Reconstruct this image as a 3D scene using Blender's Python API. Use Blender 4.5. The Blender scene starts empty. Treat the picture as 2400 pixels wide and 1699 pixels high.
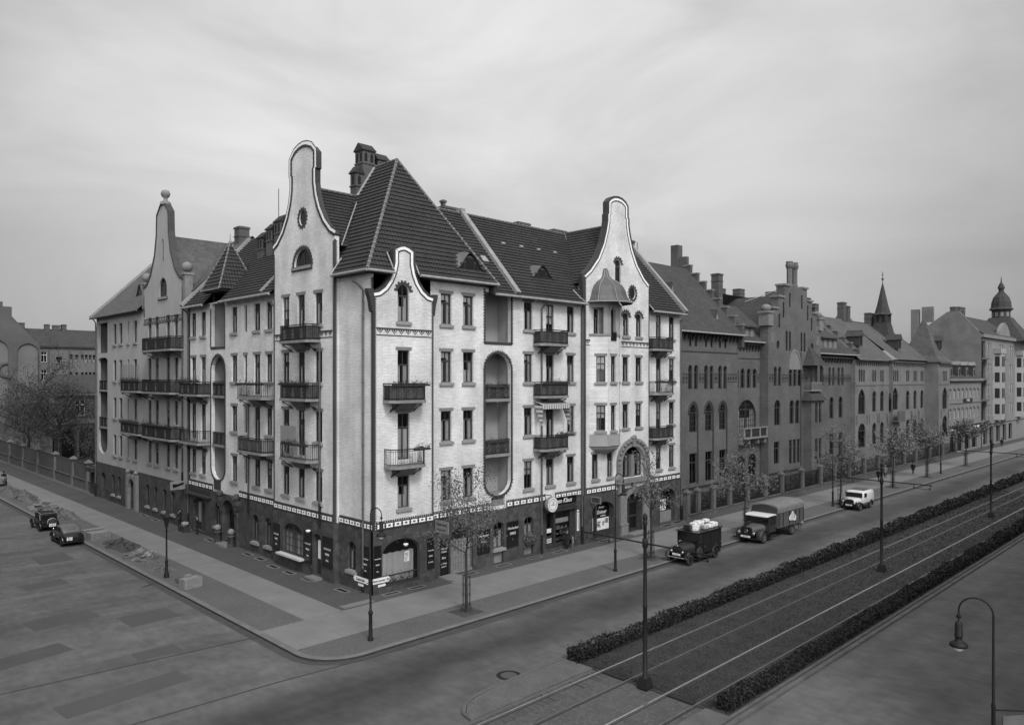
import bpy, math, random
from math import sin, cos, pi, radians, sqrt, atan2, hypot
from mathutils import Vector, Matrix
from mathutils.geometry import delaunay_2d_cdt
rnd = random.Random(11)
S = bpy.context.scene
COL = S.collection
# ------------------------------------------------------------------ camera
cam = bpy.data.cameras.new("camera"); camo = bpy.data.objects.new("camera", cam); COL.objects.link(camo)
camo.location = (-25.425, -37.811, 13.0)
camo.rotation_euler = (pi / 2, 0, radians(-44.6))
cam.lens = 26.4; cam.sensor_width = 36; cam.shift_y = 0.0152; cam.clip_end = 3000; cam.clip_start = 0.2
S.camera = camo
# ------------------------------------------------------------------ light
SUN = Vector((-0.26, -0.72, 0.80)).normalized()
W = bpy.data.worlds.new("World"); S.world = W; W.use_nodes = True
nt = W.node_tree; nt.nodes.clear()
def N(t, k, **kw):
    n = t.nodes.new(k)
    for a, b in kw.items(): setattr(n, a, b)
    return n
out = N(nt, 'ShaderNodeOutputWorld'); bg = N(nt, 'ShaderNodeBackground'); bg.inputs[1].default_value = 0.066
sky = N(nt, 'ShaderNodeTexSky', sky_type='NISHITA', sun_disc=False)
sky.sun_elevation = math.asin(SUN.z); sky.sun_rotation = atan2(SUN.x, SUN.y)
bw = N(nt, 'ShaderNodeRGBToBW'); nt.links.new(sky.outputs[0], bw.inputs[0])
tc = N(nt, 'ShaderNodeTexCoord'); sx = N(nt, 'ShaderNodeSeparateXYZ'); nt.links.new(tc.outputs['Generated'], sx.inputs[0])
mp = N(nt, 'ShaderNodeMapping'); mp.inputs['Scale'].default_value = (1.2, 1.2, 2.6); mp.inputs['Rotation'].default_value = (0.35, 0.25, 0.5); mp.inputs['Location'].default_value = (0.35, 0.9, 0.2)
nt.links.new(tc.outputs['Generated'], mp.inputs[0])
n1 = N(nt, 'ShaderNodeTexNoise'); n1.inputs['Scale'].default_value = 2.2; n1.inputs['Detail'].default_value = 6; n1.inputs['Roughness'].default_value = 0.52; n1.inputs['Distortion'].default_value = 0.6
nt.links.new(mp.outputs[0], n1.inputs['Vector'])
cr = N(nt, 'ShaderNodeMapRange'); cr.inputs[1].default_value = 0.3; cr.inputs[2].default_value = 0.72; cr.inputs[3].default_value = 0.76; cr.inputs[4].default_value = 1.16
nt.links.new(n1.outputs[0], cr.inputs[0])
el = N(nt, 'ShaderNodeMapRange'); el.inputs[1].default_value = 0.0; el.inputs[2].default_value = 1.0; el.inputs[3].default_value = 5.2; el.inputs[4].default_value = 12.5
nt.links.new(sx.outputs[2], el.inputs[0])
m1 = N(nt, 'ShaderNodeMath', operation='MULTIPLY'); # a thinner, brighter patch of the cloud deck over the roofs ahead
dp = N(nt, 'ShaderNodeVectorMath', operation='DOT_PRODUCT'); dp.inputs[1].default_value = Vector((0.62, 0.70, 0.34)).normalized(); nt.links.new(tc.outputs['Generated'], dp.inputs[0])
lr = N(nt, 'ShaderNodeMapRange', interpolation_type='SMOOTHSTEP'); lr.inputs[1].default_value = 0.72; lr.inputs[2].default_value = 1.0; lr.inputs[3].default_value = 0.48; lr.inputs[4].default_value = 0.98; nt.links.new(dp.outputs['Value'], lr.inputs[0])
m0 = N(nt, 'ShaderNodeMath', operation='MULTIPLY'); nt.links.new(cr.outputs[0], m0.inputs[0]); nt.links.new(lr.outputs[0], m0.inputs[1]); nt.links.new(m0.outputs[0], m1.inputs[0]); nt.links.new(el.outputs[0], m1.inputs[1])
# the cloud deck over a weak clear sky (grey: the film records no colour)
m2 = N(nt, 'ShaderNodeMath', operation='MULTIPLY'); m2.inputs[1].default_value = 0.12; nt.links.new(bw.outputs[0], m2.inputs[0])
m3 = N(nt, 'ShaderNodeMath', operation='ADD'); nt.links.new(m1.outputs[0], m3.inputs[0]); nt.links.new(m2.outputs[0], m3.inputs[1])
# bright aureole of the hidden sun behind the viewer
d2 = N(nt, 'ShaderNodeVectorMath', operation='DOT_PRODUCT'); d2.inputs[1].default_value = (SUN + Vector((-.25, 0, -.25))).normalized(); nt.links.new(tc.outputs['Generated'], d2.inputs[0])
l2 = N(nt, 'ShaderNodeMapRange', interpolation_type='SMOOTHSTEP'); l2.inputs[1].default_value = 0.35; l2.inputs[2].default_value = 1.0; l2.inputs[3].default_value = 0.0; l2.inputs[4].default_value = 20.0; nt.links.new(d2.outputs['Value'], l2.inputs[0])
m4 = N(nt, 'ShaderNodeMath', operation='ADD'); nt.links.new(m3.outputs[0], m4.inputs[0]); nt.links.new(l2.outputs[0], m4.inputs[1]); nt.links.new(m4.outputs[0], bg.inputs[0]); nt.links.new(bg.outputs[0], out.inputs[0])
sl = bpy.data.lights.new("sun", 'SUN'); sl.energy = 1.5; sl.angle = radians(14)
so = bpy.data.objects.new("sun", sl); COL.objects.link(so); so.rotation_euler = SUN.to_track_quat('Z', 'Y').to_euler(); so.location = (0, 0, 60)
S.view_settings.view_transform = 'Standard'; S.view_settings.look = 'None'; S.view_settings.exposure = 0.52; S.view_settings.gamma = 1
S.cycles.max_bounces = 6; S.cycles.diffuse_bounces = 3; S.cycles.transparent_max_bounces = 10
# ------------------------------------------------------------------ materials
def g(v): return (v, v, v, 1)
MATS = {}
def mat(name, v, rough=0.8, var=0.15, scale=2.0, bump=0.0, bscale=30.0, spec=0.3, metal=0.0, stretch=(1, 1, 1), fine=0.0):
    if name in MATS: return MATS[name]
    m = bpy.data.materials.new(name); m.use_nodes = True; t = m.node_tree; b = t.nodes['Principled BSDF']
    b.inputs['Roughness'].default_value = rough; b.inputs['Specular IOR Level'].default_value = spec; b.inputs['Metallic'].default_value = metal
    geo = N(t, 'ShaderNodeNewGeometry'); mpg = N(t, 'ShaderNodeMapping'); mpg.inputs['Scale'].default_value = stretch
    t.links.new(geo.outputs['Position'], mpg.inputs[0])
    no = N(t, 'ShaderNodeTexNoise'); no.inputs['Scale'].default_value = scale; no.inputs['Detail'].default_value = 5; no.inputs['Roughness'].default_value = 0.6
    t.links.new(mpg.outputs[0], no.inputs['Vector'])
    mr = N(t, 'ShaderNodeMapRange'); mr.inputs[1].default_value = 0.25; mr.inputs[2].default_value = 0.75; mr.inputs[3].default_value = v * (1 - var); mr.inputs[4].default_value = v * (1 + var)
    t.links.new(no.outputs[0], mr.inputs[0]); src = mr.outputs[0]
    if fine:
        n2 = N(t, 'ShaderNodeTexNoise'); n2.inputs['Scale'].default_value = bscale; n2.inputs['Detail'].default_value = 3
        t.links.new(geo.outputs['Position'], n2.inputs['Vector'])
        r2 = N(t, 'ShaderNodeMapRange'); r2.inputs[1].default_value = 0.3; r2.inputs[2].default_value = 0.7; r2.inputs[3].default_value = 1 - fine; r2.inputs[4].default_value = 1 + fine
        t.links.new(n2.outputs[0], r2.inputs[0]); mu = N(t, 'ShaderNodeMath', operation='MULTIPLY')
        t.links.new(src, mu.inputs[0]); t.links.new(r2.outputs[0], mu.inputs[1]); src = mu.outputs[0]
    t.links.new(src, b.inputs['Base Color'])
    if bump:
        n3 = N(t, 'ShaderNodeTexNoise'); n3.inputs['Scale'].default_value = bscale; n3.inputs['Detail'].default_value = 3
        t.links.new(geo.outputs['Position'], n3.inputs['Vector'])
        bp = N(t, 'ShaderNodeBump'); bp.inputs['Strength'].default_value = bump; bp.inputs['Distance'].default_value = 0.05
        t.links.new(n3.outputs[0], bp.inputs['Height']); t.links.new(bp.outputs[0], b.inputs['Normal'])
    MATS[name] = m; return m
def brick(name, c1, c2, mort, dirt=0.2, bw_=0.26, rh=0.078, ms=0.009, rough=0.6, bump=0.25, streak=0.12):
    m = bpy.data.materials.new(name); m.use_nodes = True; t = m.node_tree; b = t.nodes['Principled BSDF']; b.inputs['Roughness'].default_value = rough
    geo = N(t, 'ShaderNodeNewGeometry'); sp = N(t, 'ShaderNodeSeparateXYZ'); t.links.new(geo.outputs['Position'], sp.inputs[0])
    ad = N(t, 'ShaderNodeMath', operation='ADD'); t.links.new(sp.outputs[0], ad.inputs[0]); t.links.new(sp.outputs[1], ad.inputs[1])
    cb = N(t, 'ShaderNodeCombineXYZ'); t.links.new(ad.outputs[0], cb.inputs[0]); t.links.new(sp.outputs[2], cb.inputs[1])
    br = N(t, 'ShaderNodeTexBrick'); br.inputs['Color1'].default_value = g(c1); br.inputs['Color2'].default_value = g(c2); br.inputs['Mortar'].default_value = g(mort)
    br.inputs['Scale'].default_value = 1; br.inputs['Brick Width'].default_value = bw_; br.inputs['Row Height'].default_value = rh; br.inputs['Mortar Size'].default_value = ms; br.inputs['Mortar Smooth'].default_value = 0.2
    t.links.new(cb.outputs[0], br.inputs['Vector'])
    src = br.outputs[0]
    for sc, st, am, lo, hi in ((0.5, (1, 1, 1), dirt, 0.35, 0.7), (0.9, (1, 1, 0.16), streak, 0.4, 0.75), (9.0, (0.35, 0.35, 1.5), dirt * 0.5, 0.3, 0.7)):
        mpg = N(t, 'ShaderNodeMapping'); mpg.inputs['Scale'].default_value = st; t.links.new(geo.outputs['Position'], mpg.inputs[0])
        no = N(t, 'ShaderNodeTexNoise'); no.inputs['Scale'].default_value = sc; no.inputs['Detail'].default_value = 5; t.links.new(mpg.outputs[0], no.inputs['Vector'])
        r = N(t, 'ShaderNodeMapRange'); r.inputs[1].default_value = lo; r.inputs[2].default_value = hi; r.inputs[3].default_value = 1.0; r.inputs[4].default_value = 1 - am
        t.links.new(no.outputs[0], r.inputs[0]); mu = N(t, 'ShaderNodeMix', data_type='RGBA', blend_type='MULTIPLY'); mu.inputs[0].default_value = 1
        t.links.new(src, mu.inputs[6]); t.links.new(r.outputs[0], mu.inputs[7]); src = mu.outputs[2]
    t.links.new(src, b.inputs['Base Color'])
    bp = N(t, 'ShaderNodeBump'); bp.inputs['Strength'].default_value = bump; bp.inputs['Distance'].default_value = 0.01; bp.invert = True
    t.links.new(br.outputs['Fac'], bp.inputs['Height']); t.links.new(bp.outputs[0], b.inputs['Normal'])
    MATS[name] = m; return m
def tilemat(name, v, axis, var=0.25):
    m = mat(name, v, 0.75, var, 0.6, fine=0.25, bscale=5.0); t = m.node_tree; b = t.nodes['Principled BSDF']
    geo = N(t, 'ShaderNodeNewGeometry'); sp = N(t, 'ShaderNodeSeparateXYZ'); t.links.new(geo.outputs['Position'], sp.inputs[0])
    mu = N(t, 'ShaderNodeMath', operation='MULTIPLY'); mu.inputs[1].default_value = 2 * pi / 0.24; t.links.new(sp.outputs[axis], mu.inputs[0])
    si = N(t, 'ShaderNodeMath', operation='SINE'); t.links.new(mu.outputs[0], si.inputs[0])
    bp = N(t, 'ShaderNodeBump'); bp.inputs['Strength'].default_value = 0.6; bp.inputs['Distance'].default_value = 0.03
    t.links.new(si.outputs[0], bp.inputs['Height']); t.links.new(bp.outputs[0], b.inputs['Normal']); return m
def cells(name, v, scale, var, rough=0.9, bump=0.4, edge=0.6, stretch=(1, 1, 1)):
    m = mat(name, v, rough, var * 0.6, 0.35, stretch=(1, 1, 1)); t = m.node_tree; b = t.nodes['Principled BSDF']
    geo = N(t, 'ShaderNodeNewGeometry'); mpg = N(t, 'ShaderNodeMapping'); mpg.inputs['Scale'].default_value = stretch; t.links.new(geo.outputs['Position'], mpg.inputs[0])
    vo = N(t, 'ShaderNodeTexVoronoi'); vo.inputs['Scale'].default_value = scale; t.links.new(mpg.outputs[0], vo.inputs['Vector'])
    ve = N(t, 'ShaderNodeTexVoronoi', feature='DISTANCE_TO_EDGE'); ve.inputs['Scale'].default_value = scale; t.links.new(mpg.outputs[0], ve.inputs['Vector'])
    b2 = N(t, 'ShaderNodeRGBToBW'); t.links.new(vo.outputs['Color'], b2.inputs[0])
    r1 = N(t, 'ShaderNodeMapRange'); r1.inputs[3].default_value = 1 - var; r1.inputs[4].default_value = 1 + var; t.links.new(b2.outputs[0], r1.inputs[0])
    r2 = N(t, 'ShaderNodeMapRange'); r2.inputs[1].default_value = 0; r2.inputs[2].default_value = 0.06; r2.inputs[3].default_value = edge; r2.inputs[4].default_value = 1; t.links.new(ve.outputs[0], r2.inputs[0])
    a = N(t, 'ShaderNodeMath', operation='MULTIPLY'); t.links.new(r1.outputs[0], a.inputs[0]); t.links.new(r2.outputs[0], a.inputs[1])
    old = b.inputs['Base Color'].links[0].from_socket
    c = N(t, 'ShaderNodeMath', operation='MULTIPLY'); t.links.new(old, c.inputs[0]); t.links.new(a.outputs[0], c.inputs[1]); t.links.new(c.outputs[0], b.inputs['Base Color'])
    bp = N(t, 'ShaderNodeBump'); bp.inputs['Strength'].default_value = bump; bp.inputs['Distance'].default_value = 0.03
    t.links.new(r2.outputs[0], bp.inputs['Height']); t.links.new(bp.outputs[0], b.inputs['Normal']); return m
M_WHITE = brick('white_glazed_brick', 0.82, 0.68, 0.42, dirt=0.24, streak=0.22, rh=0.09, ms=0.010)
M_DBRICK = brick('dark_glazed_brick', 0.035, 0.05, 0.03, dirt=0.2)
M_GOTH = brick('dark_red_brick', 0.085, 0.135, 0.15, dirt=0.3)
M_GOTH2 = brick('pale_brick', 0.15, 0.21, 0.2, dirt=0.3)
M_FIRE = brick('firewall_brick', 0.15, 0.20, 0.17, dirt=0.3)
M_CHIM = brick('chimney_brick', 0.07, 0.10, 0.09, dirt=0.3)
M_PLAST = mat('grey_plaster', 0.30, 0.9, 0.13, 0.5, bump=0.15, bscale=12, stretch=(1, 1, 0.5), fine=0.05)
M_CREAM = mat('pale_plaster', 0.17, 0.9, 0.13, 0.5, stretch=(1, 1, 0.3))
M_LOG = mat('loggia_plaster', 0.26, 0.9, 0.12, 0.8)
M_STONE = cells('rough_stone', 0.052, 2.6, 0.36, bump=0.6, edge=0.7)
M_STONEL = mat('dressed_stone', 0.16, 0.85, 0.2, 3, bump=0.2, bscale=10)
M_SILL = mat('sill_stone', 0.22, 0.8, 0.15, 4)
M_LINT = mat('lintel_brick', 0.17, 0.8, 0.12, 6)
M_TILEX = tilemat('roof_tile_x', 0.028, 0); M_TILEY = tilemat('roof_tile_y', 0.032, 1)
M_SLATE = cells('grey_slate', 0.075, 3.0, 0.25, bump=0.3, edge=0.75, stretch=(1, 1, 1.6))
M_SLATED = cells('dark_slate', 0.045, 3.0, 0.25, bump=0.3, edge=0.75, stretch=(1, 1, 1.6))
M_COPE = mat('cement_coping', 0.22, 0.8, 0.25, 2)
M_ZINC = mat('zinc_sheet', 0.26, 0.5, 0.25, 3, spec=0.4)
M_ZINCD = mat('zinc_dark', 0.075, 0.5, 0.2, 3, spec=0.4)
M_INLAY = mat('white_inlay', 0.75, 0.7, 0.1, 4)
M_IRON = mat('black_iron', 0.013, 0.6, 0.2, 5, spec=0.2)
M_BOARD = mat('railing_board', 0.055, 0.8, 0.45, 2.2); M_ORN = mat('wrought_ornament', 0.11, 0.6, 0.3, 5)
M_BGPL = mat('distant_plaster', 0.13, 0.9, 0.2, 0.3); M_BGBR = mat('distant_brick', 0.085, 0.9, 0.25, 0.3); M_CONCD = mat('dark_concrete', 0.085, 0.9, 0.3, 2.0)
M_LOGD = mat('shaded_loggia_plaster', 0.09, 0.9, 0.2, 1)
M_SLAB = mat('balcony_stone', 0.19, 0.85, 0.3, 3)
M_FRAME = mat('window_frame', 0.045, 0.5, 0.15, 4)
M_FRAMEW = mat('white_frame', 0.6, 0.5, 0.1, 4)
M_CURT = mat('curtain_cloth', 0.75, 0.9, 0.25, 6, stretch=(8, 8, 0.3))
M_DARK = mat('dark_interior', 0.012, 0.9, 0.3, 2)
M_BLACK = mat('black_enamel', 0.008, 0.25, 0.2, 3, spec=0.5)
M_LETTER = mat('white_lettering', 0.55, 0.6, 0.05, 4)
M_WOOD = mat('dark_wood', 0.03, 0.6, 0.3, 3)
M_ASPH = mat('asphalt', 0.074, 0.85, 0.30, 0.12, bump=0.15, bscale=60, fine=0.10, spec=0.25, stretch=(0.55, 1.4, 1))
def tarmac():
    m = M_ASPH; t = m.node_tree; b = t.nodes['Principled BSDF']; old = b.inputs['Base Color'].links[0].from_socket; geo = N(t, 'ShaderNodeNewGeometry'); src = old
    # long oil-dark running lanes along the avenue, dusty margins, blotches and streaks
    sp = N(t, 'ShaderNodeSeparateXYZ'); t.links.new(geo.outputs['Position'], sp.inputs[0])
    wn = N(t, 'ShaderNodeTexNoise'); wn.inputs['Scale'].default_value = .09; t.links.new(geo.outputs['Position'], wn.inputs['Vector'])
    wa = N(t, 'ShaderNodeMath', operation='MULTIPLY_ADD'); wa.inputs[1].default_value = 3.0; t.links.new(wn.outputs[0], wa.inputs[0]); t.links.new(sp.outputs[1], wa.inputs[2])
    d = N(t, 'ShaderNodeMath', operation='ADD'); d.inputs[1].default_value = 11.2 - 1.5; t.links.new(wa.outputs[0], d.inputs[0]); ab = N(t, 'ShaderNodeMath', operation='ABSOLUTE'); t.links.new(d.outputs[0], ab.inputs[0])
    r = N(t, 'ShaderNodeMapRange', interpolation_type='SMOOTHSTEP'); r.inputs[1].default_value = .3; r.inputs[2].default_value = 3.0; r.inputs[3].default_value = .62; r.inputs[4].default_value = 1.22; t.links.new(ab.outputs[0], r.inputs[0])
    fac = [r.outputs[0]]
    for sc, st, lo, hi in ((1.0, (.07, 1.3, 1), .93, 1.07), (.55, (1, 1, 1), .88, 1.12), (2.6, (1, .5, 1), .9, 1.1)):
        mp_ = N(t, 'ShaderNodeMapping'); mp_.inputs['Scale'].default_value = st; t.links.new(geo.outputs['Position'], mp_.inputs[0]); n_ = N(t, 'ShaderNodeTexNoise'); n_.inputs['Scale'].default_value = sc; n_.inputs['Detail'].default_value = 6; t.links.new(mp_.outputs[0], n_.inputs['Vector'])
        q = N(t, 'ShaderNodeMapRange'); q.inputs[1].default_value = .36; q.inputs[2].default_value = .64; q.inputs[3].default_value = lo; q.inputs[4].default_value = hi; t.links.new(n_.outputs[0], q.inputs[0]); fac.append(q.outputs[0])
    for f in fac: mu = N(t, 'ShaderNodeMath', operation='MULTIPLY'); t.links.new(src, mu.inputs[0]); t.links.new(f, mu.inputs[1]); src = mu.outputs[0]
    t.links.new(src, b.inputs['Base Color'])
tarmac()
M_PATCH = mat('asphalt_patch', 0.064, 0.85, 0.12, 0.5, fine=0.08, bscale=50)
M_SLABS = mat('granite_slab', 0.15, 0.85, 0.15, 0.5, fine=0.06, bscale=14)
M_MOSAIC = cells('mosaic_setts', 0.088, 16, 0.22, bump=0.3, edge=0.8)
M_KERB = mat('kerb_granite', 0.125, 0.85, 0.2, 1.5, fine=0.1, bscale=20)
M_COBBLE = cells('cobble_setts', 0.075, 6.5, 0.2, bump=0.7, edge=0.6)
M_GRASS = mat('lawn_soil', 0.030, 0.95, 0.35, 1.0, fine=0.35, bscale=25, bump=0.4)
M_BLADE = mat('grass_blade', 0.030, 0.8, 0.4, 3)
M_SOIL = mat('garden_soil', 0.05, 0.95, 0.4, 1.0, bump=0.4, bscale=10)
M_RAIL = mat('polished_rail', 0.55, 0.25, 0.1, 3, metal=0.9)
M_RAILD = mat('worn_rail', 0.25, 0.35, 0.15, 3, metal=0.8)
M_HEDGE = mat('hedge_leaf', 0.014, 0.7, 0.6, 4.0)
M_HCORE = mat('hedge_twigs', 0.012, 0.95, 0.3, 5)
M_LEAF = mat('spring_leaf', 0.11, 0.7, 0.55, 3.0)
M_LEAFD = mat('garden_leaf', 0.042, 0.7, 0.6, 2.0)
M_BARK = mat('bark', 0.035, 0.95, 0.3, 8, bump=0.4, bscale=25)
M_TYRE = mat('tyre_rubber', 0.03, 0.8, 0.2, 6)
M_CARBLK = mat('dark_car_paint', 0.012, 0.22, 0.15, 2, spec=0.5)
M_CARDK = mat('dull_dark_paint', 0.03, 0.4, 0.2, 2, spec=0.4)
M_CARGR = mat('grey_car_paint', 0.085, 0.4, 0.2, 2, spec=0.4)
M_VANW = mat('white_van_paint', 0.52, 0.4, 0.06, 2, spec=0.4)
M_CHROME = mat('chrome', 0.75, 0.15, 0.05, 3, metal=0.9)
M_LAMPG = mat('lamp_glass', 0.7, 0.1, 0.05, 3, spec=0.6)
M_TARP = mat('canvas_tarp', 0.14, 0.9, 0.2, 2, bump=0.3, bscale=8)
M_PAPER = mat('wrapping_paper', 0.6, 0.8, 0.2, 4)
M_CARD = mat('cardboard', 0.3, 0.8, 0.25, 4)
M_CLOTHD = mat('dark_cloth', 0.012, 0.9, 0.3, 6)
M_CLOTHG = mat('grey_cloth', 0.14, 0.9, 0.3, 6)
M_CLOTHL = mat('light_cloth', 0.45, 0.9, 0.2, 6)
M_SKIN = mat('skin', 0.35, 0.6, 0.05, 6)
M_HAIR = mat('hair', 0.02, 0.6, 0.2, 6)
M_RUBBLE = mat('rubble', 0.10, 0.95, 0.45, 5, bump=0.5, bscale=12)
M_FENCE = mat('fence_boards', 0.07, 0.9, 0.3, 3, stretch=(4, 4, 0.4))
M_CONC = mat('weathered_concrete', 0.17, 0.9, 0.25, 2.5, bump=0.2, bscale=15)
def glassmat():
    m = bpy.data.materials.new('window_glass'); m.use_nodes = True; t = m.node_tree; t.nodes.clear()
    o = N(t, 'ShaderNodeOutputMaterial'); mx = N(t, 'ShaderNodeMixShader'); tr = N(t, 'ShaderNodeBsdfTransparent'); gl = N(t, 'ShaderNodeBsdfGlossy'); gl.inputs['Roughness'].default_value = 0.08
    tr.inputs[0].default_value = g(0.92); fr = N(t, 'ShaderNodeFresnel'); fr.inputs[0].default_value = 1.5
    ma = N(t, 'ShaderNodeMath', operation='MULTIPLY_ADD'); ma.inputs[1].default_value = 0.9; ma.inputs[2].default_value = 0.03
    t.links.new(fr.outputs[0], ma.inputs[0]); t.links.new(ma.outputs[0], mx.inputs[0]); t.links.new(tr.outputs[0], mx.inputs[1]); t.links.new(gl.outputs[0], mx.inputs[2]); t.links.new(mx.outputs[0], o.inputs[0])
    return m
M_GLASS = glassmat()
# ------------------------------------------------------------------ mesh builder
ORG = {}
class MB:
    def __init__(s): s.v = []; s.f = []; s.m = []; s.s = []
    def add(s, vs, fs, m=0, sm=False):
        o = len(s.v); s.v += [tuple(p) for p in vs]
        for f in fs: s.f.append([i + o for i in f]); s.m.append(m); s.s.append(sm)
    def poly(s, vs, m=0): s.add(vs, [list(range(len(vs)))], m)
    def box(s, a, b, m=0):
        x0, y0, z0 = a; x1, y1, z1 = b
        s.add([(x0, y0, z0), (x1, y0, z0), (x1, y1, z0), (x0, y1, z0), (x0, y0, z1), (x1, y0, z1), (x1, y1, z1), (x0, y1, z1)],
              [[0, 3, 2, 1], [4, 5, 6, 7], [0, 1, 5, 4], [1, 2, 6, 5], [2, 3, 7, 6], [3, 0, 4, 7]], m)
    def obox(s, M, sz, m=0):
        a = len(s.v); h = [c / 2 for c in sz]; s.box([-c for c in h], h, m)
        for i in range(a, len(s.v)): s.v[i] = tuple(M @ Vector(s.v[i]))
    def pbox(s, P, u0, u1, z0, z1, d0, d1, m=0):
        vs = [P(u, z, d) for d in (d0, d1) for u, z in ((u0, z0), (u1, z0), (u1, z1), (u0, z1))]
        s.add(vs, [[0, 1, 2, 3], [7, 6, 5, 4], [0, 4, 5, 1], [1, 5, 6, 2], [2, 6, 7, 3], [3, 7, 4, 0]], m)
    def extr(s, pl, fn, d0, d1, m=0, ms=None, caps=True):
        n = len(pl); a = [fn(u, z, d0) for u, z in pl]; b = [fn(u, z, d1) for u, z in pl]
        if caps: s.poly(a, m); s.poly(b[::-1], m)
        for i in range(n): j = (i + 1) % n; s.add([a[i], b[i], b[j], a[j]], [[0, 1, 2, 3]], m if ms is None else ms)
    def tube(s, pts, r, n=6, m=0, sm=True, cap=True):
        pts = [Vector(p) for p in pts]; k = len(pts); rs = r if isinstance(r, (list, tuple)) else [r] * k
        t0 = (pts[1] - pts[0]).normalized(); up = Vector((0, 0, 1)) if abs(t0.z) < 0.9 else Vector((1, 0, 0)); nx = t0.cross(up).normalized()
        vs = []
        for i in range(k):
            t = (pts[min(i + 1, k - 1)] - pts[max(i - 1, 0)]).normalized()
            nx = (nx - t * nx.dot(t)).normalized(); ny = t.cross(nx)
            for j in range(n):
                a = 2 * pi * j / n; vs.append(pts[i] + (nx * cos(a) + ny * sin(a)) * rs[i])
        fs = [[i * n + j, i * n + (j + 1) % n, (i + 1) * n + (j + 1) % n, (i + 1) * n + j] for i in range(k - 1) for j in range(n)]
        s.add(vs, fs, m, sm)
        if cap: s.poly(vs[:n][::-1], m); s.poly(vs[-n:], m)
    def lathe(s, c, prof, n=16, m=0, M=None, sm=True, a0=0, a1=2 * pi):
        full = abs(a1 - a0 - 2 * pi) < 1e-6; c = Vector(c); vs = []; nn = n if full else n + 1
        for r, z in prof:
            for j in range(nn):
                a = a0 + (a1 - a0) * j / n; p = Vector((r * cos(a), r * sin(a), z)); vs.append(c + (M @ p if M else p))
        fs = []
        for i in range(len(prof) - 1):
            for j in range(n):
                k = (j + 1) % nn; fs.append([i * nn + j, i * nn + k, (i + 1) * nn + k, (i + 1) * nn + j])
        s.add(vs, fs, m, sm)
    def loft(s, secs, m=0, cap=True, sm=True):
        n = len(secs[0]); vs = [p for q in secs for p in q]
        fs = [[i * n + j, i * n + (j + 1) % n, (i + 1) * n + (j + 1) % n, (i + 1) * n + j] for i in range(len(secs) - 1) for j in range(n)]
        s.add(vs, fs, m, sm)
        if cap: s.poly(secs[0][::-1], m); s.poly(secs[-1], m)
    def leaf(s, p, sz, m=0, up=0.0, R=rnd):
        a = Vector((R.gauss(0, 1), R.gauss(0, 1), R.gauss(0, 1) + up)).normalized(); b = a.orthogonal().normalized()
        b = (Matrix.Rotation(R.random() * 6.28, 3, a) @ b); c = a.cross(b); p = Vector(p); w = sz * 0.55
        s.add([p - b * sz, p - c * w, p + b * sz, p + c * w], [[0, 1, 2, 3]], m)
    def blob(s, c, r, m=0, n=8, k=6, jit=0.0):
        vs = []
        for i in range(k + 1):
            t = pi * i / k
            for j in range(n):
                a = 2 * pi * j / n; q = 1 + rnd.uniform(-jit, jit); vs.append((c[0] + r[0] * sin(t) * cos(a) * q, c[1] + r[1] * sin(t) * sin(a) * q, c[2] + r[2] * cos(t) * q))
        s.add(vs, [[i * n + j, (i + 1) * n + j, (i + 1) * n + (j + 1) % n, i * n + (j + 1) % n] for i in range(k) for j in range(n)], m, True)
    def mesh(s, name, mats, org=Vector((0, 0, 0))):
        me = bpy.data.meshes.new(name)
        me.from_pydata([(x - org.x, y - org.y, z - org.z) for x, y, z in s.v], [], s.f)
        for mm in (mats if isinstance(mats, (list, tuple)) else [mats]): me.materials.append(mm)
        me.polygons.foreach_set('material_index', s.m); me.polygons.foreach_set('use_smooth', s.s); me.update(); return me
    def build(s, name, mats, parent=None, local=False):
        if parent is not None: org = Vector((0, 0, 0)) if local else ORG[parent.name]
        else:
            xs = [p[0] for p in s.v]; ys = [p[1] for p in s.v]; zs = [p[2] for p in s.v]
            org = Vector(((min(xs) + max(xs)) / 2, (min(ys) + max(ys)) / 2, min(zs)))
        o = bpy.data.objects.new(name, s.mesh(name, mats, org)); COL.objects.link(o)
        if parent is not None: o.parent = parent
        else: o.location = org
        ORG[o.name] = org; return o
def tag(o, label=None, cat=None, group=None, kind=None):
    for k, v in (('label', label), ('category', cat), ('group', group), ('kind', kind)):
        if v: o[k] = v
    return o
def thing(name, label, cat, loc=(0, 0, 0), rz=0.0, group=None):
    o = bpy.data.objects.new(name, None); COL.objects.link(o); o.location = loc; o.rotation_euler = (0, 0, rz); o.empty_display_size = 0.3
    ORG[o.name] = Vector(loc); return tag(o, label, cat, group)
def struct(mb, name, mats): return tag(mb.build(name, mats), kind='structure')
KIDS = {}
def kids(o): return [c for c in ALL_CH.get(o.name, [])]
def dup(o, loc, rz=0.0, label=None, parent=None):
    c = o.copy(); COL.objects.link(c)
    if parent is None:
        c.location = loc; c.rotation_euler = (0, 0, rz)
        if label: c['label'] = label
        ORG[c.name] = Vector(loc)
    else: c.parent = parent
    for ch in o.children: dup(ch, None, parent=c)
    return c
def PR(y0):
    f = lambda u, z, d: (u, y0 + d, z); return f, 'R', y0
def PL(x0):
    f = lambda u, z, d: (x0 + d, u, z); return f, 'L', x0
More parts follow.
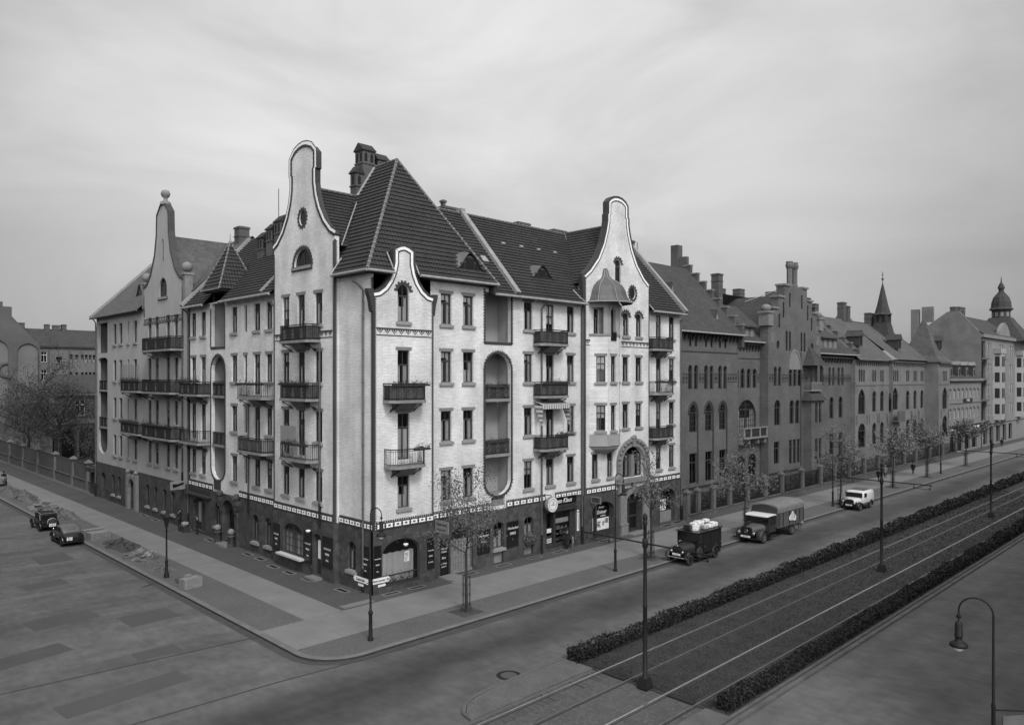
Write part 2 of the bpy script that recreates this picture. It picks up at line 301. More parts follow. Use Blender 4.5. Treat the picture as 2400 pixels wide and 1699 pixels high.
# ------------------------------------------------------------------ facades
def outline(kind, w, h, rise=0.0, n=8):
    a = w / 2
    if kind == 'rect': return [(-a, 0), (a, 0), (a, h), (-a, h)]
    if kind == 'round':
        return [(a * sin(2 * pi * i / 20), h / 2 - h / 2 * cos(2 * pi * i / 20)) for i in range(20)]
    sp = h - rise; pts = [(-a, 0), (a, 0)]
    if kind == 'arch': pts += [(a * cos(pi * i / (2 * n)), sp + rise * sin(pi * i / (2 * n))) for i in range(2 * n + 1)]
    if kind == 'point':
        r = []
        for i in range(n + 1):
            t = radians(60) * i / n; r.append((-a + w * cos(t), sp + rise * sin(t) / sin(radians(60))))
        pts += r + [(-x, z) for x, z in r[-2::-1]]
    return pts
def inside(p, h):
    c = False; j = len(h) - 1
    for i in range(len(h)):
        if (h[i][1] > p.y) != (h[j][1] > p.y) and p.x < (h[j][0] - h[i][0]) * (p.y - h[i][1]) / (h[j][1] - h[i][1]) + h[i][0]: c = not c
        j = i
    return c
def wall(mb, P, outer, holes=(), depth=0.25, m=0, mr=None, thick=0.0, me=None):
    f = P[0]; vs = [Vector(p) for p in outer]; ed = [(i, (i + 1) % len(outer)) for i in range(len(outer))]
    for h in holes:
        o = len(vs); vs += [Vector(p) for p in h]; ed += [(o + i, o + (i + 1) % len(h)) for i in range(len(h))]
    r = delaunay_2d_cdt(vs, ed, [], 1, 1e-5)
    V = [f(p.x, p.y, 0) for p in r[0]]; mb.add(V, [list(q) for q in r[2] if not any(inside(sum((r[0][i] for i in q), Vector((0, 0))) / len(q), h) for h in holes)], m)
    for h in holes:
        for i in range(len(h)):
            a, b = h[i], h[(i + 1) % len(h)]
            mb.add([f(a[0], a[1], 0), f(b[0], b[1], 0), f(b[0], b[1], depth), f(a[0], a[1], depth)], [[0, 1, 2, 3]], m if mr is None else mr)
    if thick:
        for i in range(len(outer)):
            a, b = outer[i], outer[(i + 1) % len(outer)]
            mb.add([f(a[0], a[1], 0), f(a[0], a[1], thick), f(b[0], b[1], thick), f(b[0], b[1], 0)], [[0, 1, 2, 3]], m if me is None else me)
def at(pl, u, z): return [(u + x, z + y) for x, y in pl]
WC = {}
def window_meshes(kind, w, h, rise, style, var):
    key = (kind, round(w, 2), round(h, 2), round(rise, 2), style, var)
    if key in WC: return WC[key]
    F = lambda u, z, d: (u, d, z); t = 0.07 if w > 0.6 else 0.045
    A = outline(kind, w, h, rise); B = [(x * (w - 2 * t) / w, t + z * (h - 2 * t) / h) for x, z in A]
    fr = MB(); n = len(A)
    for i in range(n):
        j = (i + 1) % n
        q = [A[i], A[j], B[j], B[i]]; fr.extr(q, F, 0.13, 0.2)
    tr = h * 0.68
    def halfw(z):
        if kind in ('rect',): return w / 2
        if kind == 'round': return w / 2 * sqrt(max(0, 1 - ((z - h / 2) / (h / 2)) ** 2))
        sp = h - rise
        if z <= sp: return w / 2
        q = (z - sp) / rise; return w / 2 * (sqrt(max(0, 1 - q * q)) if kind == 'arch' else max(0, 1 - q ** 1.7))
    b = 0.03
    if style not in ('plain', 'shop'):
        if w > 0.55: fr.box((-b, 0.125, t), (b, 0.195, (tr if w < 1.4 else h - t) ))
        if h > 1.2:
            fr.box((-halfw(tr) + t, 0.12, tr), (halfw(tr) - t, 0.2, tr + 0.09))
            if w > 0.55 and w < 1.4 and kind != 'point': fr.box((-b * 0.7, 0.13, tr + 0.09), (b * 0.7, 0.19, h - t))
    if style == 'grid':
        k = max(2, int(w / 0.45)); 
        for i in range(1, k):
            x = -w / 2 + w * i / k
            zt = h - t
            while halfw(zt) < abs(x) + 0.02 and zt > 0.3: zt -= 0.05
            fr.box((x - 0.02, 0.13, t), (x + 0.02, 0.18, zt))
        q = int(h / 0.5)
        for i in range(1, q):
            z = h * i / q; hw = halfw(z) - 0.02
            fr.box((-hw, 0.135, z - 0.018), (hw, 0.175, z + 0.018))
    pa = MB(); pa.poly([(x, 0.165 if style != 'plain' else 0.07, z) for x, z in (B if style != 'plain' else A)])
    cu = MB(); bb = [(x * 1.0, z) for x, z in A]
    cu.poly([F(x, z, 0.85) for x, z in bb], 1)
    for i in range(n):
        j = (i + 1) % n; cu.add([F(A[i][0], A[i][1], 0.22), F(A[j][0], A[j][1], 0.22), F(A[j][0], A[j][1], 0.85), F(A[i][0], A[i][1], 0.85)], [[0, 1, 2, 3]], 1)
    if var:
        R = random.Random(var * 7 + int(w * 100))
        def drape(x0, x1, z0, z1, taper=0.0):
            k = 10; top = []; bot = []
            for i in range(k + 1):
                q = i / k; x = x0 + (x1 - x0) * q; d = 0.235 + 0.03 * sin(q * 19 + var)
                top.append((x, d, z1)); bot.append((x + taper * (1 - q if x0 < 0 and x1 < 0.1 else -q), d, z0))
            cu.add(bot + top, [[i, i + 1, k + 2 + i, k + 1 + i] for i in range(k)], 0)
        hw = w / 2 - t; ztop = min(h - t, h - rise * 0.6 if rise else h - t)
        if var == 1: drape(-hw, -hw + w * 0.3, t, tr); drape(hw - w * 0.3, hw, t, tr)
        elif var == 2: drape(-hw, -hw + w * 0.36, t, tr); drape(hw - w * 0.22, hw, t, ztop); drape(-hw, hw, h * 0.8, ztop)
        elif var == 3: drape(-hw, hw, t, h * 0.42); drape(-hw, -hw + w * 0.2, t, tr); drape(hw - w * 0.25, hw, t, tr)
        elif var == 4: drape(-hw, hw, h * 0.5, ztop)
        elif var == 5: drape(-hw, hw, t, tr * 0.97)
    r = (fr.mesh('window', {'white': M_FRAMEW}.get(style, M_FRAME)), pa.mesh('pane', M_GLASS if style != 'plain' else M_BLACK), cu.mesh('curtain', [M_CURT, M_DARK])); WC[key] = r; return r
def sillmesh(kind, w):
    key = (kind, round(w, 2))
    if key in WC: return WC[key]
    mb = MB()
    if kind == 'sill':
        mb.box((-w / 2 - 0.13, -0.13, -0.2), (w / 2 + 0.13, -0.002, -0.02)); mb.box((-w / 2 + 0.01, -0.06, -0.02), (w / 2 - 0.01, 0.12, 0.03)); me = mb.mesh('sill', M_SILL)
    else:
        mb.box((-w / 2 - 0.15, -0.02, 0.0), (w / 2 + 0.15, -0.002, 0.2)); me = mb.mesh('lintel', M_LINT)
    WC[key] = me; return me
def put(name, me, parent, loc=None, rz=0.0):
    o = bpy.data.objects.new(name, me); COL.objects.link(o); o.parent = parent
    if loc is not None: o.location = Vector(loc) - ORG[parent.name]; o.rotation_euler = (0, 0, rz)
    return o
def window(house, P, kind, u0, u1, z0, z1, rise=0.0, style='std', var=None, sill=True, lintel=True, rec=0.0, name='window'):
    w = u1 - u0; h = z1 - z0
    if var is None: var = rnd.choice((1, 1, 2, 2, 3, 4, 5, 1))
    fm, pm, cm = window_meshes(kind, w, h, rise, style, var)
    um = (u0 + u1) / 2; loc = P[0](um, z0, rec); rz = {'R': 0, 'L': -pi / 2, 'S': pi, 'W': pi / 2}[P[1]]
    o = put(name, fm, house, loc, rz); put('pane', pm, o); put('curtain', cm, o)
    if sill: put('sill', sillmesh('sill', w), o)
    if lintel and kind == 'rect':
        l = put('lintel', sillmesh('lintel', w), o); l.location = (0, 0, h + 0.01)
    return at(outline(kind, w, h, rise), um, z0)
def toothed(mb, P, path, w, tooth, period, proud=0.02, both=False, m=0, side=1, back=0.0):
    """dark band along a (u,z) path with teeth on its outer edge (or on both edges)"""
    f = P[0]; pts = [Vector(p) for p in path]
    L = [0.0]
    for i in range(1, len(pts)): L.append(L[-1] + (pts[i] - pts[i - 1]).length)
    n = max(1, int(round(L[-1] / (period / 2)))); res = []
    k = 0
    for i in range(n + 1):
        s_ = L[-1] * i / n
        while k < len(pts) - 2 and L[k + 1] < s_: k += 1
        t = (pts[k + 1] - pts[k]); q = pts[k] + t * ((s_ - L[k]) / max(1e-9, L[k + 1] - L[k])); t.normalize(); res.append((q, Vector((-t.y, t.x)) * side))
    for i in range(n):
        (a, na), (b, nb) = res[i], res[i + 1]
        lo = -w / 2 if both else 0.0; hi = w / 2 if both else w
        a0, a1 = lo, hi
        if i % 2 == 0:
            a1 = hi + tooth
            if both: a0 = lo - tooth
        mb.extr([tuple(a + na * a0), tuple(b + nb * a0), tuple(b + nb * a1), tuple(a + na * a1)], f, -proud, back, m)
def frieze(mb, P, u0, u1, z0=3.88, skip=()):
    """dark belt with white framed lozenges and a toothed top; slot 0 dark, 1 white"""
    segs = [(u0, u1)]
    for a, b in skip: segs = [x for s_, e in segs for x in ((s_, min(e, a)), (max(s_, b), e)) if x[1] - x[0] > 0.05]
    f = P
    for a, b in segs:
        mb.pbox(P[0], a, b, z0, z0 + 0.44, -0.05, 0.0, 0)
        u = a
        while u < b - 0.05: mb.pbox(P[0], u, min(b, u + 0.085), z0 + 0.44, z0 + 0.56, -0.05, 0.0, 0); u += 0.17
        n = max(1, int((b - a) / 0.62)); st = (b - a) / n
        for i in range(n):
            c = a + st * (i + 0.5); w = 0.25
            for (x0, x1, q0, q1) in ((c - w, c + w, z0 + 0.31, z0 + 0.38), (c - w, c + w, z0 + 0.13, z0 + 0.20), (c - w + 0.03, c - 0.1, z0 + 0.20, z0 + 0.31), (c + 0.1, c + w - 0.03, z0 + 0.20, z0 + 0.31)):
                mb.pbox(P[0], x0, x1, q0, q1, -0.062, -0.051, 1)
def zigzag(mb, P, u0, u1, z0=15.55, z1=16.03, m=0):
    mb.pbox(P[0], u0, u1, z0, z0 + 0.06, -0.025, 0, m); mb.pbox(P[0], u0, u1, z1 - 0.08, z1, -0.025, 0, m)
    n = max(1, int(round((u1 - u0) / 0.5))); st = (u1 - u0) / n
    for i in range(n):
        c = u0 + st * (i + .5); w = st * .5; zt = z1 - 0.08; zb = z0 + 0.13
        for sgn in (-1, 1):
            mb.extr([(c + sgn * w * 0.98, zt), (c + sgn * w * 0.62, zt), (c + sgn * 0.02, zb + .05), (c, zb)], P[0], -0.025, 0, m)
        mb.extr([(c - w * .3, zt), (c + w * .3, zt), (c, zt - .16)], P[0], -0.025, 0, m)
def band(mb, P, path, a, b, d0, d1, m=0):
    """ribbon between offsets a and b (to the inside = left of travel) of an open (u,z) path"""
    pts = [Vector(p) for p in path]; nn = []
    for i in range(len(pts)):
        t = (pts[min(i + 1, len(pts) - 1)] - pts[max(i - 1, 0)]).normalized(); nn.append(Vector((-t.y, t.x)))
    for i in range(len(pts) - 1):
        q = [pts[i] + nn[i] * a, pts[i + 1] + nn[i + 1] * a, pts[i + 1] + nn[i + 1] * b, pts[i] + nn[i] * b]
        mb.extr([tuple(x) for x in q], P[0], d0, d1, m)
def courses(mb, poly, row=0.34, lift=0.065, m=0):
    pts = [Vector(p) for p in poly]; n = Vector((0, 0, 0))
    for i in range(len(pts)): n += pts[i].cross(pts[(i + 1) % len(pts)])
    n.normalize()
    if n.z < 0: n = -n
    sl = sqrt(max(1e-6, 1 - n.z * n.z)); dz = row * sl; z0 = min(p.z for p in pts); z1 = max(p.z for p in pts); k = max(1, int(math.ceil((z1 - z0) / dz)))
    def clip(ps, z, keep):
        r = []
        for i in range(len(ps)):
            a, b = ps[i], ps[(i + 1) % len(ps)]; ia = (a.z - z) * keep >= -1e-6; ib = (b.z - z) * keep >= -1e-6
            if ia: r.append(a)
            if ia != ib: r.append(a + (b - a) * ((z - a.z) / (b.z - a.z)))
        return r
    for i in range(k):
        a, b = z0 + i * dz, z0 + (i + 1) * dz; q = clip(pts, a, 1)
        if len(q) < 3: continue
        q = clip(q, b, -1)
        if len(q) < 3: continue
        up = [p + n * (lift * max(0, (b - p.z)) / dz + 0.002) for p in q]; mb.poly(up, m)
        for j in range(len(q)):
            p, r = q[j], q[(j + 1) % len(q)]
            if abs(p.z - a) < 1e-4 and abs(r.z - a) < 1e-4 and (p - r).length > 0.05:
                mb.add([up[j], up[(j + 1) % len(q)], r - n * 0.02, p - n * 0.02], [[0, 1, 2, 3]], m)
def ridge(mb, a, b, r=0.13, m=0, mj=1):
    a, b = Vector(a), Vector(b); n = max(1, int((b - a).length / 0.42)); 
    for i in range(n):
        p = a + (b - a) * (i / n); q = a + (b - a) * ((i + 1) / n); mb.tube([p, q], [r, r * 0.85], 6, m, cap=False)
        mb.tube([p, p + (q - p) * 0.16], [r * 1.12, r * 1.08], 6, mj, cap=False)
def gutter(mb, a, b, r=0.09, m=0):
    a, b = Vector(a), Vector(b); mb.tube([a, b], r, 8, m); n = int((b - a).length / 0.9)
    for i in range(1, n): p = a + (b - a) * (i / n); d = (b - a).normalized() * 0.02; mb.tube([p - d, p + d], r * 1.18, 8, m, cap=False)
def soffit(mb, p, q, off, z0, z1, m=0):
    mb.add([(p[0], p[1], z0), (q[0], q[1], z0), (q[0] + off[0], q[1] + off[1], z1), (p[0] + off[0], p[1] + off[1], z1)], [[0, 1, 2, 3]], m)
def text(name, body, size, mt, loc, rot, parent=None, depth=0.006, bold=True, shear=0.0, align='CENTER', local=False):
    c = bpy.data.curves.new(name, 'FONT'); c.body = body; c.size = size; c.extrude = depth / 2; c.align_x = align; c.align_y = 'CENTER'; c.shear = shear; c.offset = size * 0.012 if bold else 0; c.resolution_u = 2
    o = bpy.data.objects.new(name, c); COL.objects.link(o); dg = bpy.context.evaluated_depsgraph_get(); me = bpy.data.meshes.new_from_object(o.evaluated_get(dg)); me.name = name
    bpy.data.objects.remove(o); me.materials.clear(); me.materials.append(mt)
    r = bpy.data.objects.new(name, me); COL.objects.link(r); r.rotation_euler = rot
    if parent is not None: r.parent = parent; r.location = Vector(loc) - (Vector((0, 0, 0)) if local else ORG[parent.name])
    else: r.location = loc
    return r
ROT_R = (pi / 2, 0, 0); ROT_L = (pi / 2, 0, -pi / 2)
# ------------------------------------------------------------------ ground and streets
mb = MB(); mb.poly([(-700, -500, -0.03), (900, -500, -0.03), (900, 900, -0.03), (-700, 900, -0.03)]); struct(mb, 'ground', M_SOIL)
mb = MB(); mb.poly([(-120, -70, 0), (420, -70, 0), (420, 0, 0), (0, 0, 0), (0, 300, 0), (-120, 300, 0)]); struct(mb, 'road', M_ASPH)
def kerbpath(off, R=2.3, x1=330, y1=260):
    """pavement edge of the corner block, offset inwards"""
    k = 8.0 - off; r = R - off; c = (-8.0 + R, -8.0 + R); p = [(-k, y1)]
    for i in range(9):
        a = pi + (pi / 2) * i / 8; p.append((c[0] + r * cos(a), c[1] + r * sin(a)))
    return p + [(x1, -k)]
mb = MB(); a = kerbpath(0.3); mb.poly([(x, y, 0.12) for x, y in a] + [(330, 0.4, 0.12), (0.4, 0.4, 0.12), (0.4, 260, 0.12)]); struct(mb, 'pavement', M_MOSAIC)
mb = MB(); mb.poly([(-2.9, -1.6, .1235), (330, -1.6, .1235), (330, .4, .1235), (.4, .4, .1235), (.4, 260, .1235), (-2.9, 260, .1235)]); struct(mb, 'house_apron', cells('shaded_apron_setts', 0.062, 14, .25, bump=.3, edge=.8))  # mosaic strip by the houses, wall shadow put into its darker colour
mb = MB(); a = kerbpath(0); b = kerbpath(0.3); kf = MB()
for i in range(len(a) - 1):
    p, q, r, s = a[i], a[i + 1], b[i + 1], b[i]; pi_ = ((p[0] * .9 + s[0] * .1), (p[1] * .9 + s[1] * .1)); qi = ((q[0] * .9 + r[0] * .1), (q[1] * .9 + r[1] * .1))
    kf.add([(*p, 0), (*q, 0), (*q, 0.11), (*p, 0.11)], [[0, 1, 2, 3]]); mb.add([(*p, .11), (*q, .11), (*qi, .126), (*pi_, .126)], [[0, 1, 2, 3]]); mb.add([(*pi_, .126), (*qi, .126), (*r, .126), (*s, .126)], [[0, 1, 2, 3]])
struct(mb, 'kerb', M_KERB); struct(kf, 'kerb_face', mat('dark_kerb_face', .03, .9, .3, 2))  # upright kerb face, coloured darker than the kerb top
# darker gutter course along the kerb
mb = MB(); a = kerbpath(-0.42); b = kerbpath(0)
for i in range(len(a) - 1): mb.add([(*a[i], .004), (*a[i + 1], .004), (*b[i + 1], .004), (*b[i], .004)], [[0, 1, 2, 3]])
struct(mb, 'gutter_course', mat('gutter_sett', 0.05, 0.85, 0.2, 2, fine=.1, bscale=12))
mb = MB()
mb.box((-7.68, -5.3, 0.1), (330, -1.6, 0.1245)); mb.box((-5.2, -1.59, 0.1), (-2.9, 260, 0.1245)); mb.box((-2.6, -1.35, 0.1), (-0.6, -0.75, 0.1245)); struct(mb, 'footpath', M_SLABS)
mb = MB()
for i in range(-7, 90): mb.box((i * 1.02, -5.3, .1246), (i * 1.02 + .018, -1.6, .1262))
for i in range(0, 110): mb.box((-5.2, i * 1.02, .1246), (-2.9, i * 1.02 + .018, .1262))
mb.box((-7.9, -1.62, .1247), (60, -1.56, .1275)); mb.box((-7.68, -5.32, .1247), (60, -5.28, .1267)); struct(mb, 'slab_joint', mat('joint', 0.125, .9, .2, 3))
# seams and patches of the asphalt
mb = MB()
def seam(pts, w):
    for (x0, y0), (x1, y1) in zip(pts, pts[1:]):
        L = hypot(x1 - x0, y1 - y0); nx, ny = -(y1 - y0) / L * w, (x1 - x0) / L * w
        mb.add([(x0 - nx, y0 - ny, .0045), (x1 - nx, y1 - ny, .0045), (x1 + nx, y1 + ny, .0045), (x0 + nx, y0 + ny, .0045)], [[0, 1, 2, 3]])
seam([(-40, .6), (-30, -.2), (-18.7, -1.05), (-8, -1.95)], .05); seam([(-40, -7.3), (-15.8, -7.73), (-10, -7.9), (-4, -8.45), (6, -8.6)], .045); seam([(-9.0, 11.6), (-8.1, 12.0)], .12)
struct(mb, 'asphalt_seam', mat('seam_tar', 0.03, .7, .2, 3))
mb = MB()
for x, y, w, d, r in ((-14.3, 8.0, 3.2, 2.0, .1), (-10.8, 5.2, 2.6, 2.2, .05), (-13.2, 16.5, 2.4, 1.6, .1), (-17.0, 3.0, 3.6, 1.6, .2), (-12.4, -0.6, 2.0, 1.2, 0), (5.4, -12.4, 1.6, 1.2, .05), (-15, -4.5, 5, 1.5, .1), (14.5, -9.4, 1.0, .3, 0), (-11, 24, 2.2, 3.0, 0)):
    c, s_ = cos(r), sin(r); mb.poly([(x + a_ * w / 2 * c - b_ * d / 2 * s_, y + a_ * w / 2 * s_ + b_ * d / 2 * c, .003) for a_, b_ in ((-1, -1), (1, -1), (1, 1), (-1, 1))])
struct(mb, 'asphalt_patch', M_PATCH)
# tram reservation
mb = MB(); mb.box((0.62, -23.2, -.02), (330, -15.0, .05)); struct(mb, 'tram_lawn', M_GRASS)
mb = MB(); mb.box((-9.5, -22.2, -.02), (.62, -16.5, .012)); struct(mb, 'cobbled_crossing', M_COBBLE)
mb = MB()
isl = [(0.62, -16.5), (-6.45, -16.5), (-6.3, -15.9), (-5.8, -15.4), (-5.0, -15.1), (-4.0, -14.95), (-2.4, -14.93), (0.62, -14.95)]
def slab(mb, pl, z0, z1):
    mb.poly([(x, y, z1) for x, y in pl])
    for i in range(len(pl)): p, q = pl[i], pl[(i + 1) % len(pl)]; mb.add([(*p, z0), (*q, z0), (*q, z1), (*p, z1)], [[0, 1, 2, 3]])
slab(mb, isl, 0, .1); slab(mb, [(0.62, -22.2), (0.62, -23.35), (-6, -23.35), (-6.5, -22.8), (-6.4, -22.2)], 0, .1); struct(mb, 'traffic_island', mat('island_setts', 0.085, .9, .2, 1.2, bump=.5, bscale=9, fine=.15))
mb = MB()
def strip(mb, pl, w, z0, z1):
    for (x0, y0), (x1, y1) in zip(pl, pl[1:]):
        L = hypot(x1 - x0, y1 - y0); nx, ny = -(y1 - y0) / L * w, (x1 - x0) / L * w; slab(mb, [(x0, y0), (x1, y1), (x1 + nx, y1 + ny), (x0 + nx, y0 + ny)], z0, z1)
strip(mb, [(-6.45, -16.52), (-6.34, -15.9), (-5.82, -15.38), (-5.0, -15.06), (-4.0, -14.92), (-2.4, -14.9), (0.62, -14.92), (330, -14.95)], .14, 0, .108)
strip(mb, [(330, -23.2), (.62, -23.2)], .14, 0, .1); strip(mb, [(330, -23.46), (-6, -23.46)], .2, 0, .115); mb.box((-9.5, -16.62, 0), (.62, -16.5, .02)); struct(mb, 'median_kerb', mat('old_kerb', .085, .9, .3, 1.5))
mb = MB(); mb.box((.60, -18.27, 0), (.86, -17.1, .09)); mb.box((.60, -21.64, 0), (.86, -20.44, .09)); struct(mb, 'sleeper_end', mat('tarred_timber', .015, .8, .3, 3))
mb = MB()
for k in range(62): mb.box((.9 + rnd.uniform(-.1, .1) - k * .15, -17.5 - .02, .0122), (.9 + rnd.uniform(-.1, .1) - k * .15 + .02, -16.6, .0135))
struct(mb, 'sett_joint', mat('sett_gap', .05, .9, .2, 3))
for i, (y, w, mt, lb) in enumerate(((-16.95, .04, M_RAIL, 'bright outer tram rail nearest the far hedge'), (-18.36, .022, M_RAILD, 'thin dull tram rail second from the far hedge'), (-20.32, .045, M_RAIL, 'broad shining tram rail just in front of the catenary poles'), (-21.72, .022, M_RAILD, 'thin worn tram rail beside the near hedge'))):
    mb = MB(); mb.box((-12, y - w, .0), (330, y + w, .075))
    for sg in (-1, 1): mb.box((-12, y + sg * (w + .05) - .02, .0), (.6, y + sg * (w + .05) + .02, .02), 1)
    tag(mb.build('tram_rail', [mt, M_HCORE]), lb, 'tram rail', 'rails of the tram track')
# grass of the reservation
mb = MB(); R = random.Random(3)
for i in range(26000):
    x = 0.8 + 75 * R.random() ** 2.0; y = R.uniform(-22.3, -15.8)
    if min(abs(y + 16.95), abs(y + 18.36), abs(y + 20.32), abs(y + 21.72)) < .16: continue
    h = R.uniform(.02, .055) * (1 + x / 60); a = R.random() * 3.14; w = .022 * (1 + x / 35); dx, dy = cos(a) * w, sin(a) * w
    mb.add([(x - dx, y - dy, .05), (x + dx, y + dy, .05), (x + R.uniform(-.04, .04), y + R.uniform(-.04, .04), .05 + h)], [[0, 1, 2]])
tag(mb.build('grass', M_BLADE), 'short dark grass between the tram rails', 'grass', kind='stuff')
# hedges
def hedge(x0, x1, y0, y1, h, label):
    t = thing('hedge', label, 'hedge', (x0, (y0 + y1) / 2, .05), group='clipped hedges along the tram track'); R = random.Random(int(x0 * 3 + y0)); mb = MB(); L = x1 - x0; h0 = h; sc0 = x1
    x = x0
    prof = lambda x: (h + .3 * min(1, max(0, x - 8) / 40)) * (0.88 + .10 * sin(x * .9) + .07 * sin(x * 2.3 + 1))
    while x < x1 - .3:
        st = .5 if x < 60 else 3; e = min(x1 - .25, x + st); hh = prof(x) - .12
        mb.box((x + (.3 if x == x0 else 0), y0 + .16, .04), (e, y1 - .16, hh - .1 if x > x0 else hh * .55)); x += st
    mb.build('twigs', M_HCORE, t); mb = MB(); x = x0
    while x < x1:
        sc = 1 + max(0, x - 15) / 40; st = .5 * sc; ww = y1 - y0
        for k in range(int(210)):
            px = x + R.random() * st; q = R.random(); hh = prof(px)
            if q < .42: p = (px, R.uniform(y0, y1), hh + R.gauss(0, .05) - .03)
            elif q < .9: p = (px, y0 + abs(R.gauss(0, .05)), R.random() ** .8 * hh)
            else: p = (px, y1 - abs(R.gauss(0, .05)), R.random() * hh)
            if px < x0 + .5:
                p = (px + R.gauss(0, .07), p[1], p[2])
                for kk in range(5): mb.leaf((x0 + .12 + R.gauss(0, .12), R.uniform(y0, y1), R.random() * prof(px)), R.uniform(.045, .085), R=R)
            mb.leaf(p, R.uniform(.045, .085) * sc ** .6, R=R)
        x += st
    mb.build('foliage', M_HEDGE, t)
hedge(0.7, 330, -15.75, -14.95, .62, 'far clipped hedge between the tram lawn and the road with the lorries')
hedge(1.1, 330, -23.05, -22.4, .55, 'near dark hedge along the kerb of the empty foreground roadway')
def disc(mb, c, r, z, n=20, m=0): mb.poly([(c[0] + r * cos(2 * pi * i / n), c[1] + r * sin(2 * pi * i / n), z) for i in range(n)], m)
mb = MB(); disc(mb, (-2.44, -14.3), .55, .006); disc(mb, (-2.44, -14.3), .36, .011, m=1)
for i in range(12): a = 2 * pi * i / 12; mb.box((-2.44 + .46 * cos(a) - .05, -14.3 + .46 * sin(a) - .05, .006), (-2.44 + .46 * cos(a) + .05, -14.3 + .46 * sin(a) + .05, .0125), 0)
tag(mb.build('manhole_cover', [M_HCORE, M_PATCH]), 'round manhole cover set in the asphalt near the traffic island', 'manhole')
# cellar gratings in the pavement
for i, (x, y, dx, dy, lb) in enumerate([(1.0, -.75, 1.0, .26, 'below the left half of the corner tavern window'), (2.9, -.75, 1.0, .26, 'below the right half of the corner tavern window'), (7.3, -.62, 1.2, .3, 'in front of the barred tavern door'), (10.5, -.55, 1.1, .26, 'below the small arched window right of the barred door'), (13.6, -.55, 1.1, .26, 'below the window with the potted bush'), (16.3, -.6, 1.2, .28, 'in front of the clock shop entrance'), (21.7, -.6, 1.2, .28, 'below the shop window with white lettering'), (26.0, -1.0, .9, .12, 'narrow one in front of the carved portal'), (30.4, -.6, 1.2, .45, 'left one before the last shop of the white house'), (32.4, -.35, 1.2, .45, 'right one before the last shop of the white house'),
    (-.75, 1.9, .3, 1.0, 'on the side street nearest the corner'), (-1.0, 5.6, .3, .9, 'beside the step of the tavern side door'), (-1.0, 8.0, .3, 1.0, 'below the bright window ledge, right one'), (-1.0, 10.2, .3, 1.0, 'below the bright window ledge, left one'), (-.6, 12.9, .3, 1.0, 'below the window by the white downpipe'), (-.6, 14.9, .3, 1.0, 'below the window left of the white downpipe'), (-.7, 18.6, .3, 1.0, 'beside the step of the arched side portal'), (-.6, 21.6, .3, 1.0, 'below the window left of the side portal'), (-.6, 33.5, .3, 1.0, 'below the grey plaster house'), (-.6, 36.5, .3, 1.0, 'near the portal of the grey plaster house')]):
    mb = MB(); mb.box((x - dx / 2, y - dy / 2, .1), (x + dx / 2, y + dy / 2, .127))
    n = 8
    for k in range(n):
        if dx > dy: mb.box((x - dx / 2 + dx * k / n + .03, y - dy / 2 + .03, .127), (x - dx / 2 + dx * k / n + .06, y + dy / 2 - .03, .134), 1)
        else: mb.box((x - dx / 2 + .03, y - dy / 2 + dy * k / n + .03, .127), (x + dx / 2 - .03, y - dy / 2 + dy * k / n + .06, .134), 1)
    for (a0, b0, a1, b1) in ((x - dx / 2 - .1, y - dy / 2 - .1, x + dx / 2 + .1, y - dy / 2), (x - dx / 2 - .1, y + dy / 2, x + dx / 2 + .1, y + dy / 2 + .1), (x - dx / 2 - .1, y - dy / 2, x - dx / 2, y + dy / 2), (x + dx / 2, y - dy / 2, x + dx / 2 + .1, y + dy / 2)): mb.box((a0, b0, .1), (a1, b1, .129), 2)
    tag(mb.build('cellar_grating', [M_DARK, M_IRON, M_SLABS]), 'dark cellar grating ' + lb, 'grating', 'cellar gratings in the pavement')
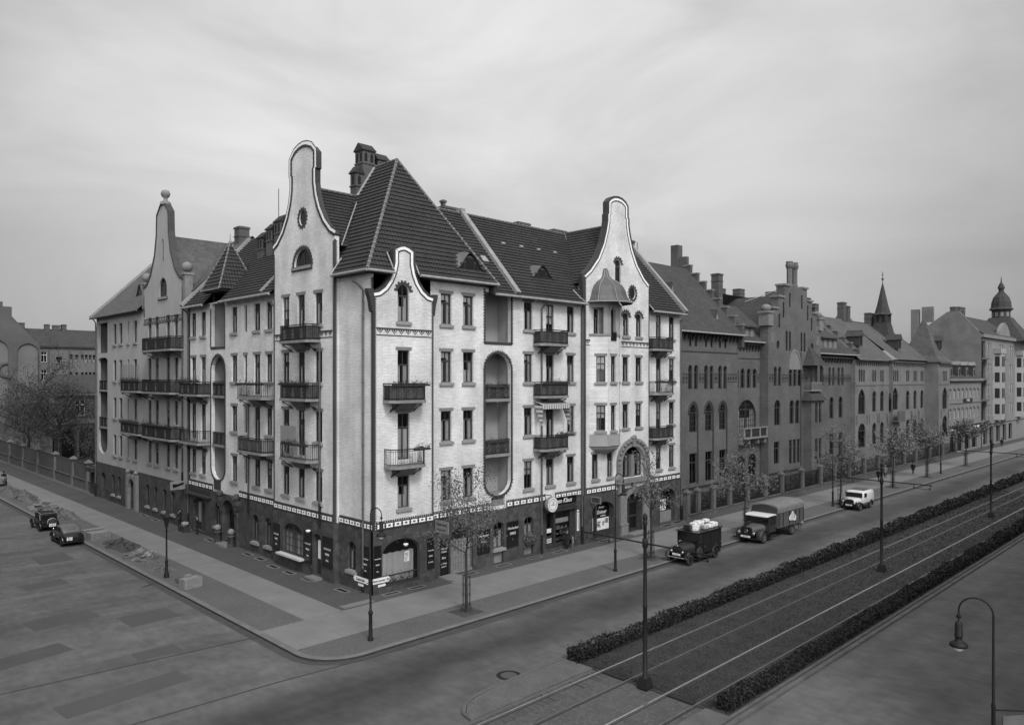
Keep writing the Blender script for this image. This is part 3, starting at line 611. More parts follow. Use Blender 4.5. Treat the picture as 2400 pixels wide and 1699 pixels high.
# ------------------------------------------------------------------ parts of the white houses
SILLS = (5.03, 8.88, 12.7, 16.48); HEADS = (7.0, 10.85, 14.72, 18.48)
def balcony(house, P, u0, u1, zs, dep=.95, rec=0.0, board=0, zr=1.0, brackets=True, corbel=True, curved=False):
    """zs is the top of the slab, rec the depth of the wall face in the plane P"""
    f = lambda u, z, d: P[0](u, z, rec - d)
    c = .3; pl = [(u0, 0), (u0, dep - c), (u0 + c, dep), (u1 - c, dep), (u1, dep - c), (u1, 0)]
    mb = MB(); q = [(u0 - .06, 0), (u0 - .06, dep - c + .03), (u0 + c - .03, dep + .07), (u1 - c + .03, dep + .07), (u1 + .06, dep - c + .03), (u1 + .06, 0)]
    fl = lambda a, b, z: f(a, z, b)
    mb.extr(q, fl, zs - .17, zs)
    if corbel:
        um = (u0 + u1) / 2
        mb.loft([[f(um + x, z, d) for x, z in ((-wd, zs - .171), (wd, zs - .171), (wd * .9, zs - .62), (-wd * .9, zs - .62))] for d, wd in ((.0, .75), (dep * .35, .7))], 1, sm=False)
        mb.loft([[f(um + x, zs - .171, .36), f(um + x, zs - .60, .36), f(um + x * .9, zs - .171, dep * .86)] for x in (-.66, .66)], 1, sm=False)
    b = mb.build('balcony', [M_SLAB, M_ZINCD], house)
    mb = MB(); zt = zs + zr
    P3 = lambda p, z: f(p[0], z, p[1])
    pts = pl
    for z, r in ((zt, .032), (zs + .1, .022), (zt - .12, .014)): mb.tube([P3(p, z) for p in pts], r, 5)
    for i in range(len(pts) - 1):
        a, e = Vector(pts[i]), Vector(pts[i + 1]); n = max(1, int((e - a).length / .115))
        for k in range(n):
            p = a + (e - a) * (k / n); bulge = 0.0
            mb.tube([P3(p, zs), P3(p, zt)], .012 if k else .022, 4, cap=False)
    # wrought ornaments on the front
    for k in range(3):
        uc = u0 + c + (u1 - u0 - 2 * c) * (k + .5) / 3
        for rr, zz in ((.14, .36), (.09, .62), (.07, .16)):
            mb.tube([f(uc + rr * cos(2 * pi * i / 10), zs + zz * zr + rr * sin(2 * pi * i / 10), dep + .02) for i in range(11)], .016, 4, 1, cap=False)
        mb.tube([f(uc - .2, zs + .12, dep + .02), f(uc, zs + .45 * zr, dep + .03), f(uc + .2, zs + .12, dep + .02)], .014, 4, 1, cap=False)
    mb.build('railing', [M_IRON, M_ORN], b)
    if board:
        mb = MB()
        ins = [(u0 + .04, .02), (u0 + .04, dep - c - .01), (u0 + c + .02, dep - .04), (u1 - c - .02, dep - .04), (u1 - .04, dep - c - .01), (u1 - .04, .02)]
        for i in range(5):
            a, e = ins[i], ins[i + 1]; mb.add([P3(a, zs + .03), P3(e, zs + .03), P3(e, zt - .1), P3(a, zt - .1)], [[0, 1, 2, 3]])
        mb.build('backing_board', M_BOARD if board == 1 else M_CLOTHG, b)
    if brackets:
        for uc in (u0 + .45, u1 - .45):
            mb = MB(); sg = 1
            mb.tube([f(uc, zs - .2, dep - .05), f(uc, zs - .42, dep * .55), f(uc, zs - .72, .04)], .035, 5)
            mb.tube([f(uc, zs - .22, .02), f(uc, zs - .22, dep - .03)], .025, 5)
            for cz, cd, r0 in ((zs - .32, dep - .12, .13), (zs - .62, .17, .12)):
                mb.tube([f(uc, cz + (r0 - .009 * i) * sin(i * .75), cd + (r0 - .009 * i) * cos(i * .75)) for i in range(12)], .02, 4, cap=False)
            mb.build('bracket', M_IRON, b)
    return b
def flowers(P, u0, u1, z, dep, rec, label, dens=110, hang=.12):
    mb = MB(); R = random.Random(int(u0 * 10 + z)); L = u1 - u0
    for i in range(int(L * dens)):
        u = R.uniform(u0, u1); w = .1 * (0.6 + abs(sin(u * 3.1 + z)))
        mb.leaf(P[0](u, z + abs(R.gauss(0, w)) - R.random() * hang, rec - dep + R.gauss(0, .07)), R.uniform(.03, .06), R=R)
    f = lambda u, zz, d: P[0](u, zz, rec - d)
    mb.extr([(u0, dep - .09), (u1, dep - .09), (u1, dep + .06), (u0, dep + .06)], lambda a, b, zz: f(a, zz, b), z - .15, z - .02, 1)
    tag(mb.build('flower_box', [M_LEAFD, M_WOOD]), label, 'flower box', 'planted boxes on the balcony railings')
def downpipe(house, P, u, z0, z1, d=-.12, elbow=None):
    mb = MB(); f = P[0]; pts = [f(u, z0, d), f(u, z1, d)]
    if elbow: pts += [f(u + elbow[0] * .5, z1 + .35, d - elbow[1] * .5), f(u + elbow[0], z1 + .55, d - elbow[1])]
    mb.tube(pts, .065, 7)
    for i in range(int((z1 - z0) / 1.9)): z = z0 + 1.2 + i * 1.9; mb.tube([f(u, z - .04, d), f(u, z + .04, d)], .085, 7)
    mb.tube([f(u, z0, d), f(u, z0 + 1.4, d)], .085, 7, 1); return mb.build('downpipe', [M_ZINCD, M_IRON], house)
def coping(house, P, path, cx, thick, d0=0.0):
    """dark coping brick with a white line along a gable (path up the left side to the crown)"""
    full = path + [(2 * cx - u, z) for u, z in path[-2::-1]]; full = full[::-1]
    mb = MB(); band(mb, P, full, -.02, .14, d0 - .05, d0 + thick, 0); band(mb, P, full, .16, .33, d0 - .03, d0 + .0, 1); band(mb, P, full, .35, .42, d0 - .025, d0, 0)
    mb.build('coping', [M_DBRICK, M_INLAY], house); return full
def kneeler(mb, P, u, z0, z1, w, s, d0, d1, m=0):
    mb.extr([(u, z0), (u + s * w * .3, z0 + .1), (u + s * w * .55, z0 + (z1 - z0) * .5), (u + s * w, z1 - .2), (u + s * w, z1), (u, z1)], P[0], d0, d1, m)
def archring(mb, P, cu, spring, a, rise, w=.16, tooth=.09, per=.2, proud=.03, full=False, m=0, legs=0.0):
    if full: path = [(cu + a * cos(2 * pi * i / 28), spring + rise * sin(2 * pi * i / 28)) for i in range(29)]; side = -1
    else: path = [(cu + a * cos(pi * i / 16), spring + rise * sin(pi * i / 16)) for i in range(17)]; side = -1
    if legs: path = [(cu + a, spring - legs)] + path + [(cu - a, spring - legs)]
    toothed(mb, P, path, w, tooth, per, proud, m=m, side=side)
def capsule(u0, u1, z0, z1, rt, rb, n=8):
    a = (u1 - u0) / 2; c = (u0 + u1) / 2; p = [(c + a * cos(pi * i / n), z1 - rt + rt * sin(pi * i / n)) for i in range(n + 1)]
    p += [(c + a * cos(pi + pi * i / n), z0 + rb + rb * sin(pi + pi * i / n)) for i in range(n + 1)]
    return p
def loggia(house, P, u0, u1, z0, z1, floors, dep=1.5, rec=0.0, door=1, lm=None):
    f = P[0]; mb = MB(); r0 = rec + .02
    for q in ([f(u0 - .15, z0, rec + dep), f(u1 + .15, z0, rec + dep), f(u1 + .15, z1, rec + dep), f(u0 - .15, z1, rec + dep)], [f(u0 - .15, z0, r0 + .3), f(u0 - .15, z0, rec + dep), f(u0 - .15, z1, rec + dep), f(u0 - .15, z1, r0 + .3)],
              [f(u1 + .15, z0, r0 + .3), f(u1 + .15, z0, rec + dep), f(u1 + .15, z1, rec + dep), f(u1 + .15, z1, r0 + .3)], [f(u0 - .15, z1, r0), f(u1 + .15, z1, r0), f(u1 + .15, z1, rec + dep), f(u0 - .15, z1, rec + dep)]): mb.add(q, [[0, 1, 2, 3]])
    l = mb.build('loggia', lm or M_LOG, house)
    for zf in floors:
        mb = MB(); mb.pbox(f, u0 + .003, u1 - .003, zf - .2, zf, rec + .03, rec + dep - .01); mb.build('loggia_floor', M_SLAB, l)
        if door:
            mb = MB(); mb.pbox(f, u0 + .15, u0 + .95, zf + .01, zf + 2.3, rec + dep - .09, rec + dep - .02); mb.pbox(f, u0 + .25, u0 + .85, zf + .8, zf + 2.2, rec + dep - .1, rec + dep - .091, 1); mb.build('balcony_door', [M_WOOD, M_DARK], l)
        if zf < z0 + .3: continue
        mb = MB(); a = u0 + .02; b = u1 - .02; zt = zf + .98
        for z, r in ((zt, .03), (zf + .08, .022)): mb.tube([f(a, z, rec + .1), f(b, z, rec + .1)], r, 5)
        n = int((b - a) / .11)
        for k in range(n + 1): u = a + (b - a) * k / n; mb.tube([f(u, zf, rec + .1), f(u, zt, rec + .1)], .012, 4, cap=False)
        for k in range(3):
            uc = a + (b - a) * (k + .5) / 3
            for rr, zz in ((.14, .42), (.09, .70), (.09, .18)): mb.tube([f(uc + rr * cos(2 * pi * i / 10), zf + zz + rr * sin(2 * pi * i / 10), rec + .07) for i in range(11)], .018, 4, 1, cap=False)
        mb.add([f(a, zf + .05, rec + .16), f(b, zf + .05, rec + .16), f(b, zt - .06, rec + .16), f(a, zt - .06, rec + .16)], [[0, 1, 2, 3]], 2)
        mb.build('railing', [M_IRON, M_ORN, M_BOARD], l)
    return l
def rowwin(house, P, cols, holes, rec=0.0, floors=(0, 1, 2, 3), top_lintel=True, **kw):
    for u0, u1 in cols:
        for k in floors:
            holes.append(window(house, P, 'rect', u0, u1, SILLS[k], HEADS[k], rec=rec, lintel=top_lintel or k < 3, **kw))
def eyebrow(house, P, u, z, d, w=2.6, h=1.0, slope=1.1, name='dormer'):
    """bat dormer: curved sheet hood on the roof slope, little window in front; d is the depth of its face"""
    f = P[0]; mb = MB(); n = 18; secs = []
    for k in range(6):
        q = k / 5; dd = d + q * h / slope * 1.15; hh = h * (1 - q) ** .8; base = z + (dd - d) * slope
        secs.append([f(u + (-1 + 2 * i / n) * w / 2 * (1 - .25 * q), base - .04 + hh * (0.5 + 0.5 * cos(pi * (-1 + 2 * i / n))) ** 1.1 * (1 if k else 1.0), dd) for i in range(n + 1)])
    for a, b in zip(secs, secs[1:]): mb.add(a + b, [[i, i + 1, n + 2 + i, n + 1 + i] for i in range(n)], 0, True)
    # front face
    top = secs[0]; fr = [f(u + (-1 + 2 * i / n) * w / 2, z - .06, d + .06) for i in range(n + 1)]; tt = [f(u + (-1 + 2 * i / n) * w / 2, z - .05 + h * .93 * (0.5 + 0.5 * cos(pi * (-1 + 2 * i / n))) ** 1.1, d + .06) for i in range(n + 1)]
    mb.add(fr + tt, [[i, i + 1, n + 2 + i, n + 1 + i] for i in range(n)], 1)
    mb.add(top + [f(u + (-1 + 2 * i / n) * w / 2, z - .04 + h * 1.0 * (0.5 + 0.5 * cos(pi * (-1 + 2 * i / n))) ** 1.1 + .07, d - .08) for i in range(n + 1)], [[i, i + 1, n + 2 + i, n + 1 + i] for i in range(n)], 2)
    o = mb.build(name, [M_ZINCD, M_FRAME, M_DBRICK], house)
    mb = MB()
    for x0, x1, hh in ((-.36, .36, .72), (-.8, -.44, .42), (.44, .8, .42)): mb.pbox(f, u + x0 * w / 2.6, u + x1 * w / 2.6, z + .05, z + hh * h, d + .02, d + .055)
    mb.build('pane', M_BLACK, o); return o
def chimney(house, x0, x1, y0, y1, z0, z1, axis='x', hood=True, vents=2):
    mb = MB(); mb.box((x0, y0, z0), (x1, y1, z1)); mb.box((x0 - .06, y0 - .06, z1 - .95), (x1 + .06, y1 + .06, z1 - .85))
    if hood:
        o = .10; a = [(x0 - o, y0 - o, z1), (x1 + o, y0 - o, z1), (x1 + o, y1 + o, z1), (x0 - o, y1 + o, z1)]; h = .6
        mb.box((x0 - o, y0 - o, z1), (x1 + o, y1 + o, z1 + .07), 1)
        if axis == 'x': r = [(x0 - o, (y0 + y1) / 2, z1 + h), (x1 + o, (y0 + y1) / 2, z1 + h)]; mb.add([(p[0], p[1], p[2] + .07) for p in a] + r, [[0, 1, 5, 4], [2, 3, 4, 5], [3, 0, 4], [1, 2, 5]], 1)
        else: r = [((x0 + x1) / 2, y0 - o, z1 + h), ((x0 + x1) / 2, y1 + o, z1 + h)]; mb.add([(p[0], p[1], p[2] + .07) for p in a] + r, [[1, 2, 5, 4], [3, 0, 4, 5], [0, 1, 4], [2, 3, 5]], 1)
        for k in range(vents):
            xc = x0 + (x1 - x0) * (k + .5) / vents; yc = y0 + (y1 - y0) * (k + .5) / vents
            mb.extr(at(outline('arch', .24, .62, .12, 4), xc, z1 - .78), lambda u, z, d: (u, y0 - .008 + d, z), 0, .006, 2)
            mb.extr(at(outline('arch', .24, .62, .12, 4), yc, z1 - .78), lambda u, z, d: (x0 - .008 + d, u, z), 0, .006, 2)
    else: mb.box((x0 - .07, y0 - .07, z1 - .2), (x1 + .07, y1 + .07, z1 - .05)); mb.box((x0 + .1, y0 + .1, z1), (x1 - .1, y1 - .1, z1 + .03), 2)
    return mb.build('chimney', [M_CHIM, M_TILEX, M_DARK], house)
def signboard(P, u0, u1, z0, z1, rec, lines, label, shade=M_BLACK, proud=.05, nm='shop_sign', group='dark beer boards on the tavern walls', rim=M_DARK):
    f = P[0]; um = (u0 + u1) / 2; t = thing(nm, label, 'sign', f(um, z0, rec), group=group)
    mb = MB(); mb.pbox(f, u0, u1, z0, z1, rec - proud, rec - .003); mb.build('board', shade, t)
    mb = MB()
    for a, b, c, d in ((u0, u1, z1 - .035, z1), (u0, u1, z0, z0 + .035), (u0, u0 + .035, z0 + .035, z1 - .035), (u1 - .035, u1, z0 + .035, z1 - .035)): mb.pbox(f, a, b, c, d, rec - proud - .012, rec - proud - .001)
    mb.build('rim', rim, t)
    for body, zf, sz, mt, sh in lines:
        text('lettering', body, sz, mt, f(um, z0 + (z1 - z0) * zf, rec - proud - .006), ROT_R if P[1] == 'R' else ROT_L, t, shear=sh)
    return t
# ------------------------------------------------------------------ corner house
H1 = thing('corner_house', 'white brick corner house with hipped tile roof, tall swan-neck side gable and small front gable', 'house', (4, 4, 0))
RA, RG, LA, LG, RS, RSG, LS, LSG = PR(0), PR(-.3), PL(0), PL(-.35), PR(-.05), PR(-.35), PL(-.05), PL(-.4)
G1 = [(0, 18.2), (.35, 18.27), (.75, 18.55), (1.1, 19.0), (1.32, 19.5), (1.45, 20.06), (1.45, 20.85), (1.62, 21.0), (1.92, 21.15), (2.27, 21.22)]
G2 = [(11.35, 21.9), (10.75, 22.2), (9.95, 22.92), (9.3, 23.87), (8.9, 24.8), (8.7, 25.7), (8.7, 26.62), (8.83, 26.68), (8.83, 27.7), (8.4, 28.05), (7.9, 28.22), (7.4, 28.28)]
def gpoly(path, cx, z0): full = path + [(2 * cx - u, z) for u, z in path[-2::-1]]; return [(path[0][0], z0)] + full + [(2 * cx - path[0][0], z0)]
tr = MB()   # dark brick trim of the house, slot 0 dark, 1 white
# small front gable
mb = MB(); hs = []
hs.append(window(H1, RG, 'rect', 1.77, 2.68, 5.03, 7.0)); hs.append(window(H1, RG, 'rect', 1.77, 2.68, 8.0, 10.85, sill=False)); hs.append(window(H1, RG, 'rect', 1.77, 2.68, 11.8, 14.7, sill=False))
hs.append(window(H1, RG, 'arch', 1.77, 2.64, 16.45, 18.72, .42))
wall(mb, RG, gpoly(G1, 2.27, 3.9), hs, .25, 0); mb.build('wall', [M_WHITE, M_DBRICK], H1)
coping(H1, RG, G1, 2.27, .35); zigzag(tr, RG, .22, 4.4); frieze(tr, RG, .2, 4.54)
toothed(tr, RG, [(.0, 3.9), (.0, 18.0)], .13, .08, .14, side=-1); toothed(tr, RG, [(4.54, 3.9), (4.54, 18.0)], .09, .07, .14, side=1)
toothed(tr, LA, [(-.3, 3.9), (-.3, 19.0)], .15, .09, .14, side=-1)
kneeler(tr, RG, .0, 16.9, 18.3, .4, -1, -.06, .3); kneeler(tr, RG, 4.54, 16.9, 18.3, .34, 1, -.04, .3)
archring(tr, RG, 2.205, 18.30, .45, .44, .16, .1, .19)
balcony(H1, RG, .8, 3.32, 7.72, .95, board=0); balcony(H1, RG, .72, 3.36, 11.66, .95, board=1)
# right-hand front, up to the party wall
mb = MB(); hs = []; rowwin(H1, RA, [(5.4, 6.3), (7.3, 8.22)], hs, sill=True)
hs.append(capsule(9.3, 11.74, 4.86, 14.72, 1.1, 1.0)); hs.append([(9.3, 15.5), (11.74, 15.5), (11.74, 18.9), (9.3, 18.9)]); hs.append([(9.85, 4.12), (11.15, 4.12), (11.15, 4.78), (9.85, 4.78)])
wall(mb, RA, [(4.54, 3.9), (11.92, 3.9), (11.92, 19.3), (4.54, 19.3)], hs, .3); mb.build('wall', M_WHITE, H1)
loggia(H1, RA, 9.3, 11.74, 4.8, 14.8, (4.9, 7.72, 11.56)); loggia(H1, RA, 9.3, 11.74, 15.45, 18.95, (15.52,))
mb = MB(); mb.pbox(RA[0], 9.86, 11.14, 4.13, 4.6, .1, .14); [mb.pbox(RA[0], 9.9 + k * .16, 9.98 + k * .16, 4.13, 4.62, .05, .1) for k in range(8)]; mb.build('parapet_grille', M_SLAB, H1)
cp = capsule(9.3, 11.74, 4.86, 14.72, 1.1, 1.0, 10); toothed(tr, RA, cp + [cp[0]], .13, .085, .2, .03, side=-1)
toothed(tr, RA, [(9.3, 15.4), (9.3, 19.1)], .1, .08, .2, .03, side=1); toothed(tr, RA, [(11.74, 15.4), (11.74, 18.8)], .13, .08, .2, .03, side=-1); tr.pbox(RA[0], 9.2, 11.85, 15.3, 15.5, -.03, 0, 0)
frieze(tr, RA, 4.6, 11.9, skip=((9.7, 11.3),))
flowers(RA, 9.5, 11.6, 12.5, -.1, 0, 'flower box on the arched loggia railing, third floor of the corner house', 60, .05); flowers(RA, 9.5, 11.6, 8.66, -.1, 0, 'flower box on the loggia railing below, second floor of the corner house', 60, .05)
flowers(RG, .75, 3.5, 12.66, .95, 0, 'shaggy flower box along the boarded upper balcony of the small front gable', 120, .1); flowers(RG, 2.3, 3.5, 8.75, .97, 0, 'flower box on the right half of the open lower balcony of the small front gable', 130, .1)
# facet on the side street between corner and tall gable
mb = MB(); wall(mb, LA, [(-.3, 3.9), (3.45, 3.9), (3.45, 19.3), (-.3, 19.3)]); mb.build('wall', M_WHITE, H1)
frieze(tr, LA, -.3, 3.45); pass
downpipe(H1, LA, .62, .15, 18.3, elbow=(.55, .35))
# tall swan-neck gable
mb = MB(); hs = []
rowwin(H1, LG, [(4.9, 5.85)], hs); rowwin(H1, LG, [(7.12, 8.08), (9.2, 10.15)], hs, floors=(0,))
for z0 in (7.85, 11.75, 15.6):
    for u0, u1 in ((7.12, 8.08), (9.2, 10.15)): hs.append(window(H1, LG, 'rect', u0, u1, z0, {7.85: 10.85, 11.75: 14.72, 15.6: 18.52}[z0], sill=False))
hs.append(window(H1, LG, 'arch', 6.3, 8.5, 20.4, 21.55, 1.12, var=0)); hs.append(window(H1, LG, 'round', 6.98, 7.82, 23.1, 24.1, var=0, style='plain', sill=False))
wall(mb, LG, gpoly(G2, 7.4, 3.9), hs, .25, 0, thick=.345, me=0); mb.build('wall', [M_WHITE, M_DBRICK], H1)
coping(H1, LG, G2, 7.4, .5)
zigzag(tr, LG, 3.68, 11.2); frieze(tr, LG, 3.6, 11.35); toothed(tr, LG, [(3.45, 3.9), (3.45, 21.6)], .09, .09, .14, side=-1); tr.box((-.372, 3.43, 3.9), (-.24, 3.4499, 21.7)); [tr.box((-.24, 3.43, 3.9 + .14 * k), (-.15, 3.4499, 3.97 + .14 * k)) for k in range(127)]; toothed(tr, LG, [(11.35, 3.9), (11.35, 21.6)], .06, .07, .14, side=1)
archring(tr, LG, 7.4, 20.42, 1.12, 1.14, .17, .09, .2, legs=.0); tr.pbox(LG[0], 6.1, 8.75, 20.12, 20.4, -.1, .02, 0); archring(tr, LG, 7.4, 23.6, .43, .51, .14, .1, .2, full=True)
for z in (26.7, 27.0, 27.3): tr.pbox(lambda u, zz, d: (-.35 + d, u, zz), 5.94, 5.965, z - 1.9, z - 1.75, .1, .4, 1)
for i, (z, b) in enumerate(((7.72, 0), (11.66, 1), (15.45, 1))): balcony(H1, LG, 5.15, 9.1, z, .85, board=b)
flowers(LG, 5.2, 9.0, 12.68, .85, 0, 'flower box on the middle balcony of the tall side gable', 80, .06); flowers(LG, 5.3, 8.6, 8.75, .85, 0, 'pale flowers along the lowest balcony of the tall side gable', 90, .05)
mb = MB(); mb.pbox(LG[0], 6.9, 9.0, 8.75, 9.85, -.75, -.72); tag(mb.build('balcony_screen', mat('screen_cloth', .2, .9, .15, 3)), 'grey cloth wind screen standing on the lowest balcony of the tall side gable', 'screen')
downpipe(H1, LG, 5.05, 3.6, 15.3, d=-.1)
# ground floor, dressed rough stone
mb = MB(); hs = []
hs.append(window(H1, RSG, 'arch', .62, 3.42, .45, 3.2, .85, style='shop', var=0, sill=False))
wall(mb, RSG, [(-.05, 0), (4.58, 0), (4.58, 3.9), (-.05, 3.9)], hs, .5, 0, thick=.3); mb.build('stone_base', M_STONE, H1)
mb = MB(); hs = []
hs.append(window(H1, RS, 'arch', 6.2, 8.15, .15, 3.2, .6, style='shop', var=0, sill=False)); hs.append(window(H1, RS, 'arch', 10.05, 11.0, 1.2, 3.0, .3, var=3)); hs.append([(10.06, .15), (10.99, .15), (10.99, 1.0), (10.06, 1.0)])
hs.append([(5.3, .14), (6.1, .14), (6.1, 2.55), (5.3, 2.55)])
wall(mb, RS, [(4.58, 0), (11.92, 0), (11.92, 3.9), (4.58, 3.9)], hs, .4); mb.build('stone_base', M_STONE, H1)
mb = MB(); mb.pbox(RS[0], 5.31, 6.09, .15, 2.54, .12, .18); mb.build('door', M_BLACK, H1)
mb = MB(); mb.pbox(RS[0], 10.07, 10.98, .16, .99, .2, .25); mb.build('apron_panel', M_CONC, H1)
mb = MB(); mb.box((5.1, -1.5, .1), (6.4, -.06, .24)); mb.box((5.0, -1.9, .1), (6.6, -1.5, .16)); mb.build('door_step', M_SLABS, H1)
# barred tavern door: pale curtain behind a steel grille
mb = MB()
for k in range(14): mb.pbox(RS[0], 6.28 + k * .135, 6.30 + k * .135, .3, 2.4, .10, .125)
for z in (.32, .75, 1.2, 1.65): mb.pbox(RS[0], 6.24, 8.1, z, z + .03, .09, .128)
mb.pbox(RS[0], 6.22, 8.13, .16, .3, .06, .2); mb.build('door_grille', M_CONC, H1)
def folds(P, u0, u1, z0, z1, d, house, m, nm='curtain', n=60, amp=.035):
    mb = MB(); f = P[0]; a = []; b = []
    for i in range(n + 1):
        u = u0 + (u1 - u0) * i / n; dd = d + amp * sin(i * 1.9) + amp * .5 * sin(i * 0.83 + 1); a.append(f(u, z0, dd)); b.append(f(u, z1 + .02 * sin(i * .5), dd))
    mb.add(a + b, [[i, i + 1, n + 2 + i, n + 1 + i] for i in range(n)], 0); return mb.build(nm, m, house)
folds(RS, 6.25, 8.1, .3, 2.35, .22, H1, M_CURT, amp=.02)
folds(RSG, .66, 3.1, .6, 2.4, .23, H1, M_CURT, amp=.03)
mb = MB(); mb.pbox(RSG[0], .64, 3.4, 1.02, 1.09, .10, .15); mb.pbox(RSG[0], .64, 3.4, .46, .58, .0, .3); mb.build('window_rail', M_WOOD, H1)
mb = MB(); mb.pbox(RSG[0], 2.35, 2.72, 1.7, 2.33, .145, .155); t = mb.build('notice_paper', M_PAPER, H1)
mb = MB(); [mb.pbox(RSG[0], 2.4, 2.4 + w, z, z + .03, .138, .1445) for z, w in ((2.2, .26), (2.13, .2), (2.06, .26), (1.95, .22), (1.86, .12), (1.78, .2))]; text_ = mb.build('print', M_BLACK, t)
mb = MB()
for k in range(260): u = rnd.uniform(.9, 3.1); mb.leaf(RSG[0](u, .62 + abs(rnd.gauss(0, .17 + .12 * abs(sin(u * 4)))), .08 + rnd.gauss(0, .02)), .05)
tag(mb.build('window_plants', M_LEAFD), 'low dark plants standing in the corner tavern window', 'plants')
def globe(P, u, z, rec, label):
    f = P[0]; t = thing('wall_lamp', label, 'lamp', f(u, z, rec), group='half-globe lamps over the tavern openings'); mb = MB(); mb.tube([f(u, z + .55, rec), f(u, z + .55, rec - .3), f(u, z + .1, rec - .35)], .02, 5); mb.build('bracket', M_IRON, t)
    mb = MB(); mb.lathe(f(u, z, rec - .35), [(.0, -.1), (.09, -.08), (.15, 0), (.17, .07), (.05, .1), (0, .1)], 12); mb.build('shade', M_LAMPG, t)
globe(RSG, 2.2, 2.82, .15, 'white half-globe lamp in the arch of the corner tavern window'); globe(LG, 6.05, 3.1, 0, 'white half-globe lamp over the tavern side door')
mb = MB(); hs = [window(H1, LS, 'arch', 1.5, 2.4, 1.2, 2.98, .4, var=1, sill=True)]
wall(mb, LS, [(-.35, 0), (3.5, 0), (3.5, 3.9), (-.35, 3.9)], hs, .35); mb.build('stone_base', M_STONE, H1)
mb = MB(); hs = [window(H1, LSG, 'arch', 7.3, 9.95, 1.12, 3.2, .7, style='grid', var=5, sill=False), [(4.95, .3)] + [(5.9, .3)] + [(5.425 + .475 * cos(pi * i / 8), 2.6 + .38 * sin(pi * i / 8)) for i in range(9)]]
wall(mb, LSG, [(3.45, 0), (11.35, 0), (11.35, 3.9), (3.45, 3.9)], hs, .4, 0, thick=.4); mb.build('stone_base', M_STONE, H1)
mb = MB(); mb.pbox(LSG[0], 4.96, 5.89, .3, 2.98, .3, .36); mb.pbox(LSG[0], 5.5, 5.8, 1.3, 2.5, .28, .299, 1); mb.build('door', [M_WOOD, M_CURT], H1)
mb = MB(); mb.pbox(LSG[0], 7.0, 10.25, .98, 1.1, -.42, .02); mb.build('window_ledge', mat('bright_ledge', .42, .7, .1, 4), H1)
mb = MB(); mb.box((-1.0, 4.8, .1), (-.4, 6.0, .27)); mb.build('door_step', M_SLABS, H1)
tr.build('brick_trim', [M_DBRICK, M_INLAY], H1)
# roofs of the corner house
ZH = lambda y: 19.4 + (y + .6) * 8.3 / 4.4
rf = MB()
for q in ([(-.6, -.6), (1.35, -.6), (1.35, .05), (.183, .05)], [(3.2, -.6), (9.9, -.6), (9.13, .05), (3.2, .05)], [(.183, .05), (9.13, .05), (4.7, 3.8)]): courses(rf, [(x, y, ZH(y)) for x, y in q], m=0)
ZL = lambda x: 19.4 + (x + .6) * 8.3 / 5.3
courses(rf, [(x, y, ZL(x)) for x, y in [(-.6, -.6), (4.7, 3.8), (4.7, 6.4), (.16, 6.4), (.16, 3.3), (-.6, 3.3)]], m=1)
courses(rf, [(9.9, -.6, 19.4), (9.9, 6.4, 19.4), (4.7, 6.4, 27.7), (4.7, 3.8, 27.7)], m=1)
rf.poly([(.16, 6.4, 19.4), (9.5, 6.4, 19.4), (4.7, 6.4, 27.68)], 3)
ZM = lambda y: 18.75 + (y + .6) * 1.098
courses(rf, [(x, y, ZM(y)) for x, y in [(9.95, -.6), (11.9, -.6), (11.9, 5.5), (5.5, 5.5), (5.5, 2.2)]], m=0)
rf.poly([(5.5, 5.5, 25.4), (11.9, 5.5, 25.4), (11.9, 12, 18.5), (5.5, 12, 18.5)], 3)
courses(rf, [(.15, 7.4, 25.7), (5.5, 7.4, 25.7), (5.5, 3.4, 21.3), (.15, 3.4, 21.3)], m=0)
courses(rf, [(.15, 7.4, 25.7), (5.5, 7.4, 25.7), (5.5, 11.6, 21.1), (.15, 11.6, 21.1)], m=0)
rf.poly([(5.5, 5.5, 25.4), (5.5, 12, 25.4), (12, 12, 18.5), (12, 5.5, 18.5)], 3); rf.poly([(5.5, 12, 25.4), (5.5, 7, 25.4), (-.2, 7, 19.3), (-.2, 12, 19.3)], 3)
R1 = rf.build('roof', [M_TILEX, M_TILEY, M_COPE, M_SLATED], H1)
mb = MB(); ridge(mb, (-.62, -.62, 19.42), (4.7, 3.8, 27.75)); ridge(mb, (9.92, -.62, 19.42), (4.7, 3.8, 27.75), .1); ridge(mb, (4.7, 3.8, 27.75), (4.7, 6.4, 27.75), .11); ridge(mb, (.2, 7.4, 25.75), (4.2, 7.4, 25.75), .1); ridge(mb, (7.8, 5.5, 25.5), (11.9, 5.5, 25.5), .1)
mb.tube([(4.7, 6.42, 27.72), (3.28, 6.42, 25.5)], .13, 5, 2); mb.tube([(.16, 3.42, 21.35), (2.95, 6.0, 24.98)], .05, 5, 2)
mb.build('ridge_tiles', [mat('ridge_tile', .10, .8, .3, 3), M_COPE, M_COPE], R1)
mb = MB(); gutter(mb, (-.68, -.66, 19.35), (-.68, 3.3, 19.35)); gutter(mb, (-.68, -.66, 19.35), (1.32, -.66, 19.35)); gutter(mb, (3.25, -.66, 19.35), (10.0, -.66, 19.35)); gutter(mb, (9.7, -.66, 18.7), (11.95, -.66, 18.7)); mb.tube([(-.7, 3.3, 19.35), (-.45, 3.45, 19.7), (.2, 3.44, 20.6)], .06, 6); mb.tube([(1.35, -.55, 19.4), (1.2, -.4, 20.0), (1.05, -.2, 20.6)], .05, 5); mb.tube([(3.2, -.6, 19.4), (3.2, .02, 20.55)], .05, 5); mb.tube([(9.95, -.6, 19.3), (9.9, -.3, 18.8), (10.1, -.5, 18.7)], .08, 6)
mb.build('gutter', M_ZINC, R1)
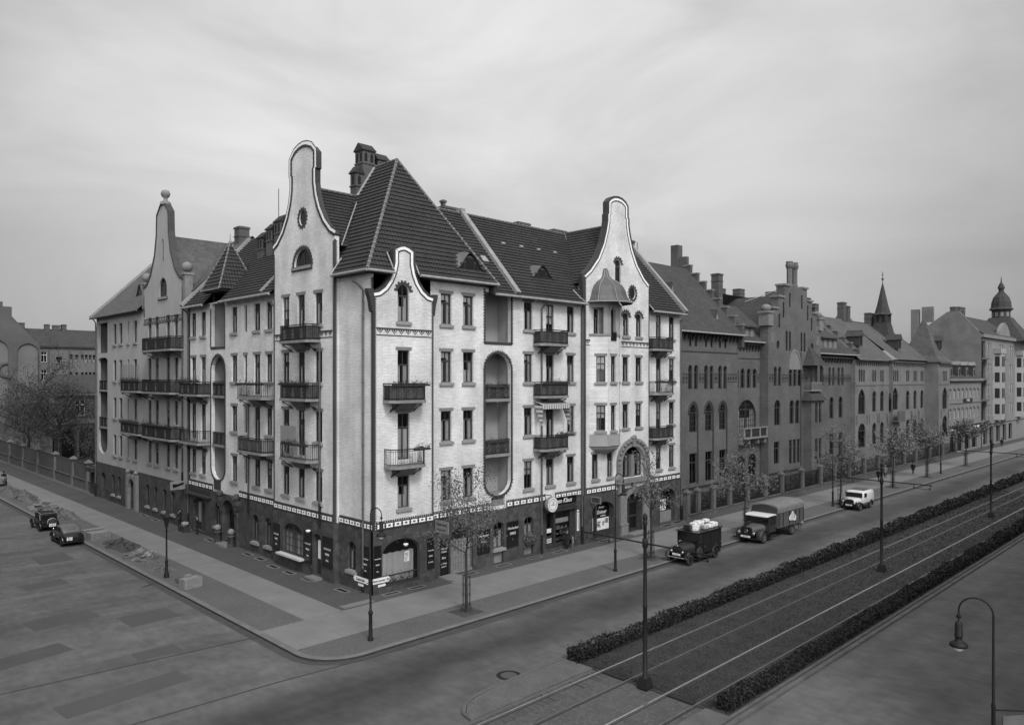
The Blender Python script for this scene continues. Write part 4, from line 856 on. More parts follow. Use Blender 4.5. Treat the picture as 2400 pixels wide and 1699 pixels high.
mb = MB(); soffit(mb, (0, 3.45), (0, -.3), (-.62, 0), 19.25, 19.33); soffit(mb, (-.62, -.28), (1.3, -.28), (0, -.36), 19.2, 19.33); soffit(mb, (3.25, 0), (9.9, 0), (0, -.62), 19.2, 19.33); soffit(mb, (9.5, 0), (11.9, 0), (0, -.62), 18.85, 18.68); mb.box((9.6, -.6, 18.7), (10.0, -.02, 19.3)); mb.build('soffit', M_WOOD, R1)
mb = MB(); mb.obox(Matrix.Translation((11.9, 2.45, 22.25)) @ Matrix.Rotation(atan2(6.7, 6.1), 4, 'X'), (.42, 9.0, .34)); mb.box((11.69, 5.3, 25.2), (12.11, 5.9, 25.85)); mb.build('party_wall', M_COPE, R1)
eyebrow(H1, RA, 7.75, 20.15, -.22, 2.7, 1.15, 1.886)
mb = MB(); mb.obox(Matrix.Translation((10.9, 1.85, 21.5)) @ Matrix.Rotation(atan2(1.098, 1), 4, 'X'), (.5, .6, .14)); mb.build('roof_hatch', M_ZINC, R1)
chimney(H1, 4.75, 5.75, 8.0, 9.0, 25.0, 29.35, 'x'); chimney(H1, 6.05, 7.0, 8.0, 9.0, 25.0, 28.9, 'x'); chimney(H1, 4.15, 4.75, 8.0, 8.7, 24.5, 27.6, 'y', vents=1); chimney(H1, 10.6, 12.5, 6.0, 6.8, 24.5, 26.0, hood=False); chimney(H1, 10.75, 11.0, 6.3, 6.6, 26.0, 26.5, hood=False)
mb = MB(); mb.box((8, 11.9, 0), (11.9, 12.1, 18.5)); mb.build('rear_wall', M_FIRE, H1)
# ------------------------------------------------------------------ house with the onion-domed oriel
H2 = thing('oriel_house', 'white brick house with swan-neck gable, onion-domed oriel and carved street portal', 'house', (22, 4, 0))
RB = PR(-.2); RBS = PR(-.25); tr = MB()
G3 = [(19.5, 21.1), (20.2, 21.6), (21.15, 22.62), (21.82, 23.8), (22.2, 24.9), (22.38, 25.65), (22.38, 26.2), (22.5, 26.28), (22.5, 27.2), (22.85, 27.55), (23.3, 27.75), (23.85, 27.82)]
mb = MB(); hs = []; rowwin(H2, RA, [(13.07, 13.95)], hs); rowwin(H2, RA, [(17.75, 18.6)], hs, top_lintel=False); hs.append(window(H2, RA, 'rect', 15.4, 16.28, 5.03, 7.0))
for z0, z1 in ((7.95, 10.85), (11.8, 14.72), (15.6, 18.45)): hs.append(window(H2, RA, 'rect', 15.4, 16.28, z0, z1, sill=False, lintel=z1 < 18))
wall(mb, RA, [(11.92, 3.9), (19.5, 3.9), (19.5, 18.8), (11.92, 18.8)], hs, .25); mb.build('wall', M_WHITE, H2)
for z, b in ((7.85, 1), (11.7, 1), (15.5, 1)): balcony(H2, RA, 14.05, 17.0, z, 1.0, board=b)
flowers(RA, 14.1, 16.9, 12.7, 1.0, 0, 'flower box on the middle bay balcony left of the oriel house gable', 80, .05); flowers(RA, 15.4, 17.4, 8.85, 1.0, 0, 'flower box under the striped awning', 90, .05)
downpipe(H2, RA, 14.82, .1, 18.1, elbow=(.5, .5)); downpipe(H2, RA, 19.35, .1, 18.4, d=-.16)
mb = MB(); hs = []
rowwin(H2, RB, [(24.45, 25.25), (26.25, 27.1)], hs, floors=(1, 2)); rowwin(H2, RB, [(20.5, 21.3), (22.4, 23.15)], hs, floors=(0,))
for u0, u1 in ((24.5, 25.3), (26.3, 27.08)): hs.append(window(H2, RB, 'arch', u0, u1, 16.48, 18.4, .38))
hs.append(window(H2, RB, 'arch', 23.45, 24.22, 20.75, 22.65, .38, var=0, sill=False)); hs.append(window(H2, RB, 'round', 25.42, 26.2, 19.6, 20.55, var=4, sill=False, style='plain'))
for u0, u1, v in ((20.7, 21.35, 1),): hs.append(window(H2, RB, 'rect', u0, u1, 16.48, 18.45, sill=False, lintel=False, var=v))
hs.append(at(outline('arch', 3.0, 2.55, 1.3), 25.85, 4.75))
wall(mb, RB, gpoly(G3, 23.85, 3.9), hs, .3, 0, thick=.5, me=1); mb.build('wall', [M_WHITE, M_ZINC], H2); coping(H2, RB, G3, 23.85, .5)
zigzag(tr, RB, 24.25, 28.15); zigzag(tr, RB, 19.6, 20.3); frieze(tr, RB, 19.75, 23.5); frieze(tr, RA, 11.95, 19.5, skip=((15.3, 16.4),)); frieze(tr, RA, 28.5, 33.2)
toothed(tr, RB, [(19.5, 3.9), (19.5, 20.9)], .2, .08, .14, side=-1); toothed(tr, RB, [(28.2, 3.9), (28.2, 20.9)], .06, .07, .14, side=1); tr.pbox(RA[0], 19.42, 19.5, 3.9, 18.6, -.16, -.001, 0)
for u in (24.9, 26.69): archring(tr, RB, u, 18.02, .42, .42, .17, .1, .19)
archring(tr, RB, 23.83, 22.27, .41, .42, .17, .1, .19); archring(tr, RB, 25.81, 20.07, .41, .49, .15, .1, .19, full=True)
for u in (19.5,): kneeler(tr, RB, u, 18.9, 21.1, .25, -1, -.02, .35)
# carved portal window group
mb = MB(); f = RB[0]; cu = 25.85
def ring(mb, P, cu, zs, a0, r0, a1, r1, d0, d1, m, n=20, leg=0.0):
    A = [(cu + a0 * cos(pi * i / n), zs + r0 * sin(pi * i / n)) for i in range(n + 1)]; B = [(cu + a1 * cos(pi * i / n), zs + r1 * sin(pi * i / n)) for i in range(n + 1)]
    if leg: A = [(cu + a0, zs - leg)] + A + [(cu - a0, zs - leg)]; B = [(cu + a1, zs - leg)] + B + [(cu - a1, zs - leg)]
    for i in range(len(A) - 1): mb.extr([A[i], A[i + 1], B[i + 1], B[i]], P[0], d0, d1, m)
ring(mb, RB, cu, 6.0, 1.51, 1.3, 1.85, 1.62, -.1, .1, 1, leg=1.25); ring(mb, RB, cu, 6.0, 1.86, 1.63, 2.25, 2.0, -.16, 0, 0, leg=1.35)
for i in range(15):
    a = pi * i / 14; mb.blob(f(cu + 2.05 * cos(a), 6.0 + 1.82 * sin(a), -.18), (.17, .09, .15), 0, 7, 5, .25)
for i in range(5):
    for s_ in (-1, 1): mb.blob(f(cu + s_ * 2.05, 4.8 + i * .27, -.17), (.13, .07, .13), 0, 6, 5, .2)
mb.pbox(f, cu - .22, cu + .22, 7.3, 7.95, -.22, 0, 0); mb.blob(f(cu, 8.05, -.15), (.4, .12, .2), 0, 8, 5, .2)
mb.pbox(f, cu - .2, cu + .2, 4.75, 6.6, .02, .28, 0); mb.pbox(f, cu - 2.4, cu + 2.4, 4.35, 4.72, -.34, 0, 0)
for u in (cu - 1.9, cu, cu + 1.9): mb.pbox(f, u - .22, u + .22, 3.5, 4.35, -.24, 0, 0)
o = mb.build('portal_surround', [M_STONEL, M_CREAM], H2)
for u0, u1 in ((24.42, 25.6), (26.1, 27.28)):
    window(H2, RB, 'arch', u0, u1, 4.8, 6.9, .55, var=2, rec=.1, sill=False)
# right end bay
mb = MB(); hs = []; rowwin(H2, RA, [(31.5, 32.35)], hs, top_lintel=False); hs.append(window(H2, RA, 'rect', 29.5, 30.3, 5.03, 7.0))
for z0, z1 in ((7.95, 10.85), (11.8, 14.72), (15.6, 18.45)): hs.append(window(H2, RA, 'rect', 29.5, 30.3, z0, z1, sill=False, lintel=z1 < 18))
wall(mb, RA, [(28.2, 3.9), (33.4, 3.9), (33.4, 18.85), (28.2, 18.85)], hs, .25); mb.build('wall', M_WHITE, H2)
for z, b in ((7.85, 1), (11.7, 0), (15.5, 1)): balcony(H2, RA, 28.2, 31.1, z, .9, board=b)
flowers(RA, 28.2, 31.3, 12.72, .9, 0, 'flower box on the open middle balcony at the right end of the oriel house', 80, .06)
downpipe(H2, RA, 33.25, .1, 18.3, d=-.14)
# oriel: canted bay seen edge on
o1 = [(20.2, -.2), (21.2, -1.2), (22.65, -1.2), (24.05, -.2)]; oc = (22.1, -.2)
def facetplane(a, b):
    a, b = Vector(a), Vector(b); L = (b - a).length; t = (b - a) / L; nn = Vector((-t.y, t.x))
    return lambda u, z, d: (a.x + t.x * u + nn.x * d, a.y + t.y * u + nn.y * d, z), L, atan2(t.y, t.x)
ow = MB(); orl = None
om = MB(); om.poly([(x, y, 16.4) for x, y in o1]); 
ORI = om.build('oriel', M_SLAB, H2)
for i in range(3):
    F_, L_, ang = facetplane(o1[i], o1[i + 1]); holes = []
    wd = min(.9, L_ * .5); c = L_ * (.62 if i == 0 else .5)
    for z0, z1 in ((8.88, 10.85), (12.7, 14.72)):
        fm, pm, cm = window_meshes('rect', wd if i == 0 else .6, z1 - z0, 0, 'std', 4 if i == 0 else 1); w = put('window', fm, H2, F_(c, z0, 0), ang); put('pane', pm, w); put('curtain', cm, w); s_ = put('sill', sillmesh('sill', wd if i == 0 else .6), w); l = put('lintel', sillmesh('lintel', wd if i == 0 else .6), w); l.location = (0, 0, z1 - z0 + .01)
        holes.append(at(outline('rect', wd if i == 0 else .6, z1 - z0), c, z0))
    ow2 = MB(); wall(ow2, (F_, 'X', 0), [(0, 8.85 - .25), (L_, 8.85 - .25), (L_, 16.4), (0, 16.4)], holes, .2); ow2.build('oriel_wall', M_WHITE, ORI)
    # plastered apron and tapering foot
    ap = MB(); ap.extr([(0, 7.75), (L_, 7.75), (L_, 8.6), (0, 8.6)], F_, -.03, .1); ap.build('oriel_apron', M_LOG, ORI)
mb = MB()
sc = lambda k: [(oc[0] + (x - oc[0]) * k, oc[1] + (y - oc[1]) * k) for x, y in o1]
secs = [[(x, y, z) for x, y in sc(k)] for k, z in ((1.06, 7.78), (1.06, 7.66), (.98, 7.6), (.9, 7.42), (.68, 7.22), (.4, 7.08), (.12, 6.9))]
mb.loft(secs, 0, sm=False); mb.loft([[(x, y, z) for x, y in sc(k)] for k, z in ((1.03, 16.3), (1.05, 16.3), (1.05, 16.48), (1.0, 16.48))], 1, sm=False); mb.build('oriel_foot', [M_LOG, M_SLAB], ORI)
# open top storey of the oriel: posts, pointed opening, balustrade
F_, L_, ang = facetplane(o1[1], o1[2]); mb = MB(); wall(mb, (F_, 'X', 0), [(0, 16.45), (L_, 16.45), (L_, 18.95), (0, 18.95)], [[(L_ / 2 + x, z) for x, z in ((-.3, 16.5), (.3, 16.5), (.3, 18.3), (.2, 18.4), (.2, 18.55), (-.2, 18.55), (-.2, 18.4), (-.3, 18.3))]], .25); mb.pbox(F_, L_ / 2 - .3, L_ / 2 + .3, 16.5, 18.5, .4, .44, 1)
F2, L2, a2 = facetplane(o1[2], o1[3]); wall(mb, (F2, 'X', 0), [(0, 16.45), (L2, 16.45), (L2, 18.95), (0, 18.95)], [], .25)
F0, L0, a0 = facetplane(o1[0], o1[1]); mb.pbox(F0, L0 - .32, L0, 16.45, 18.95, 0, .25); mb.pbox(F0, 0, L0 - .32, 18.55, 18.95, 0, .2); mb.build('oriel_loggia', [M_LOG, M_DARK], ORI)
mb = MB(); mb.pbox(F_, L_ / 2 - .33, L_ / 2 + .33, 15.95, 16.6, -.06, -.02); [mb.tube([F_(L_ / 2 - .3 + k * .1, 15.95, -.09), F_(L_ / 2 - .3 + k * .1, 16.7, -.09)], .012, 4) for k in range(7)]; mb.build('oriel_railing', M_IRON, ORI)
mb = MB(); prof = [(2.15, 18.9), (2.2, 18.98), (1.95, 19.12), (1.78, 19.45), (1.66, 19.9), (1.42, 20.3), (1.0, 20.65), (.55, 20.9), (.33, 21.15), (.26, 21.5), (.24, 21.62), (.12, 21.78), (0, 21.8)]
mb.lathe((22.1, -.25, 0), prof, 8, sm=False, a0=radians(112)); mb.lathe((22.1, -.25, 0), [(2.22, 18.9), (2.26, 18.95), (2.2, 19.0)], 8, 1, sm=False, a0=radians(112))
for j in range(8):
    a = radians(112) + 2 * pi * j / 8; mb.tube([(22.1 + r * cos(a), -.25 + r * sin(a), z) for r, z in prof[1:-2]], .03, 4, 1)
mb.build('oriel_dome', [M_ZINCD, M_ZINC], ORI)
# striped awning of the bay balcony
t = thing('striped_awning', 'striped cloth awning over the lowest bay balcony of the oriel house', 'awning', (15.5, -.5, 9.8)); mb = MB(); n = 24
for k in range(n):
    u0 = 14.0 + 3.0 * k / n; u1 = 14.0 + 3.0 * (k + 1) / n; m = k % 2
    mb.add([(u0, -.05, 11.35), (u1, -.05, 11.35), (u1, -1.0, 11.05), (u0, -1.0, 11.05)], [[0, 1, 2, 3]], m); mb.add([(u0, -1.0, 11.05), (u1, -1.0, 11.05), (u1, -1.02, 10.76), (u0, -1.02, 10.76)], [[0, 1, 2, 3]], m)
mb.build('canopy', [M_CLOTHL, M_CLOTHG], t)
for u in (14.02, 16.98):
    mb = MB()
    for k in range(10):
        z1 = 11.0 - k * .16; w1 = .9 - k * .085; w2 = .9 - (k + 1) * .085; mb.add([(u, -.98, z1), (u, -.98 + w1, z1), (u, -.98 + w2, z1 - .16), (u, -.98, z1 - .16)], [[0, 1, 2, 3]], k % 2)
    mb.build('side_curtain', [M_CLOTHL, M_CLOTHG], t)
# ground floor
mb = MB(); hs = [window(H2, RS, 'arch', 13.05, 14.0, 1.2, 3.0, .35, var=5, sill=False), [(15.3, .3), (18.62, .3), (18.62, 3.02), (15.3, 3.02)], [(13.06, .25), (13.99, .25), (13.99, 1.1), (13.06, 1.1)]]
wall(mb, RS, [(11.92, 0), (19.5, 0), (19.5, 3.9), (11.92, 3.9)], hs, .45); mb.build('stone_base', M_STONE, H2)
mb = MB(); mb.pbox(RS[0], 13.07, 13.98, .26, 1.09, .2, .25); mb.build('apron_panel', M_CONC, H2)
mb = MB(); hs = [at(outline('arch', 2.75, 2.85, .7), 21.88, .28), at(outline('arch', 2.3, 3.3, .75), 25.95, .13)]
wall(mb, RBS, [(19.5, 0), (28.2, 0), (28.2, 3.9), (19.5, 3.9)], hs, .6, 0, 0, thick=.4); mb.build('stone_base', M_STONE, H2)
mb = MB(); hs = [at(outline('arch', 2.3, 3.05, .75), 31.2, .2)]; wall(mb, RS, [(28.2, 0), (33.4, 0), (33.4, 3.9), (28.2, 3.9)], hs, .6); mb.build('stone_base', M_STONE, H2)
mb = MB()
for u0, u1 in ((23.95, 24.8), (27.1, 27.95)): mb.pbox(RBS[0], u0, u1, .1, 3.5, -.16, .0); mb.pbox(RBS[0], u0 - .04, u1 + .04, .1, .95, -.26, -.16); mb.pbox(RBS[0], u0 - .06, u1 + .06, .95, 1.07, -.3, .0)
ring(mb, RBS, 25.95, 2.68, 1.16, .76, 1.6, 1.15, -.1, 0, 0)
mb.build('portal_pillars', M_STONEL, H2)
mb = MB(); mb.pbox(RBS[0], 24.8, 27.1, .13, 3.43, .55, .6, 0)
for u in (24.95, 26.05): mb.pbox(RBS[0], u, u + .9, .4, 1.3, .52, .549, 1); mb.pbox(RBS[0], u, u + .9, 1.5, 2.5, .52, .549, 1)
mb.build('street_door', [M_WOOD, M_BLACK], H2); mb = MB(); mb.box((24.7, -1.15, .1), (27.3, -.26, .2)); mb.build('door_step', M_SLABS, H2)
# shop fronts
f = RS[0]; mb = MB(); mb.pbox(f, 15.3, 15.55, .3, 3.0, .12, .4); mb.pbox(f, 16.25, 16.45, .3, 3.0, .05, .4); mb.pbox(f, 18.15, 18.6, .3, 3.0, .1, .4); mb.pbox(f, 15.31, 18.6, .3, .62, .1, .42); mb.pbox(f, 15.2, 18.75, 3.02, 3.2, -.16, .05); mb.pbox(f, 15.25, 18.7, 3.22, 3.45, -.1, -.001); mb.pbox(f, 15.55, 16.25, .62, 1.2, .25, .3); mb.pbox(f, 15.3, 18.6, .3, 3.0, 1.2, 1.22); SF = mb.build('shop_front', M_WOOD, H2)
mb = MB(); mb.add([f(16.45, .62, .2), f(18.15, .62, .2), f(18.15, 2.9, .2), f(16.45, 2.9, .2)], [[0, 1, 2, 3]]); mb.build('pane', M_GLASS, SF); mb = MB(); mb.pbox(f, 16.46, 18.1, 2.05, 2.4, .25, .27); mb.build('blind', M_CURT, SF)
mb = MB()
for z in (.72, 1.15, 1.55): mb.pbox(f, 16.5, 18.1, z - .03, z, .3, .7, 1)
for k in range(46): x = rnd.uniform(16.5, 18.05); z = rnd.choice((.72, .72, 1.15, 1.55)); h = rnd.uniform(.06, .26); w = rnd.uniform(.03, .1); mb.pbox(f, x, x + w, z, z + h, .32, .36 + rnd.random() * .2, rnd.choice((0, 0, 2)))
mb.build('window_display', [M_PAPER, M_WOOD, M_CARD], SF)
mb = MB(); mb.pbox(f, 15.58, 16.2, 1.45, 1.75, .26, .28); [mb.pbox(f, 15.58, 16.2, z, z + .06, .24, .255) for z in (.7, .82, .94)]; mb.build('door_notices', M_PAPER, SF)
f = RBS[0]; mb = MB(); A = at(outline('arch', 2.74, 2.84, .7), 21.88, .285); mb.extr(A, f, .5, .55, 0); mb.pbox(f, 20.52, 23.24, .29, .75, .3, .5, 1); mb.pbox(f, 21.1, 21.3, .29, 2.9, .2, .5, 1); SF2 = mb.build('shop_front', [M_BLACK, M_WOOD], H2)
mb = MB(); mb.pbox(f, 21.34, 23.08, .82, 1.75, .42, .46); mb.pbox(f, 20.55, 21.08, .85, 1.85, .42, .46); PS = mb.build('poster_panel', M_PAPER, SF2)
mb = MB()
for k in range(16): x = rnd.uniform(21.45, 22.4); z = rnd.uniform(.95, 1.55); mb.pbox(f, x, x + rnd.uniform(.06, .22), z, z + rnd.uniform(.05, .2), .405, .419, rnd.choice((0, 1)))
mb.pbox(f, 22.62, 22.98, 1.3, 1.68, .405, .419, 1); mb.build('print', [M_CARD, M_CLOTHG], PS)
f = RS[0]; mb = MB(); A = at(outline('arch', 2.29, 3.04, .75), 31.2, .205); mb.extr(A, f, .5, .55, 0); mb.pbox(f, 30.1, 32.3, .21, 1.15, .35, .5, 2); mb.pbox(f, 30.05, 30.25, .21, 3.0, .3, .5, 1); mb.pbox(f, 30.3, 31.55, 1.25, 2.2, .44, .48, 3); mb.pbox(f, 30.9, 30.95, 1.25, 2.2, .42, .439, 1); mb.build('shop_front', [M_BLACK, M_WOOD, M_CONC, M_CURT], H2)
tr.build('brick_trim', [M_DBRICK, M_INLAY], H2)
# roof
rf = MB(); courses(rf, [(x, y, ZM(y)) for x, y in [(11.9, -.6), (19.45, -.6), (19.45, 0.3), (28.25, 0.3), (28.25, -.6), (33.3, -.6), (33.3, 5.5), (11.9, 5.5)]][:0] or [(x, y, ZM(y)) for x, y in [(11.9, -.6), (19.45, -.6), (19.45, 5.5), (11.9, 5.5)]], m=0)
courses(rf, [(x, y, ZM(y)) for x, y in [(19.45, .3), (28.25, .3), (28.25, 5.5), (19.45, 5.5)]], m=0); courses(rf, [(x, y, ZM(y)) for x, y in [(28.25, -.6), (33.3, -.6), (33.3, 5.5), (28.25, 5.5)]], m=0)
courses(rf, [(23.85, .28, 25.5), (23.85, 5.6, 25.5), (19.5, 5.6, 20.4), (19.5, .28, 20.4)], m=1); courses(rf, [(23.85, .28, 25.5), (23.85, 5.6, 25.5), (28.2, 5.6, 20.4), (28.2, .28, 20.4)], m=1)
rf.poly([(11.9, 5.5, 25.4), (33.3, 5.5, 25.4), (33.3, 12, 18.5), (11.9, 12, 18.5)], 2); R2 = rf.build('roof', [M_TILEX, M_TILEY, M_SLATED], H2)
mb = MB(); ridge(mb, (12.1, 5.5, 25.5), (33.2, 5.5, 25.5), .1); ridge(mb, (23.85, .4, 25.58), (23.85, 5.4, 25.58), .1); mb.tube([(19.55, .35, 19.85), (20.6, 1.6, 21.2), (23.75, 5.45, 25.42)], .06, 5, 1); mb.build('ridge_tiles', [MATS['ridge_tile'], M_COPE], R2)
mb = MB(); gutter(mb, (11.9, -.66, 18.7), (19.45, -.66, 18.7)); gutter(mb, (28.3, -.66, 18.7), (33.35, -.66, 18.7)); mb.tube([(19.4, -.6, 18.8), (19.0, -.25, 19.2), (18.7, .2, 19.8)], .05, 5); mb.tube([(28.3, -.6, 18.8), (28.3, .2, 19.7)], .05, 5); mb.build('gutter', M_ZINC, R2)
mb = MB(); soffit(mb, (11.9, 0), (19.45, 0), (0, -.62), 18.85, 18.68); soffit(mb, (28.25, 0), (33.3, 0), (0, -.62), 18.85, 18.68); mb.build('soffit', M_WOOD, R2)
mb = MB(); mb.obox(Matrix.Translation((33.3, 2.45, 22.3)) @ Matrix.Rotation(atan2(6.7, 6.1), 4, 'X'), (.4, 9.2, .4)); mb.build('party_wall', M_COPE, R2)
eyebrow(H2, RA, 16.1, 20.45, 1.0, 2.7, 1.0, 1.098)
for k in range(4): x = 14.3 + k * 1.95; mb = MB(); mb.obox(Matrix.Translation((x, 3.4, 23.25)) @ Matrix.Rotation(atan2(1.098, 1), 4, 'X'), (.32, .2, .1)); mb.build('vent_tile', M_COPE, R2)
chimney(H2, 18.5, 19.9, 6.0, 6.7, 24.5, 25.95, hood=False); chimney(H2, 22.9, 24.6, 6.0, 6.7, 24.5, 25.95, hood=False)
mb = MB(); mb.box((12, 11.9, 0), (33.3, 12.1, 18.5)); mb.box((33.2, .05, 0), (33.39, 12, 18.6)); mb.build('rear_wall', M_FIRE, H2)
# ------------------------------------------------------------------ white house in the side street
H3 = thing('side_street_house', 'white brick house in the side street with pyramid-roofed loggia bay and arched doorway', 'house', (4, 19, 0)); tr = MB()
mb = MB(); hs = []
rowwin(H3, LA, [(12.36, 13.26), (18.0, 18.98)], hs, top_lintel=False); rowwin(H3, LA, [(16.32, 16.82)], hs, top_lintel=False, sill=False)
rowwin(H3, LA, [(14.2, 15.2)], hs, floors=(0, 3), top_lintel=False); rowwin(H3, LA, [(25.85, 26.85), (23.85, 24.85)], hs, floors=(0, 3), top_lintel=False)
for u0, u1 in ((14.2, 15.2), (25.85, 26.85), (23.85, 24.85)):
    for z0, z1 in ((7.9, 10.85), (11.8, 14.72)): hs.append(window(H3, LA, 'rect', u0, u1, z0, z1, sill=False))
hs.append(capsule(20.2, 22.72, 4.86, 14.75, 1.15, 1.0)); hs.append([(20.2, 15.5), (22.72, 15.5), (22.72, 19.0), (20.2, 19.0)])
wall(mb, LA, [(11.35, 3.9), (27.35, 3.9), (27.35, 19.1), (11.35, 19.1)], hs, .28); mb.build('wall', M_WHITE, H3)
loggia(H3, LA, 20.2, 22.72, 4.8, 14.85, (4.9, 7.68, 11.6)); loggia(H3, LA, 20.2, 22.72, 15.45, 19.2, (15.55,))
cp = capsule(20.2, 22.72, 4.86, 14.75, 1.15, 1.0, 10); toothed(tr, LA, cp + [cp[0]], .13, .085, .2, .03, side=-1); toothed(tr, LA, [(22.72, 15.5), (22.72, 18.6)], .14, .09, .2, .03, side=-1); toothed(tr, LA, [(20.2, 15.5), (20.2, 18.8)], .05, .06, .2, .03, side=1)
tr.pbox(LA[0], 20.1, 22.85, 15.3, 15.5, -.03, 0, 0); tr.pbox(LA[0], 20.9, 22.1, 4.1, 4.86, -.06, 0, 0); toothed(tr, LA, [(27.3, 3.9), (27.3, 19)], .22, .07, .14, side=1)
frieze(tr, LA, 11.4, 17.6, skip=()); frieze(tr, LA, 22.4, 27.3)
tr.build('brick_trim', [M_DBRICK, M_INLAY], H3)
for z, b in ((7.7, 2), (11.62, 0)): balcony(H3, LA, 11.75, 16.1, z, .95, board=b if b else 0)
for z, b in ((7.7, 0), (11.66, 1)): balcony(H3, LA, 22.95, 27.35, z, .9, board=b)
flowers(LA, 11.8, 16.1, 12.66, .95, 0, 'flower box on the upper open balcony of the side street house', 70, .25); flowers(LA, 23.0, 27.3, 12.76, .9, 0, 'bushy flower box on the boarded balcony beside the grey plaster house', 130, .08); flowers(LA, 20.4, 22.6, 12.66, -.1, 0, 'flower box in the arched loggia of the side street house', 60, .05)
downpipe(H3, LA, 11.75, .1, 18.0, d=-.12, elbow=(.4, .45)); mb = MB(); mb.tube([(-.13, 11.75, 1.6), (-.13, 11.75, 4.1)], .075, 7); mb.build('pipe_sleeve', M_CREAM, H3); downpipe(H3, LA, 15.9, 3.0, 11.0, d=-.1); downpipe(H3, LA, 27.2, .1, 18.4, d=-.14, elbow=(.3, .4))
mb = MB(); hs = [window(H3, LS, 'arch', 14.35, 15.3, .95, 2.95, .35, var=1), window(H3, LS, 'arch', 12.35, 13.3, .95, 2.98, .35, var=2), window(H3, LS, 'arch', 21.0, 21.95, 1.15, 3.0, .35, var=1), at(outline('arch', 2.1, 3.4, .95), 19.1, .13), at(outline('arch', 2.4, 2.75, .6), 25.05, .28)]
wall(mb, LS, [(11.35, 0), (27.35, 0), (27.35, 3.9), (11.35, 3.9)], hs, .5); mb.build('stone_base', M_STONE, H3)
f = LS[0]; mb = MB(); mb.pbox(f, 18.05, 20.15, .13, 3.5, .45, .5, 0); mb.pbox(f, 19.2, 20.1, .4, 2.6, .42, .449, 1); mb.build('street_door', [M_WOOD, M_BLACK], H3)
mb = MB(); ring(mb, LS, 19.1, 2.6, 1.06, .96, 1.5, 1.35, -.22, 0, 0)
for u in (17.8, 20.4): mb.pbox(f, u - .2, u + .2, .1, 2.6, -.16, 0)
for u in (17.6, 20.6): mb.blob(f(u, 3.9, -.2), (.28, .28, .3), 0, 8, 6); mb.pbox(f, u - .3, u + .3, 3.3, 3.65, -.35, 0); mb.loft([[f(u + x, z, d) for x, z in ((-.25 * k, 3.3), (.25 * k, 3.3), (.1 * k, 2.9), (-.1 * k, 2.9))] for k, d in ((1, -.3), (1, 0))], 0, sm=False)
mb.build('portal_surround', M_STONE, H3)
for i, u in enumerate((17.95, 20.35)):
    mb = MB(); mb.lathe(f(u, 0.1, -.45), [(.26, 0), (.22, .75), (.3, .82), (.3, .9), (.2, .95)], 10); mb.blob(f(u, 1.28, -.45), (.26, .26, .26), 1, 10, 8); tag(mb.build('stone_bollard', [M_STONE, M_CONC]), 'stone bollard with ball top at the ' + ('right' if i == 0 else 'left') + ' side of the arched side portal', 'bollard', 'ball bollards of the side portal')
mb = MB(); mb.box((-.9, 18.2, .1), (-.1, 20.0, .22)); mb.build('door_step', M_SLABS, H3)
mb = MB(); mb.pbox(f, 23.86, 26.24, .29, 3.0, .45, .5, 0); mb.pbox(f, 24.9, 25.1, .29, 2.8, .2, .45, 1); mb.pbox(f, 25.2, 26.1, .9, 2.6, .38, .42, 2); mb.pbox(f, 22.7, 27.3, 3.25, 3.42, -.35, 0, 1); mb.pbox(f, 22.7, 27.3, 3.42, 3.85, -.12, 0, 0); mb.build('shop_front', [M_WOOD, M_FRAME, M_LOG], H3)
ZW = lambda x: 18.95 + (x + .6) * 1.06
rf = MB(); courses(rf, [(x, y, ZW(x)) for x, y in [(-.6, 11.4), (-.6, 19.95), (5.5, 19.95), (5.5, 11.4)]], m=1); courses(rf, [(x, y, ZW(x)) for x, y in [(-.6, 22.95), (-.6, 27.4), (5.5, 27.4), (5.5, 22.95)]], m=1); courses(rf, [(x, y, ZW(x)) for x, y in [(.3, 19.95), (.3, 22.95), (5.5, 22.95), (5.5, 19.95)]], m=1)
rf.poly([(5.5, 11.4, 25.4), (5.5, 27.4, 25.4), (12, 27.4, 18.5), (12, 11.4, 18.5)], 2)
b = [(-.65, 19.75), (-.65, 23.15), (2.6, 23.15), (2.6, 19.75)]; ap = (1.0, 21.45, 24.0)
for i in range(4): p, q = b[i], b[(i + 1) % 4]; courses(rf, [(*p, 20.0), (*q, 20.0), ap], m=1 if i in (0, 2) else 0)
R3 = rf.build('roof', [M_TILEX, M_TILEY, M_SLATED], H3)
mb = MB(); [ridge(mb, (*p, 20.0), ap, .09) for p in b]; ridge(mb, (5.5, 11.5, 25.45), (5.5, 27.4, 25.45), .1); mb.lathe((1.0, 21.45, 23.9), [(.15, 0), (.1, .2), (.04, .3), (.03, .75), (0, .8)], 8, 1)
mb.obox(Matrix.Translation((2.45, 27.45, 22.35)) @ Matrix.Rotation(-atan2(1.06, 1), 4, 'Y'), (8.9, .4, .3), 1); mb.obox(Matrix.Translation((2.5, 13.2, 22.3)) @ Matrix.Rotation(-atan2(1.06, 1), 4, 'Y'), (8.6, .3, .2), 1); mb.build('ridge_tiles', [MATS['ridge_tile'], M_COPE], R3)
mb = MB(); gutter(mb, (-.67, 11.5, 18.9), (-.67, 19.9, 18.9)); gutter(mb, (-.67, 23.0, 18.9), (-.67, 27.4, 18.9)); mb.tube([(-.7, 19.75, 19.98), (-.7, 23.15, 19.98)], .05, 5); mb.build('gutter', M_ZINC, R3)
